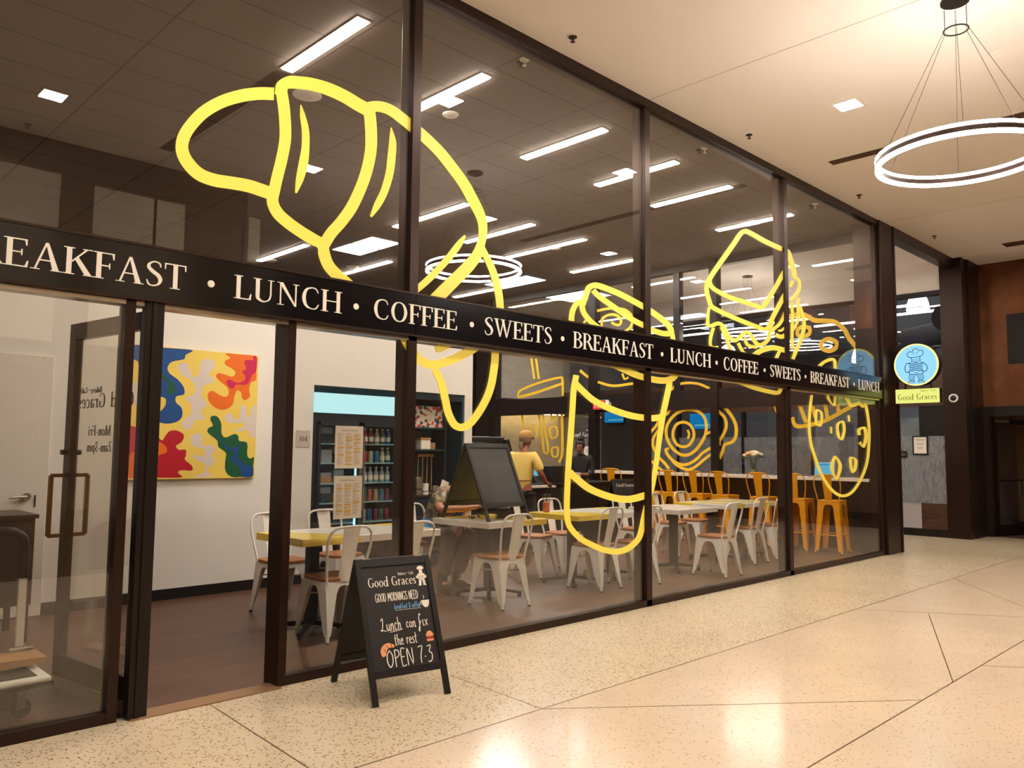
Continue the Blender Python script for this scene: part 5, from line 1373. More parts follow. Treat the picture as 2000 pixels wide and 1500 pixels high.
# ---------------------------------------------------------------- bar counter and stools along the end window
bc = thing('bar_counter', 'long pale-topped bar counter along the end window', 'counter', (12.18, 2.85, 0))
obj('countertop', MB().box(-.25, .27, -2.66, 2.9, 1.03, 1.075), 'marble', bc, bevel=.003)
obj('front_panel', MB().box(.12, .20, -2.3, 2.9, .0, 1.03), 'bar_panel', bc)
obj('end_post', MB().box(-.02, .22, -2.64, -2.32, 0, 1.03), 'black', bc)
ST_IN = [(1.0, 0), (1.0, .06), (.72, .07), (.62, .10), (.55, .16), (.46, .4), (.36, .7), (.28, .94)]
def make_stool():
    t = thing('bar_stool', '', 'stool', (0, 0, 0))
    w = .155
    for sx, sy in ((-1, 1), (1, 1), (-1, -1), (1, -1)):
        lg = obj('leg', plate_leg(w, sx, sy, (.195, .195), .752, ST_IN), 'yellow_metal', t)
        obj('rubber_foot', MB().cyl((sx * .187, sy * .187, 0), (sx * .187, sy * .187, .014), .015, n=10), 'rubber', lg)
    obj('seat', MB().box(-w - .004, w + .004, -w - .004, w + .004, .742, .766), 'yellow_metal', t, bevel=.007)
    fr_ = .178
    obj('foot_rail', MB().tube([(-fr_, -fr_, .27), (fr_, -fr_, .27), (fr_, fr_, .27), (-fr_, fr_, .27)], .007, 8, True), 'yellow_metal', t)
    pts = [(-.148, -.150, .72), (-.152, -.155, .78), (-.180, -.180, .92), (-.186, -.200, 1.02), (-.165, -.212, 1.09), (-.11, -.218, 1.125)]
    pts = pts + [(0, -.220, 1.135)] + [(-a, b_, c) for a, b_, c in reversed(pts)]
    obj('back_hoop', MB().tube(crom(pts, False, 4), .0095, 8), 'yellow_metal', t, smooth=True)
    mb = MB()
    rows = [(.050, -.152, .76), (.056, -.172, .88), (.066, -.200, 1.02), (.074, -.219, 1.128)]
    for a, c in zip(rows, rows[1:]):
        mb.hexa([(-a[0], a[1] - .003, a[2]), (a[0], a[1] - .003, a[2]), (a[0], a[1] + .003, a[2]), (-a[0], a[1] + .003, a[2]),
                 (-c[0], c[1] - .003, c[2]), (c[0], c[1] - .003, c[2]), (c[0], c[1] + .003, c[2]), (-c[0], c[1] + .003, c[2])])
    obj('back_splat', mb, 'yellow_metal', t)
    return t
stool0 = make_stool()
ST = [(11.60, .60, 'nearest of the yellow bar stools, framed by the cookie outline'), (11.62, 1.10, 'second yellow bar stool from the corner column, right of the last mullion'),
      (11.62, 1.68, 'yellow bar stool just left of the last mullion'), (11.60, 2.34, 'yellow bar stool in front of the flower vase'),
      (11.60, 2.82, 'yellow bar stool fifth from the corner column'), (11.60, 3.30, 'yellow bar stool sixth from the corner column'),
      (11.60, 3.78, 'yellow bar stool beside the middle mullion'), (11.75, 4.75, 'lone yellow bar stool far back, left of the middle mullion')]
for i, (x, y, lb) in enumerate(ST):
    rz = -PI / 2 + (.10, .0, .04, -.03, .02, -.02, .03, .5)[i]
    if i == 0:
        stool0.location = (x, y, 0)
        stool0.rotation_euler = (0, 0, rz)
        tag(stool0, lb, 'stool', 'yellow bar stools')
    else:
        dup(stool0, (x, y, 0), rz, lb, 'yellow bar stools')
# flowers and laptop on the bar
v = thing('flower_vase', 'glass vase of white and orange flowers on the bar counter', 'vase', (12.12, 2.12, 1.075))
obj('jar', MB().box(-.05, .05, -.05, .05, 0, .19), 'clear', v, bevel=.006)
obj('water', MB().box(-.044, .044, -.044, .044, .005, .10), mat('vase_water', (140, 140, 90), 0.1), v)
random.seed(3)
mb = MB()
for k in range(14):
    a, r = random.random() * 6.28, .02 + .1 * random.random()
    mb.tube([(.01 * math.cos(a), .01 * math.sin(a), .02), (.03 * math.cos(a), .03 * math.sin(a), .18), (r * math.cos(a), r * math.sin(a), .27 + .05 * random.random())], .003, 5)
obj('stems', mb, 'leaf', v)
def bloom(mb, c, r):
    mb.lathe([(.001, -r * .5), (r * .7, -r * .3), (r, .1 * r), (r * .8, r * .5), (r * .4, r * .62), (.001, r * .5)], c, 10)
for k in range(15):
    a, r = k * 2.4, .135 * math.sqrt((k + .3) / 15)
    mb = MB()
    bloom(mb, (r * math.cos(a), r * math.sin(a), .31 + .07 * (1 - (r / .14) ** 2)), .036 + .012 * random.random())
    obj('bloom', mb, 'petal_orange' if k % 4 == 1 else 'petal', v, smooth=True)
mb = MB()
for k in range(16):
    a = k * 1.7
    r = .10 + .06 * random.random()
    c, s = math.cos(a), math.sin(a)
    z = .27 + .07 * random.random()
    mb.add([(.06 * c, .06 * s, z), (r * c - .02 * s, r * s + .02 * c, z + .01), ((r + .05) * c, (r + .05) * s, z - .01), (r * c + .02 * s, r * s - .02 * c, z + .015)], [(0, 1, 2, 3), (3, 2, 1, 0)])
obj('leaves', mb, 'leaf', v)
l = thing('laptop', 'open laptop with a light blue screen on the bar counter', 'laptop', (12.10, .98, 1.075), -PI / 2)
obj('keyboard_base', MB().box(-.16, .16, -.11, .11, 0, .016), 'steel', l, bevel=.003)
ld = MB().box(-.16, .16, -.004, .004, 0, .22)
ld.xf(Matrix.Translation((0, .11, .014)) @ Matrix.Rotation(math.radians(-14), 4, 'X'))
lid = obj('lid', ld, 'steel', l)
ls = MB().box(-.152, .152, -.0055, -.0042, .012, .212)
ls.xf(Matrix.Translation((0, .11, .014)) @ Matrix.Rotation(math.radians(-14), 4, 'X'))
obj('screen', ls, 'screen_light', lid)
lb_ = MB().box(-.152, .152, -.006, -.0056, .175, .19)
lb_.xf(Matrix.Translation((0, .11, .014)) @ Matrix.Rotation(math.radians(-14), 4, 'X'))
obj('menu_bar', lb_, 'screen', lid)

# ---------------------------------------------------------------- drinks fridge and shelf alcove
fr0, fr1 = 4.64, 5.865
fg = thing('drinks_fridge', 'tall double-door drinks fridge with a glowing pale header set into the white wall', 'fridge', ((fr0 + fr1) / 2, PY, 0))
W2 = (fr1 - fr0) / 2
obj('cabinet', MB().box(-W2, -W2 + .05, 0, .75, .02, 2.135).box(W2 - .05, W2, 0, .75, .02, 2.135).box(-W2, W2, .70, .75, .02, 2.135).box(-W2 + .05, W2 - .05, 0, .70, 2.06, 2.135)
    .box(-W2 + .05, W2 - .05, .02, .70, 1.74, 1.84).box(-W2 + .05, W2 - .05, 0, .70, .40, .52), 'teal_dark', fg)
obj('top_vent', MB().box(-W2 + .02, W2 - .02, -.012, .0, 2.066, 2.13), mat('vent_blue', (40, 90, 110), 0.12, 0.8), fg)
obj('header_panel', MB().box(-W2 - .005, W2, -.03, .02, 1.838, 2.058), 'fridge_light', fg)
obj('inner_liner', MB().box(-W2 + .05, W2 - .05, .66, .69, .52, 1.74), mat('fridge_liner', (44, 110, 136), 0.5), fg)
obj('light_tube', MB().box(-.02, .02, .05, .075, .55, 1.72).box(-W2 + .055, -W2 + .07, .05, .07, .55, 1.72).box(W2 - .07, W2 - .055, .05, .07, .55, 1.72), 'fridge_glow', fg)
for s in (-1, 1):
    x0, x1 = (-W2 + .05, -.01) if s < 0 else (.01, W2 - .05)
    dm = MB().box(x0, x0 + .03, -.03, .0, .52, 1.74).box(x1 - .03, x1, -.03, .0, .52, 1.74).box(x0, x1, -.03, 0, .52, .56).box(x0, x1, -.03, 0, 1.70, 1.74)
    dr = obj('door', dm, 'teal_dark', fg)
    obj('door_pane', MB().box(x0 + .03, x1 - .03, -.02, -.012, .56, 1.70), 'glass_door', dr)
    obj('door_pull', MB().box(-.03 if s < 0 else .012, -.012 if s < 0 else .03, -.055, -.03, .75, 1.6), 'steel', dr)
SHZ = (.60, .83, 1.05, 1.28, 1.50)
for z in SHZ:
    obj('shelf', MB().box(-W2 + .055, W2 - .055, .10, .64, z - .012, z), mat('shelf_white', (150, 200, 214), 0.4), fg)
gl = MB()
for k in range(7):
    gl.box(-W2 + .06, W2 - .06, -.015, 0, .08 + k * .045, .105 + k * .045)
obj('grille', gl, 'black_metal', fg)
# bottles and cans on the shelves, boxes on the left side
bot = can = bx = None
fx = (fr0 + fr1) / 2
random.seed(11)
DR = [((.70, .30, .25), 'can'), ]
pal = [mat('can_%d' % i, c, 0.3, 0.5) for i, c in enumerate(((190, 60, 70), (150, 60, 90), (190, 180, 150), (80, 120, 110), (40, 120, 170)))]
cell = 0
for si, z in enumerate(SHZ):
    kind = ('can', 'can', 'bottle', 'can', 'bottle')[si]
    for col_ in range(6):
        for row in range(1):
            x = fx + .10 + col_ * .082
            y = PY + .17
            kk = kind if not (si == 3 and col_ > 3) else 'bottle'
            lb = '%s on the %s fridge shelf, %s from the centre post' % ('small bottle' if kk == 'bottle' else 'drink can', ('lowest', 'second lowest', 'middle', 'second highest', 'top')[si],
                                                                          ('first', 'second', 'third', 'fourth', 'fifth', 'sixth')[col_])
            if kk == 'bottle':
                t = thing('drink_bottle', lb, 'bottle', (x, y, z), 0, 'bottles in the fridge')
                obj('bottle_body', MB().lathe([(.001, 0), (.028, 0), (.03, .02), (.03, .105), (.012, .145), (.012, .165), (.001, .165)], n=12), pal[(col_ + si) % 5] if si != 2 else 'grey_blue', t, smooth=True)
                obj('cap', MB().cyl((0, 0, .165), (0, 0, .18), .014, n=10), 'white_metal', t)
                obj('label_band', MB().lathe([(.0305, .03), (.0312, .03), (.0312, .085), (.0305, .085)], n=12), 'paper', t)
            else:
                t = thing('drink_can', lb, 'can', (x, y, z), 0, 'cans in the fridge')
                obj('can_body', MB().lathe([(.001, 0), (.026, 0), (.031, .01), (.031, .125), (.026, .135), (.001, .135)], n=14), pal[(col_ * 2 + si) % 5], t, smooth=True)
                obj('can_lid', MB().cyl((0, 0, .135), (0, 0, .138), .024, n=14), 'steel', t)
    for col_ in range(3):
        x = fx - .50 + col_ * .165
        hgt = .12 + .03 * ((si + col_) % 3)
        t = thing('food_box', 'clear-lidded food box on the %s fridge shelf, %s from the left' % (('lowest', 'second lowest', 'middle', 'second highest', 'top')[si], ('first', 'second', 'third')[col_]), 'food box', (x, PY + .28, z), 0, 'food boxes in the fridge')
        obj('tray', MB().box(-.07, .07, -.12, .12, 0, hgt * .6), ('cardboard', 'grey_blue', 'teal')[(si + col_) % 3], t, bevel=.004)
        obj('tray_lid', MB().box(-.066, .066, -.116, .116, hgt * .6, hgt), 'grey_blue', t, bevel=.004)

# shelf alcove right of the fridge
sh = thing('shelf_unit', 'dark teal built-in shelf alcove right of the fridge', 'shelving', (6.405, PY, 0))
obj('back_panel', MB().box(-.434, .434, .44, .52, .0, 2.146), 'teal', sh)
obj('side_panel', MB().box(-.434, -.40, .02, .44, 0, 2.146), 'teal', sh)
obj('side_panel', MB().box(.40, .434, .02, .44, 0, 2.146), 'teal', sh)
obj('top_panel', MB().box(-.40, .40, .02, .44, 2.06, 2.146), 'teal_dark', sh)
obj('shelf', MB().box(-.40, .24, .16, .44, 1.425, 1.445), 'teal', sh)
obj('upright', MB().box(.24, .27, .16, .44, .88, 2.06), 'teal_dark', sh)
obj('worktop', MB().box(-.40, .40, .02, .44, .85, .88), 'black', sh)
obj('lower_door', MB().box(-.39, -.005, .02, .04, .08, .84), 'teal_dark', sh)
obj('lower_door', MB().box(.005, .39, .02, .04, .08, .84), 'teal_dark', sh)
t = tag(obj('floral_box', MB().box(-.25, .25, 0, .2, 0, .27), 'floral', loc=(6.39, PY + .20, 1.72), bevel=.004), 'white floral print box standing on the top shelf of the teal alcove', 'box')
sh2 = obj('shelf', MB().box(-.40, .24, .16, .44, 1.70, 1.72), 'teal', sh)
t = thing('paper_canister', 'white paper canister with brown lid on the alcove shelf', 'canister', (6.37, PY + .26, 1.445))
obj('canister_body', MB().box(-.075, .075, -.06, .06, 0, .12), 'paper', t, bevel=.004)
obj('lid', MB().box(-.08, .08, -.065, .065, .12, .145), 'cardboard', t)
t = tag(obj('card_box', MB().box(-.042, .042, -.04, .04, 0, .085), 'cardboard', loc=(6.50, PY + .26, 1.445), bevel=.003), 'small brown box beside the paper canister on the alcove shelf', 'box')
t = thing('cup_dispenser', 'tall wooden cup dispenser with four slots on the alcove worktop', 'dispenser', (6.43, PY + .33, .88))
obj('top_board', MB().box(-.13, .13, -.06, .06, .47, .51), 'cardboard', t)
for k in range(4):
    obj('rod', MB().cyl((-.11 + k * .073, -.04, 0), (-.11 + k * .073, -.04, .47), .007, n=8), 'cardboard', t)
obj('base_board', MB().box(-.13, .13, -.06, .06, 0, .02), 'cardboard', t)
for i, (x, w, hh, mt_, lb) in enumerate(((6.20, .09, .22, 'steel', 'steel napkin holder at the left of the alcove worktop'), (6.32, .07, .14, 'paper', 'stack of white paper packets on the alcove worktop'),
                                         (6.48, .06, .11, 'steel', 'steel tin at the middle of the alcove worktop'))):
    t = thing('worktop_container', lb, 'container', (x, PY + .14, .88))
    obj('container_body', MB().lathe([(.001, 0), (w * .62, 0), (w * .66, hh * .9), (w * .6, hh), (.001, hh)], n=16), mt_, t, smooth=True)
    obj('container_band', MB().lathe([(w * .655, hh * .3), (w * .68, hh * .3), (w * .68, hh * .36), (w * .655, hh * .36)], n=16), 'black', t)
t = thing('wicker_basket', 'small brown basket with folded papers on the alcove worktop', 'basket', (6.64, PY + .16, .88))
obj('basket_body', MB().box(-.10, .10, -.08, .08, 0, .09), 'cardboard', t, bevel=.01)
pp = MB().box(-.06, .06, -.004, .004, 0, .12)
pp.xf(Matrix.Translation((-.01, 0, .05)) @ Matrix.Rotation(.35, 4, 'Y'))
obj('folded_paper', pp, 'paper', t)
# room number plate and the two menus
t = thing('room_plate', 'small grey room plate numbered 104 on the white wall', 'plate', (4.515, PY - .004, 1.545))
obj('plate', MB().box(-.085, .085, -.003, .003, -.09, .09), mat('plate_grey', (196, 186, 174), 0.5), t)
mb = MB(); letters(mb, '104', fr_y(-.0032), -.05, -.03, .055, .10, 0, .001); obj('numerals', mb, 'bronze', t)
def menu(z, label, tilt):
    t = thing('paper_menu', label, 'menu', (2.985, GY + .012, z), 0, 'paper menus on the storefront glass')
    obj('sheet', MB().box(-.108, .108, 0, .0015, -.14, .14), 'paper', t)
    f = fr_y(0.0)
    mb = MB(); letters(mb, 'Good Graces', f, -.062, .105, .016, .124, 0, .0006); obj('heading', mb, 'print_grey', t)
    g, ye = MB(), MB()
    random.seed(int(z * 100))
    for c in range(3):
        x = -.092 + c * .064
        y = .09
        while y > -.115:
            if random.random() < .18:
                ye.prism([(x, y - .008), (x + .052, y - .008), (x + .052, y), (x, y)], f, 0, .0005)
            else:
                w = .025 + .03 * random.random()
                g.prism([(x, y - .003), (x + w, y - .003), (x + w, y), (x, y)], f, 0, .0005)
            y -= .0095
    obj('text_lines', g, 'print_grey', t)
    obj('highlight_bars', ye, 'print_yellow', t)
menu(1.447, 'upper of the two paper menus hanging on the glass in front of the fridge', 0)
menu(1.118, 'lower of the two paper menus hanging on the glass in front of the fridge', 0)

# painting
pt = thing('abstract_painting', 'large colourful abstract canvas of blobs on the white wall', 'painting', (3.32, PY - .02, 1.766))
obj('canvas', MB().box(-.63, .63, -.018, .018, -.63, .63), 'paint_yellow', pt)
lv = dict(white=0, blue=.0008, green=.0016, orange=.0008, pink=.0016, red=.0004)
lvl = [.0004, .0004, .0004, .0004, .0010, .0016, .0010, .0016, .0010, .0016, .0016, .0010, .0016]
for (cname, pts), k in zip(BLOBS, lvl):
    P = crom([(min(max(a, 2.69), 3.95) - 3.32, min(max(b_, 1.1365), 2.3955) - 1.766) for a, b_ in pts], True, 3)
    P = [(min(max(a, -.6299), .6299), min(max(b_, -.6299), .6299)) for a, b_ in P]
    obj('paint_shape', MB().prism(P, fr_y(-.018), 0, k), 'paint_' + cname, pt)

# ---------------------------------------------------------------- entrance door leaf
hx, hy, ex, ey = 1.672, .02, 1.535, .93
ang = math.atan2(ey - hy, ex - hx)
DLN = math.hypot(ex - hx, ey - hy)
dl = thing('entrance_door', 'bronze framed glass entrance door swung open into the cafe', 'door', (hx, hy, 0), ang)
sw, th = .085, .045
fm = MB().box(0, sw, -th / 2, th / 2, .012, 2.19).box(DLN - sw, DLN, -th / 2, th / 2, .012, 2.19).box(sw, DLN - sw, -th / 2, th / 2, .012, .20).box(sw, DLN - sw, -th / 2, th / 2, 2.09, 2.19)
obj('door_frame', fm, 'bronze', dl, bevel=.003)
obj('door_pane', MB().box(sw, DLN - sw, -.005, .005, .20, 2.09), 'glass_door', dl)
obj('sweep', MB().box(.01, DLN - .01, th / 2, th / 2 + .01, .015, .075).box(.01, DLN - .01, -th / 2 - .01, -th / 2, .015, .075), 'steel', dl)
for s in (-1, 1):
    y = s * (th / 2)
    p = [(DLN - .045, y, .90), (DLN - .045, y + s * .085, .90), (DLN - .045, y + s * .085, 1.26), (DLN - .045, y, 1.26)]
    mb = MB()
    for a, b_ in zip(p, p[1:]):
        mb.bar(a, b_, .022, .022)
    obj('pull_handle', mb, 'brass', dl)
    obj('lock_cylinder', MB().cyl((DLN - .045, y, 1.40), (DLN - .045, y + s * .035, 1.40), .016, n=14), 'bronze_dark', dl)
# lettering reads from the other face of the leaf, so it shows reversed from the concourse
fdr = lambda u, v, k: (sw + u, .0056 + k, v)
mb = MB()
letters(mb, 'Good', fdr, .06, 1.665, .085, .26)
letters(mb, 'Graces', fdr, .38, 1.665, .085, .33)
letters(mb, 'Bakery • Café', fdr, .43, 1.755, .035, .26)
letters(mb, 'Mon-Fri', fdr, .30, 1.50, .06, .27)
letters(mb, '7am-3pm', fdr, .28, 1.405, .06, .30)
obj('door_lettering', mb, 'letter_grey', dl)
mb = MB().box(1.622, 1.722, -.02, .045, 0, SZ0).box(1.655, 1.675, -.028, -.02, 0, SZ0)
struct('trim_50', mb, 'bronze_dark', bevel=.003)

# ---------------------------------------------------------------- trolley, box, cabinet at the left edge
tr = thing('platform_trolley', 'white platform trolley with a black topped handle behind the left window', 'trolley', (0.93, .62, 0))
obj('deck', MB().box(-.55, .42, -.30, .32, .185, .215), 'white_metal', tr, bevel=.012)
obj('deck_mat', MB().box(-.52, .36, -.25, .27, .2155, .219), 'rubber', tr)
obj('bumper', MB().box(-.56, .43, -.31, .33, .165, .188), 'rubber', tr)
obj('under_tray', MB().box(-.45, .30, -.22, .24, .06, .165), 'black', tr)
for x in (-.42, .30):
    for y in (-.2, .22):
        c = obj('caster', MB().cyl((x, y - .015, .05), (x, y + .015, .05), .05, n=16), 'rubber', tr)
        obj('caster_fork', MB().box(x - .02, x + .02, y - .025, y + .025, .05, .165), 'steel', c)
hd = MB().bar((.40, .30, .215), (.40, .30, .66), .04, .03).bar((-.50, .30, .215), (-.50, .30, .66), .04, .03)
ho = obj('handle', hd, 'white_metal', tr)
tp = crom([(.40, .30, .66), (.40, .30, .86), (.36, .30, .92), (.25, .30, .94), (-.35, .30, .94), (-.46, .30, .92), (-.50, .30, .86), (-.50, .30, .66)], False, 4)
obj('grip', MB().tube(tp, .024, 10).box(-.48, .38, .29, .31, .66, .93), 'black', ho, smooth=True)
obj('hinge_clamp', MB().box(.36, .44, .27, .33, .21, .27).cyl((.34, .26, .26), (.46, .26, .26), .012, n=8), 'steel', ho)
bx = thing('white_carton', 'white carton with a green mark standing on the trolley', 'box', (0.93, .72, .219))
obj('carton', MB().box(-.16, .16, -.16, .14, 0, .30), 'paper', bx, bevel=.004)
obj('flap', MB().prism([(-.16, 0), (.16, 0), (.10, .09), (-.12, .11)], lambda u, v, k: (u, -.02 - v * .4 + k, .30 + v), -.002, .002), 'paper', bx)
obj('green_mark', MB().prism(crom([(.02, .15), (.08, .17), (.13, .16), (.10, .14), (.05, .135)], True, 3), fr_y(-.1605), 0, .001), 'leaf', bx)
cdb = tag(obj('folded_cardboard', MB().prism([(-.20, 0), (.20, .02), (.22, .05), (-.16, .06)], lambda u, v, k: (u, k, v), -.12, .10), 'cardboard', loc=(1.16, .66, .219)), 'folded brown cardboard beside the white carton on the trolley', 'cardboard')
ds = thing('dark_cabinet', 'dark wooden cabinet behind the trolley at the left edge', 'cabinet', (1.12, 2.55, 0))
obj('carcass', MB().box(-.58, .60, -.28, .28, .27, .90), 'desk', ds)
obj('top_board', MB().box(-.60, .62, -.30, .30, .90, .93), 'desk', ds, bevel=.003)
for x in (-.55, .57):
    for y in (-.25, .25):
        obj('leg', MB().box(x - .02, x + .02, y - .02, y + .02, 0, .27), 'black', ds)
obj('door', MB().box(-.57, .0, -.295, -.28, .29, .88), 'desk', ds)
obj('door', MB().box(.01, .59, -.295, -.28, .29, .88), 'desk', ds)

# ---------------------------------------------------------------- order counter, pastry case and what stands on them
oc = thing('order_counter', 'black order counter at the back of the cafe', 'counter', (9.90, 4.32, 0))
obj('counter_body', MB().box(-1.25, 1.1, -.28, .34, 0, .90), 'black', oc)
obj('counter_top', MB().box(-1.3, 1.15, -.33, .38, .90, .935), 'bronze_dark', oc, bevel=.003)
obj('tray_ledge', MB().box(-1.3, -.72, -.50, -.33, .885, .915), 'marble', oc)
for k in range(4):
    obj('front_panel', MB().box(-1.2 + k * .575, -.66 + k * .575, -.292, -.28, .06, .86), 'chalk', oc)
pc = thing('pastry_case', 'black framed glass pastry case behind the blank easel', 'display case', (7.70, 4.35, 0))
obj('base_cabinet', MB().box(-.75, .70, -.35, .40, 0, .92), 'black', pc)
obj('top_frame', MB().box(-.75, .62, -.28, .40, 1.56, 1.64), 'black', pc, bevel=.02)
obj('side_frame', MB().prism([(-.35, .92), (-.27, .92), (-.20, 1.6), (-.28, 1.6)], lambda u, v, k: (.62 + k, u, v), 0, .08).bar((.66, -.28, 1.60), (.86, -.34, .93), .05, .06), 'black', pc)
obj('case_glass', MB().prism([(-.345, .92), (-.335, .92), (-.255, 1.56), (-.265, 1.56)], lambda u, v, k: (k, u, v), -.74, .62), 'glass_door', pc)
obj('case_shelf', MB().box(-.72, .6, -.2, .36, 1.25, 1.265), 'clear', pc)
obj('back_glass', MB().box(-.74, .62, .38, .39, .92, 1.56), mat('case_back', (210, 196, 172), 0.4), pc)
for i, (x, z, w, h_, mt_, lb) in enumerate(((-.2, 1.265, .16, .13, 'cardboard', 'brown loaf stack on the upper shelf of the pastry case'), (.15, 1.265, .12, .16, 'clear', 'clear jar on the upper shelf of the pastry case'),
                                            (.40, 1.265, .12, .2, 'steel', 'steel canister on the upper shelf of the pastry case'), (.0, .92, .3, .06, 'marble', 'pale pastry tray in the bottom of the pastry case'))):
    t = thing('pastry_case_item', lb, 'food container', (7.75 + x, 4.45, z))
    obj('item_body', MB().lathe([(.001, 0), (w / 2, 0), (w / 2, h_ * .8), (w * .4, h_), (.001, h_)], n=16), mt_, t, smooth=True)
    obj('item_rim', MB().lathe([(w / 2, h_ * .74), (w * .52, h_ * .74), (w * .52, h_ * .8), (w / 2, h_ * .8)], n=16), 'paper', t)
ps = thing('register_screen', 'black point of sale terminal with a bright blue screen on the order counter', 'cash register', (9.18, 4.25, .935), .25)
obj('stand', MB().hexa([(-.13, -.10, 0), (.13, -.10, 0), (.13, .12, 0), (-.13, .12, 0), (-.11, .0, .12), (.11, .0, .12), (.11, .08, .12), (-.11, .08, .12)]), 'black', ps)
RX = Matrix.Translation((0, -.02, .08)) @ Matrix.Rotation(math.radians(-28), 4, 'X')
hs = obj('housing', MB().box(-.20, .20, 0, .03, 0, .27).xf(RX), 'black', ps, bevel=.006)
obj('screen', MB().box(-.05, .15, -.003, .0, .03, .24).xf(RX), 'screen_light', hs)
obj('screen_margin', MB().box(-.185, -.05, -.002, .0, .03, .24).xf(RX), 'teal_dark', hs)
rp = thing('receipt_printer', 'black boxy receipt printer right of the register screen', 'printer', (9.62, 4.28, .935))
obj('printer_body', MB().box(-.16, .16, -.13, .13, 0, .27), 'black', rp, bevel=.012)
obj('paper_slot', MB().box(-.10, .10, -.02, .0, .268, .273), 'steel', rp)
cu = thing('paper_cups', 'stack of white paper cups on the order counter by the cashier', 'cups', (10.02, 4.10, .935))
for k in range(3):
    obj('cup', MB().lathe([(.03, .03 * k), (.042, .03 * k + .10), (.045, .03 * k + .10), (.033, .03 * k)], n=18), 'paper', cu, smooth=True)
t = tag(obj('milk_carton', MB().box(-.05, .05, -.05, .05, 0, .26), 'paper', loc=(8.80, 4.30, .935), bevel=.004), 'pale carton standing between the customer and the register', 'carton')

# screens, exit sign and lit niche beyond
for i, (x, y, z, w, h_, lb) in enumerate(((13.4, 6.02, 2.17, .50, .24, 'small blue menu screen left of the middle mullion'), (FX - .05, 5.05, 2.12, .62, .34, 'blue wall screen behind the fried egg drawing'))):
    t = thing('wall_screen', lb, 'screen', (x, y, z))
    obj('bezel', MB().box(0, .04, -w / 2 - .015, w / 2 + .015, -h_ / 2 - .015, h_ / 2 + .015), 'black', t)
    obj('display', MB().box(-.003, 0, -w / 2, w / 2, -h_ / 2, h_ / 2), 'screen', t)
    obj('display_bar', MB().box(-.005, -.003, -w / 2, w * .3, -h_ * .32, -h_ * .2), 'screen_light', t)
struct('trim_51', MB().box(13.44, 13.5, 5.3, 6.4, 0, 2.5), 'chalk_grey')
t = thing('exit_sign', 'small red illuminated exit sign hung on the dark transom left of the middle mullion', 'exit sign', (EX - .12, 5.55, 2.36))
obj('housing', MB().box(.0, .05, -.20, .17, -.09, .09), 'white_metal', t, bevel=.004)
obj('face', MB().box(-.004, .0, -.15, .17, -.085, .085), 'exit_red', t)
mb = MB(); letters(mb, 'EXIT', lambda u, v, k: (-.004 - k, -u, v), -.14, -.055, .11, .24, 0, .001); obj('exit_lettering', mb, 'letter', t)
obj('lamp_head', MB().cyl((.02, -.24, .0), (.02, -.20, .0), .05, n=14), 'white_metal', t)
t = thing('niche_lamp', 'bright strip under the soffit lighting the end wall beside the cashier', 'strip light', (13.9, 8.95, 2.36))
obj('lamp_housing', MB().box(-1.2, 1.2, -.04, .04, -.012, 0), 'white_metal', t)
obj('lamp_tube', MB().box(-1.18, 1.18, -.025, .025, -.03, -.012), 'kitchen_glow', t)
# lettering on the end window by the cashier
mb = MB()
fx_ = lambda u, v, k: (EX - .002 - k, -u, v)
letters(mb, 'Good', fx_, -6.36, 1.73, .10, .22); letters(mb, 'Graces', fx_, -6.09, 1.73, .10, .30); letters(mb, 'Bakery • Café', fx_, -6.0, 1.85, .03, .2)
tag(obj('window_lettering', mb, 'letter'), 'small white shop name on the end window above the cashier', 'lettering')
nt_ = thing('window_notice', 'white notice sheet on the end window behind the cashier', 'notice', (EX - .004, 5.98, 1.42))
obj('sheet', MB().box(-.002, 0, -.07, .07, -.12, .12), 'paper', nt_)
obj('text_lines', MB().box(-.003, -.002, -.05, .05, .06, .07).box(-.003, -.002, -.05, .03, .03, .04).box(-.003, -.002, -.05, .04, 0, .01), 'print_grey', nt_)
# second chalkboard far back by the lone stool
t2, (f2, p2, fr2, L2) = easel('chalkboard_easel', 'distant chalkboard easel by the lone yellow stool', (10.42, 3.45, 0), -.35, .52, 1.0, .6, 'chalk', .04, .2)
g2 = lambda u, v, k: fr2(u, v / L2, .0032 + k)
mb = MB(); letters(mb, 'Good Graces', g2, -.19, .92, .055, .33, 0, .0015); scrawl(mb, 'OPEN 7.3', g2, -.16, .42, .10, .30, .012); obj('board_lettering', mb, 'letter', p2)

# ---------------------------------------------------------------- blade sign at the corner
bs = thing('blade_sign', 'round blue shop sign over a lime name plate hung off the corner column', 'sign', (12.25, 0, 0))
cyy, czz, R_ = -.395, 2.728, .309
def disc_x(r, x0, x1, n_=48):
    return MB().cyl((x0, cyy, czz), (x1, cyy, czz), r, n=n_)
rb = obj('round_box', disc_x(R_, .006, .13), 'bronze_dark', bs, smooth=True)
obj('rim', disc_x(R_ - .004, .0, .006), 'sign_rim', rb)
obj('face', disc_x(R_ - .028, -.003, .0), 'sign_blue', rb)
f = lambda u, v, k: (-.003 - k, cyy - u, czz + v)
mb = MB()
def ln(pts, w=.007, closed=False):
    ribbon(mb, pts, f, 0, .001, width=w, closed=closed)
ln([(-.055, .105), (-.10, .12), (-.115, .165), (-.08, .195), (-.045, .185), (-.03, .225), (.02, .23), (.05, .20), (.09, .205), (.105, .165), (.085, .13), (.05, .115)], .010, True)
ln([(-.04, .18), (-.02, .15)]); ln([(.03, .19), (.01, .15)])
ribbon(mb, [(-.06, .11), (-.055, .035)], f, 0, .001, width=.009); ribbon(mb, [(.058, .115), (.06, .035)], f, 0, .001, width=.009)
for y_ in (.082, .06, .045):
    ln([(-.05, y_), (0, y_ - .006), (.052, y_)], .006)
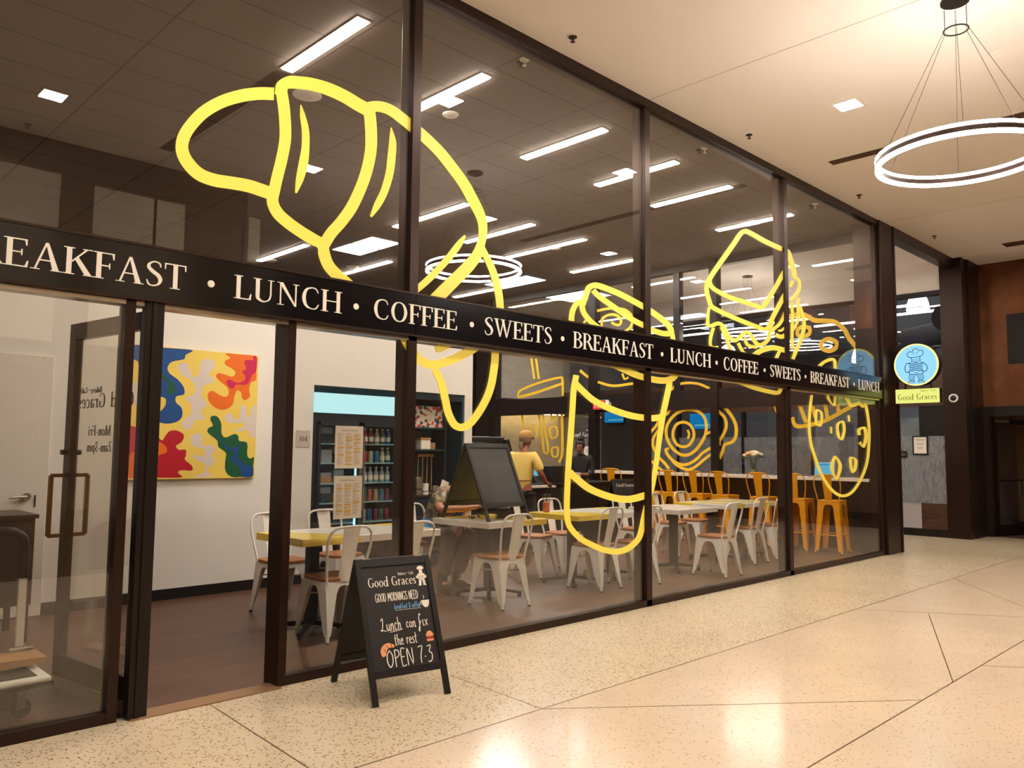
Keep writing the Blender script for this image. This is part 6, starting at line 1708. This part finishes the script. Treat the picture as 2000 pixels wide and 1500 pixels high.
ln([(-.07, .03), (-.13, .02), (-.15, -.04), (-.14, -.095), (-.10, -.105), (-.09, -.07)], .011); ln([(.07, .03), (.12, .01), (.155, -.05), (.13, -.10), (.09, -.10), (.085, -.07)], .011)
for k in range(5):
    y_ = .025 - k * .026
    ln([(-.10 + .004 * k, y_), (-.05, y_ - .012), (0, y_ + .003), (.05, y_ - .012), (.10 - .004 * k, y_)], .012)
ln([(-.09, -.085), (-.085, -.13), (0, -.14), (.085, -.13), (.09, -.085)], .009)
ribbon(mb, [(-.02, -.115), (.03, -.115)], f, 0, .001, width=.009)
for s in (-1, 1):
    ln([(s * .085, -.13), (s * .10, -.19), (s * .075, -.235)], .009); ln([(s * .01, -.14), (s * .03, -.19), (s * .035, -.235)], .009)
    ln([(s * .05, -.14), (s * .062, -.19), (s * .055, -.235)], .007); ln([(s * .03, -.14), (s * .045, -.19), (s * .045, -.235)], .005); ln([(s * .07, -.14), (s * .082, -.19), (s * .065, -.235)], .005)
    ln([(s * .03, -.237), (s * .08, -.237), (s * .115, -.255), (s * .09, -.262), (s * .03, -.258)], .008, True)
obj('cook_drawing', mb, 'line_blue', rb)
nb = obj('name_box', MB().box(.004, .12, -.695, -.10, 2.174, 2.378), 'bronze_dark', bs)
obj('name_face', MB().box(0, .004, -.695, -.10, 2.174, 2.378), 'sign_lime', nb)
mb = MB()
f = lambda u, v, k: (-k, -u, v)
letters(mb, 'Good Graces', f, .13, 2.222, .083, .53, 0, .0012, track=.06)
letters(mb, 'Bakery • Café', f, .45, 2.336, .025, .20, 0, .0012)
obj('name_lettering', mb, 'letter_green', nb)
obj('hanger_tube', MB().cyl((.06, -.22, 2.37), (.06, -.22, 2.48), .014, n=8), 'black_metal', bs)
obj('hanger_tube', MB().cyl((.06, -.57, 2.37), (.06, -.57, 2.48), .014, n=8), 'black_metal', bs)
obj('bracket_arm', MB().box(.03, .09, -.16, -.05, 2.50, 2.54).box(.03, .09, -.16, -.05, 2.94, 2.98).box(-.0, .12, -.055, -.034, 2.46, 3.02), 'black_metal', bs)

# fittings around the passage mouth and the vestibule
t = thing('dome_camera', 'small white dome camera on the pier beside the blade sign', 'camera', (FX - .032, .02, 2.42))
obj('camera_ring', MB().cyl((-.03, 0, 0), (0, 0, 0), .075, n=28), 'white_metal', t, smooth=True)
obj('camera_dome', MB().tube([(-.025, 0, 0), (-.05, 0, 0), (-.065, 0, 0), (-.07, 0, 0)], [.05, .045, .025, .003], 20), 'black', t, smooth=True)
t = thing('framed_notice', 'black framed white notice on the frosted shop window', 'notice', (FX - .012, .60, 1.60))
obj('frame', MB().box(-.012, 0, -.13, .13, -.17, .17), 'black', t)
obj('sheet', MB().box(-.014, -.012, -.105, .105, -.145, .145), 'paper', t)
mb = MB()
for k, (z, w) in enumerate(((.10, .08), (.085, .07), (.03, .06), (.015, .06), (-.04, .05), (-.06, .04))):
    mb.box(-.015, -.014, -w, w, z, z + .007)
obj('text_lines', mb, 'print_grey', t)
t = thing('wall_plaque', 'small black plaque below the framed notice', 'plaque', (FX - .012, .93, 1.435))
obj('plaque', MB().box(-.008, 0, -.10, .10, -.06, .06), 'black', t)
obj('plaque_text', MB().box(-.009, -.008, -.07, .07, .02, .026).box(-.009, -.008, -.08, .08, 0, .006).box(-.009, -.008, -.07, .07, -.02, -.014), 'print_grey', t)
t = thing('door_keypad', 'small pale keypad box above the black plaque', 'keypad', (FX - .012, .99, 1.56))
obj('keypad_body', MB().box(-.02, 0, -.04, .04, -.04, .04), 'paper', t, bevel=.003)
obj('keypad_face', MB().box(-.022, -.02, -.018, .018, -.018, .018), 'print_grey', t)
vd = thing('vestibule_door', 'narrow bronze framed glass door standing ajar at the far right', 'door', (16.28, -.30, 0), math.radians(-22))
obj('door_frame', MB().box(0, .07, -.022, .022, .005, 2.08).box(.86, .93, -.022, .022, .005, 2.08).box(.07, .86, -.022, .022, .005, .20).box(.07, .86, -.022, .022, 1.99, 2.08), 'bronze_dark', vd)
obj('door_pane', MB().box(.07, .86, -.005, .005, .20, 1.99), 'glass_door', vd)
obj('push_bar', MB().box(.07, .88, -.05, -.03, .97, 1.0).box(.84, .86, -.05, -.022, .96, 1.01), 'black_metal', vd)
obj('pull_handle', MB().tube([(.62, -.022, .70), (.62, -.06, .70), (.62, -.06, .96)], .012, 8), 'black_metal', vd)
obj('closer', MB().box(.05, .35, -.06, -.022, 2.02, 2.07), 'steel', vd)
struct('trim_52', MB().box(BX - .05, BX + .15, -.30, -.20, 0, 2.13), 'bronze')
t = thing('alarm_box', 'small yellow wall box beyond the glass door at the far right', 'alarm box', (18.28, -.72, 1.45))
obj('box_body', MB().box(-.05, 0, -.09, .09, -.09, .09), mat('signal_yellow', (236, 164, 20), 0.5), t, bevel=.004)
obj('box_back', MB().box(-.02, .0, -.15, .10, -.12, .18), 'bronze_dark', t)
obj('box_hook', MB().box(-.05, 0, -.05, .05, -.20, -.12), 'bronze_dark', t)

# ---------------------------------------------------------------- people
def skin_mesh(name, nodes, edges, mt, parent=None, levels=2):
    """nodes: name -> (x, y, z, radius); grown as one continuous surface."""
    keys = list(nodes)
    me = bpy.data.meshes.new(name)
    me.from_pydata([nodes[k][:3] for k in keys], [(keys.index(a), keys.index(b_)) for a, b_ in edges], [])
    o = bpy.data.objects.new(name, me)
    COL.objects.link(o)
    sk = o.modifiers.new('skin', 'SKIN')
    sk.use_smooth_shade = True
    sv = me.skin_vertices[0].data
    for i, k in enumerate(keys):
        r = nodes[k][3]
        sv[i].radius = r if isinstance(r, tuple) else (r, r)
    sv[0].use_root = True
    ss = o.modifiers.new('sub', 'SUBSURF')
    ss.levels = ss.render_levels = levels
    bpy.context.view_layer.update()
    dg = bpy.context.evaluated_depsgraph_get()
    m2 = bpy.data.meshes.new_from_object(o.evaluated_get(dg))
    o.modifiers.clear()
    o.data = m2
    m2.name = name
    m2.materials.clear()
    m2.materials.append(M[mt] if isinstance(mt, str) else mt)
    for p in m2.polygons:
        p.use_smooth = True
    if parent:
        o.parent = parent
    return o

def chain(prefix, pts):
    return {prefix + str(i): p for i, p in enumerate(pts)}, [(prefix + str(i), prefix + str(i + 1)) for i in range(len(pts) - 1)]

def hand(nodes, edges, wrist, dirv, upv_, side, s=1.0, curl=.35):
    """Palm with four fingers and a thumb, added to a skeleton. dirv: along the hand, upv_: back of the hand, side: towards the thumb."""
    d, u, t = Vector(dirv).normalized(), Vector(upv_).normalized(), Vector(side).normalized()
    w = Vector(nodes[wrist][:3])
    pm = wrist + 'palm'
    p = w + d * .045 * s
    nodes[pm] = (*p, .026 * s)
    edges.append((wrist, pm))
    for i, (off, ln) in enumerate(((.027, .070), (.009, .080), (-.009, .074), (-.026, .058))):
        k = wrist + 'f%d' % i
        b0 = p + d * .042 * s + t * off * s
        b1 = b0 + (d - u * curl).normalized() * ln * .45 * s
        b2 = b1 + (d - u * curl * 2.6).normalized() * ln * .55 * s
        nodes[k + 'a'], nodes[k + 'b'], nodes[k + 'c'] = (*b0, .0095 * s), (*b1, .0085 * s), (*b2, .007 * s)
        edges += [(pm, k + 'a'), (k + 'a', k + 'b'), (k + 'b', k + 'c')]
    k = wrist + 't'
    b0 = p - d * .01 * s + t * .035 * s
    b1 = b0 + (d * .7 + t * .6).normalized() * .032 * s
    b2 = b1 + (d * .9 + t * .2 - u * .3).normalized() * .026 * s
    nodes[k + 'a'], nodes[k + 'b'], nodes[k + 'c'] = (*b0, .012 * s), (*b1, .0105 * s), (*b2, .008 * s)
    edges += [(pm, k + 'a'), (k + 'a', k + 'b'), (k + 'b', k + 'c')]

def head_parts(parent, c, yaw, pitch, skin, sc=1.0, eyes=True):
    """Facial features set on a head centred at c, facing local +Y turned by yaw and nodded by pitch."""
    R = Matrix.Translation(c) @ Matrix.Rotation(yaw, 4, 'Z') @ Matrix.Rotation(pitch, 4, 'X') @ Matrix.Scale(sc, 4)
    mb = MB()
    mb.tube([(0, .085, .025), (0, .102, -.005), (0, .108, -.02), (0, .092, -.03)], [.007, .011, .014, .008], 8)
    for s in (-1, 1):
        mb.tube([(s * .074, -.004, .022), (s * .082, -.012, .012), (s * .082, -.014, -.01), (s * .074, -.004, -.028)], [.006, .014, .012, .005], 8)
    f_ = obj('nose_and_ears', mb.xf(R), skin, parent, smooth=True)
    mb = MB().tube([(-.024, .087, -.052), (0, .093, -.05), (.024, .087, -.052)], [.003, .007, .003], 8)
    obj('lips', mb.xf(R), mat('lips', (150, 74, 66), 0.5), parent, smooth=True)
    mb = MB()
    for s in (-1, 1):
        mb.tube([(s * .046, .079, .020), (s * .032, .088, .021), (s * .018, .087, .020)], [.002, .007, .002], 8)
    obj('eyes', mb.xf(R), 'hair_black', parent, smooth=True)
    mb = MB()
    for s in (-1, 1):
        mb.tube([(s * .05, .078, .038), (s * .032, .090, .044), (s * .014, .091, .040)], [.002, .004, .002], 6)
    obj('eyebrows', mb.xf(R), 'hair_black', parent, smooth=True)
    return R

def limb_pair(nd, ed, a, pts):
    n_, e_ = chain(a, pts)
    nd.update(n_)
    ed += e_

# -- customer at the counter: yellow T-shirt, tan cap, seen from behind; faces +X and a little +Y
def person(label, loc, rz):
    return thing('person', label, 'person', loc, rz, None)
cs_ = person('standing person in a pale yellow T-shirt, tan cap and dark trousers at the counter', (8.05, 3.45, 0), -1.35)
nd = {'pelvis': (0, 0, .92, (.125, .10)), 'waist': (0, .01, 1.05, (.125, .10)), 'chest': (0, .03, 1.26, (.15, .105)), 'neckb': (0, .05, 1.41, (.065, .065)),
      'neck': (0, .08, 1.47, .052), 'chin': (0, .13, 1.53, (.058, .066)), 'head': (0, .125, 1.60, (.078, .092)), 'crown': (0, .11, 1.66, (.068, .08))}
ed = [('pelvis', 'waist'), ('waist', 'chest'), ('chest', 'neckb'), ('neckb', 'neck'), ('neck', 'chin'), ('chin', 'head'), ('head', 'crown')]
for s, n_ in ((-1, 'l'), (1, 'r')):
    limb_pair(nd, ed, 'leg' + n_, [(s * .10, 0, .84, .088), (s * .11, .02, .50, .062), (s * .115, -.01, .28, .052), (s * .12, -.02, .10, .038), (s * .13, .10, .04, .036)])
    ed.append(('pelvis', 'leg%s0' % n_))
    el = (s * .27, .08, 1.12) if s > 0 else (s * .26, .10, 1.10)
    wr = (s * .24, .27, .99)
    limb_pair(nd, ed, 'arm' + n_, [(s * .185, .04, 1.37, .062), (s * .235, .05, 1.24, .052), (*el, .044), (s * .26, .18, 1.05, .038), (*wr, .028)])
    ed.append(('chest', 'arm%s0' % n_))
    hand(nd, ed, 'arm%s4' % n_, (0, 1, -.25), (0, .25, 1), (-s, 0, 0), 1.0, .3)
body = skin_mesh('body', nd, ed, 'skin_brown', cs_)
R = head_parts(cs_, (0, .125, 1.585), 0, .0, 'skin_brown')
sh_n = {'a': (0, -.005, .83, (.150, .125)), 'b': (0, .0, 1.02, (.152, .128)), 'c': (0, .025, 1.24, (.172, .128)), 'd': (0, .045, 1.40, (.085, .075))}
sh_e = [('a', 'b'), ('b', 'c'), ('c', 'd')]
for s, n_ in ((-1, 'l'), (1, 'r')):
    limb_pair(sh_n, sh_e, 'slv' + n_, [(s * .185, .04, 1.365, .078), (s * .24, .05, 1.25, .074), (s * .272, .07, 1.14, .074)])
    sh_e.append(('c', 'slv%s0' % n_))
skin_mesh('t_shirt', sh_n, sh_e, 'shirt_yellow', cs_)
tn = {'p': (0, 0, .88, (.142, .118))}
te = []
for s, n_ in ((-1, 'l'), (1, 'r')):
    limb_pair(tn, te, 'tr' + n_, [(s * .10, 0, .80, .102), (s * .11, .02, .50, .078), (s * .115, -.01, .28, .07), (s * .12, -.02, .07, .06)])
    te.append(('p', 'tr%s0' % n_))
skin_mesh('trousers', tn, te, 'trouser_black', cs_)
obj('belt', MB().tube([(.155 * math.cos(k * PI / 10), -.0 + .132 * math.sin(k * PI / 10), 1.03) for k in range(20)], .008, 6, True), 'cardboard', cs_)
for s in (-1, 1):
    obj('shoe', MB().tube([(s * .12, -.06, .04), (s * .122, .0, .045), (s * .13, .10, .04), (s * .134, .17, .032)], [.038, .046, .046, .03], 12), 'boot', cs_, smooth=True)
cap = MB().lathe([(.094, -.01), (.098, .02), (.088, .062), (.055, .09), (.001, .098)], (0, 0, 0), 24)
cap.xf(Matrix.Translation((0, .115, 1.635)) @ Matrix.Rotation(.10, 4, 'X') @ Matrix.Diagonal((.95, 1.12, 1, 1)))
obj('cap', cap, 'cap', cs_, smooth=True)
br = MB().prism(crom([(-.075, .09), (-.05, .16), (0, .185), (.05, .16), (.075, .09), (0, .10)], True, 4), lambda u, v, k: (u, .115 + v, 1.632 - (v - .09) * .35 + k), 0, .006)
obj('cap_brim', br, 'cap', cs_, smooth=True)
hr = MB().lathe([(.080, -.06), (.094, -.03), (.097, .02), (.09, .03)], (0, 0, 0), 24)
hr.xf(Matrix.Translation((0, .105, 1.60)) @ Matrix.Diagonal((.96, 1.08, 1, 1)))
hr.f = [f_ for f_ in hr.f if len(f_) == 4 and sum(hr.v[i][1] for i in f_) / 4 < .125]
ho_ = obj('hair', hr, 'hair_grey', cs_, smooth=True)
so = ho_.modifiers.new('solid', 'SOLIDIFY'); so.thickness = .012
obj('ponytail', MB().tube([(0, .0, 1.55), (0, -.03, 1.50), (.01, -.03, 1.44)], [.035, .03, .012], 10), 'hair_grey', cs_, smooth=True)
obj('side_towel', MB().prism([(-.05, .55), (.05, .53), (.03, .86), (-.03, .86)], lambda u, v, k: (.17 + k, .06 + u, v), 0, .012), 'boot', cs_)

# -- cashier: black shirt, dark hair in a high bun, glasses, looking down; faces -X
ca = person('standing person in a black shirt with dark bun and glasses behind the counter', (11.02, 4.88, 0), PI / 2 + .35)
nd = {'pelvis': (0, 0, .90, (.12, .10)), 'waist': (0, .0, 1.03, (.105, .085)), 'chest': (0, .01, 1.22, (.135, .10)), 'neckb': (0, .02, 1.36, (.055, .055)),
      'neck': (0, .045, 1.415, .044), 'chin': (0, .10, 1.455, (.048, .055)), 'head': (0, .085, 1.53, (.072, .085)), 'crown': (0, .06, 1.59, (.066, .076))}
ed = [('pelvis', 'waist'), ('waist', 'chest'), ('chest', 'neckb'), ('neckb', 'neck'), ('neck', 'chin'), ('chin', 'head'), ('head', 'crown')]
for s, n_ in ((-1, 'l'), (1, 'r')):
    limb_pair(nd, ed, 'leg' + n_, [(s * .09, 0, .82, .085), (s * .095, .02, .48, .058), (s * .10, -.01, .27, .05), (s * .10, -.02, .09, .036), (s * .11, .10, .04, .034)])
    ed.append(('pelvis', 'leg%s0' % n_))
    limb_pair(nd, ed, 'arm' + n_, [(s * .165, .02, 1.325, .052), (s * .20, .0, 1.18, .044), (s * .205, .03, 1.05, .038), (s * .16, .18, 1.03, .033), (s * .11, .30, 1.04, .025)])
    ed.append(('chest', 'arm%s0' % n_))
    hand(nd, ed, 'arm%s4' % n_, (-s * .4, 1, -.05), (0, .1, 1), (-s, .1, .2), .95, .45)
skin_mesh('body', nd, ed, 'skin_brown', ca)
R = head_parts(ca, (0, .085, 1.515), 0, -.32, 'skin_brown', .95)
sn = {'a': (0, 0, .86, (.138, .118)), 'b': (0, 0, 1.03, (.125, .105)), 'c': (0, .01, 1.21, (.152, .12)), 'd': (0, .025, 1.36, (.072, .066))}
se = [('a', 'b'), ('b', 'c'), ('c', 'd')]
for s, n_ in ((-1, 'l'), (1, 'r')):
    limb_pair(sn, se, 'slv' + n_, [(s * .165, .02, 1.32, .064), (s * .202, .0, 1.18, .056), (s * .207, .03, 1.05, .05), (s * .165, .165, 1.03, .044)])
    se.append(('c', 'slv%s0' % n_))
skin_mesh('black_shirt', sn, se, 'shirt_black', ca)
obj('collar', MB().tube([(.066 * math.cos(k * PI / 8), .028 + .062 * math.sin(k * PI / 8), 1.375 + .012 * math.sin(k * PI / 8)) for k in range(16)], .014, 8, True), 'shirt_black', ca, smooth=True)
tn = {'p': (0, 0, .86, (.135, .115))}
te = []
for s, n_ in ((-1, 'l'), (1, 'r')):
    limb_pair(tn, te, 'tr' + n_, [(s * .09, 0, .78, .096), (s * .095, .02, .48, .072), (s * .10, -.01, .27, .064), (s * .10, -.02, .06, .055)])
    te.append(('p', 'tr%s0' % n_))
skin_mesh('trousers', tn, te, 'trouser_black', ca)
for s in (-1, 1):
    obj('shoe', MB().tube([(s * .10, -.06, .04), (s * .102, .0, .045), (s * .11, .10, .04), (s * .113, .16, .032)], [.034, .042, .042, .028], 12), 'black', ca, smooth=True)
hr = MB().lathe([(.076, -.045), (.090, -.01), (.092, .03), (.074, .072), (.03, .095), (.001, .097)], (0, 0, 0), 24)
hr.f = [f_ for f_ in hr.f if sum(hr.v[i][1] for i in f_) / len(f_) < .045 or sum(hr.v[i][2] for i in f_) / len(f_) > .055]
hr.f = [f_ for f_ in hr.f if len(f_) == 4]
hr.xf(Matrix.Translation((0, .068, 1.535)) @ Matrix.Rotation(-.30, 4, 'X') @ Matrix.Diagonal((.95, 1.08, 1, 1)))
ho_ = obj('hair', hr, 'hair_black', ca, smooth=True)
so = ho_.modifiers.new('solid', 'SOLIDIFY'); so.thickness = .014
random.seed(5)
mb = MB().lathe([(.001, -.05), (.045, -.04), (.066, 0), (.05, .04), (.001, .052)], (0, .03, 1.665), 16)
for k in range(22):
    a, e = random.random() * 6.28, random.random() * 2.4 - .9
    c = (.058 * math.cos(a) * math.cos(e), .03 + .058 * math.sin(a) * math.cos(e), 1.665 + .048 * math.sin(e))
    mb.lathe([(.001, -.016), (.018, -.006), (.018, .006), (.001, .016)], c, 8)
obj('hair_bun', mb, 'hair_black', ca, smooth=True)
RG = Matrix.Translation((0, .085, 1.515)) @ Matrix.Rotation(-.32, 4, 'X') @ Matrix.Scale(.95, 4)
mb = MB()
for s in (-1, 1):
    mb.tube([(s * .034 + .026 * math.cos(k * PI / 8), .096, .018 + .021 * math.sin(k * PI / 8)) for k in range(16)], .0026, 6, True)
    mb.tube([(s * .060, .094, .022), (s * .074, .05, .022), (s * .078, -.01, .020)], .0024, 6)
mb.tube([(-.009, .097, .02), (.009, .097, .02)], .0024, 6)
obj('glasses', mb.xf(RG), 'hair_black', ca, smooth=True)

# -- seated customer: patterned shirt, grey jeans, one arm reaching over the table; faces -Y
se_ = person('seated person in a patterned shirt and grey jeans behind the blank tabletop easel', (5.45, 2.24, 0), PI)
nd = {'pelvis': (0, -.02, .57, (.14, .115)), 'waist': (-.05, .05, .72, (.13, .11)), 'chest': (-.13, .18, .90, (.15, .115)), 'neckb': (-.18, .28, 1.03, (.062, .062)),
      'neck': (-.20, .33, 1.08, .05), 'chin': (-.23, .42, 1.11, (.055, .062)), 'head': (-.235, .42, 1.18, (.078, .09)), 'crown': (-.24, .40, 1.24, (.068, .08))}
ed = [('pelvis', 'waist'), ('waist', 'chest'), ('chest', 'neckb'), ('neckb', 'neck'), ('neck', 'chin'), ('chin', 'head'), ('head', 'crown')]
KN = {-1: (-.17, .48, .57), 1: (.11, .46, .57)}
FT = {-1: (-.13, .30, .10), 1: (.14, .40, .10)}
for s, n_ in ((-1, 'l'), (1, 'r')):
    k, a = KN[s], FT[s]
    limb_pair(nd, ed, 'leg' + n_, [(s * .10, .06, .56, .09), (*k, .064), ((k[0] + a[0]) / 2, (k[1] + a[1]) / 2, .36, .054), (*a, .036), (a[0] + s * .02, a[1] + .11, .045, .034)])
    ed.append(('pelvis', 'leg%s0' % n_))
limb_pair(nd, ed, 'arml', [(.03, .20, .99, .058), (.13, .30, .90, .05), (.19, .40, .835, .043), (-.05, .46, .835, .036), (-.17, .49, .845, .027)])
limb_pair(nd, ed, 'armr', [(-.31, .24, .99, .058), (-.34, .22, .86, .05), (-.30, .24, .75, .043), (-.16, .36, .68, .036), (-.08, .41, .655, .027)])
ed += [('chest', 'arml0'), ('chest', 'armr0')]
hand(nd, ed, 'arml4', (-1, .25, .15), (0, -.1, 1), (.2, 1, 0), 1.0, .25)
hand(nd, ed, 'armr4', (.8, .6, -.3), (.1, .3, 1), (-.6, .8, 0), 1.0, .6)
skin_mesh('body', nd, ed, 'skin_light', se_)
head_parts(se_, (-.235, .42, 1.165), .1, -.45, 'skin_light')
sn = {'a': (0, -.02, .56, (.165, .14)), 'b': (-.05, .05, .73, (.155, .135)), 'c': (-.13, .18, .90, (.172, .138)), 'd': (-.18, .28, 1.02, (.08, .075))}
sed = [('a', 'b'), ('b', 'c'), ('c', 'd')]
limb_pair(sn, sed, 'sl', [(.03, .20, .985, .072), (.12, .295, .905, .068), (.165, .36, .865, .064)])
limb_pair(sn, sed, 'sr', [(-.31, .24, .98, .072), (-.335, .225, .87, .068), (-.32, .23, .81, .064)])
sed += [('c', 'sl0'), ('c', 'sr0')]
skin_mesh('patterned_shirt', sn, sed, 'aloha', se_)
jn = {'p': (0, -.03, .56, (.158, .128))}
je = []
for s, n_ in ((-1, 'l'), (1, 'r')):
    k, a = KN[s], FT[s]
    limb_pair(jn, je, 'j' + n_, [(s * .10, .06, .555, .104), (*k, .088), ((k[0] + a[0]) / 2, (k[1] + a[1]) / 2, .36, .082), (a[0], a[1], .15, .078)])
    je.append(('p', 'j%s0' % n_))
    a2 = FT[s]
    obj('boot', MB().tube([(a2[0], a2[1] - .05, .05), (a2[0], a2[1], .055), (a2[0] + s * .015, a2[1] + .10, .045), (a2[0] + s * .02, a2[1] + .17, .035)], [.042, .052, .05, .03], 12)
        .tube([(a2[0], a2[1] - .01, .05), (a2[0], a2[1] - .01, .17)], [.05, .055], 12), 'boot', se_, smooth=True)
skin_mesh('jeans', jn, je, 'jeans', se_)
hr = MB().lathe([(.084, -.05), (.098, 0), (.094, .05), (.06, .088), (.001, .097)], (0, 0, 0), 24)
hr.f = [f_ for f_ in hr.f if len(f_) == 4 and (sum(hr.v[i][1] for i in f_) / 4 < .04 or sum(hr.v[i][2] for i in f_) / 4 > .06)]
hr.xf(Matrix.Translation((-.24, .41, 1.185)) @ Matrix.Rotation(-.45, 4, 'X') @ Matrix.Diagonal((.95, 1.08, 1, 1)))
ho_ = obj('hair', hr, 'hair_grey', se_, smooth=True)
so = ho_.modifiers.new('solid', 'SOLIDIFY'); so.thickness = .012
t = thing('blue_bag', 'crumpled blue cloth bag on the lap of the seated person', 'bag', (5.22, 2.02, .60), .3)
obj('bag_body', MB().lathe([(.001, -.03), (.09, -.03), (.135, .01), (.12, .06), (.07, .10), (.04, .13), (.001, .13)], n=14).xf(Matrix.Diagonal((1.25, .8, 1, 1))), 'blue_bag', t, smooth=True)
obj('bag_tie', MB().lathe([(.05, .10), (.058, .10), (.058, .115), (.05, .115)], n=14), 'white_metal', t)
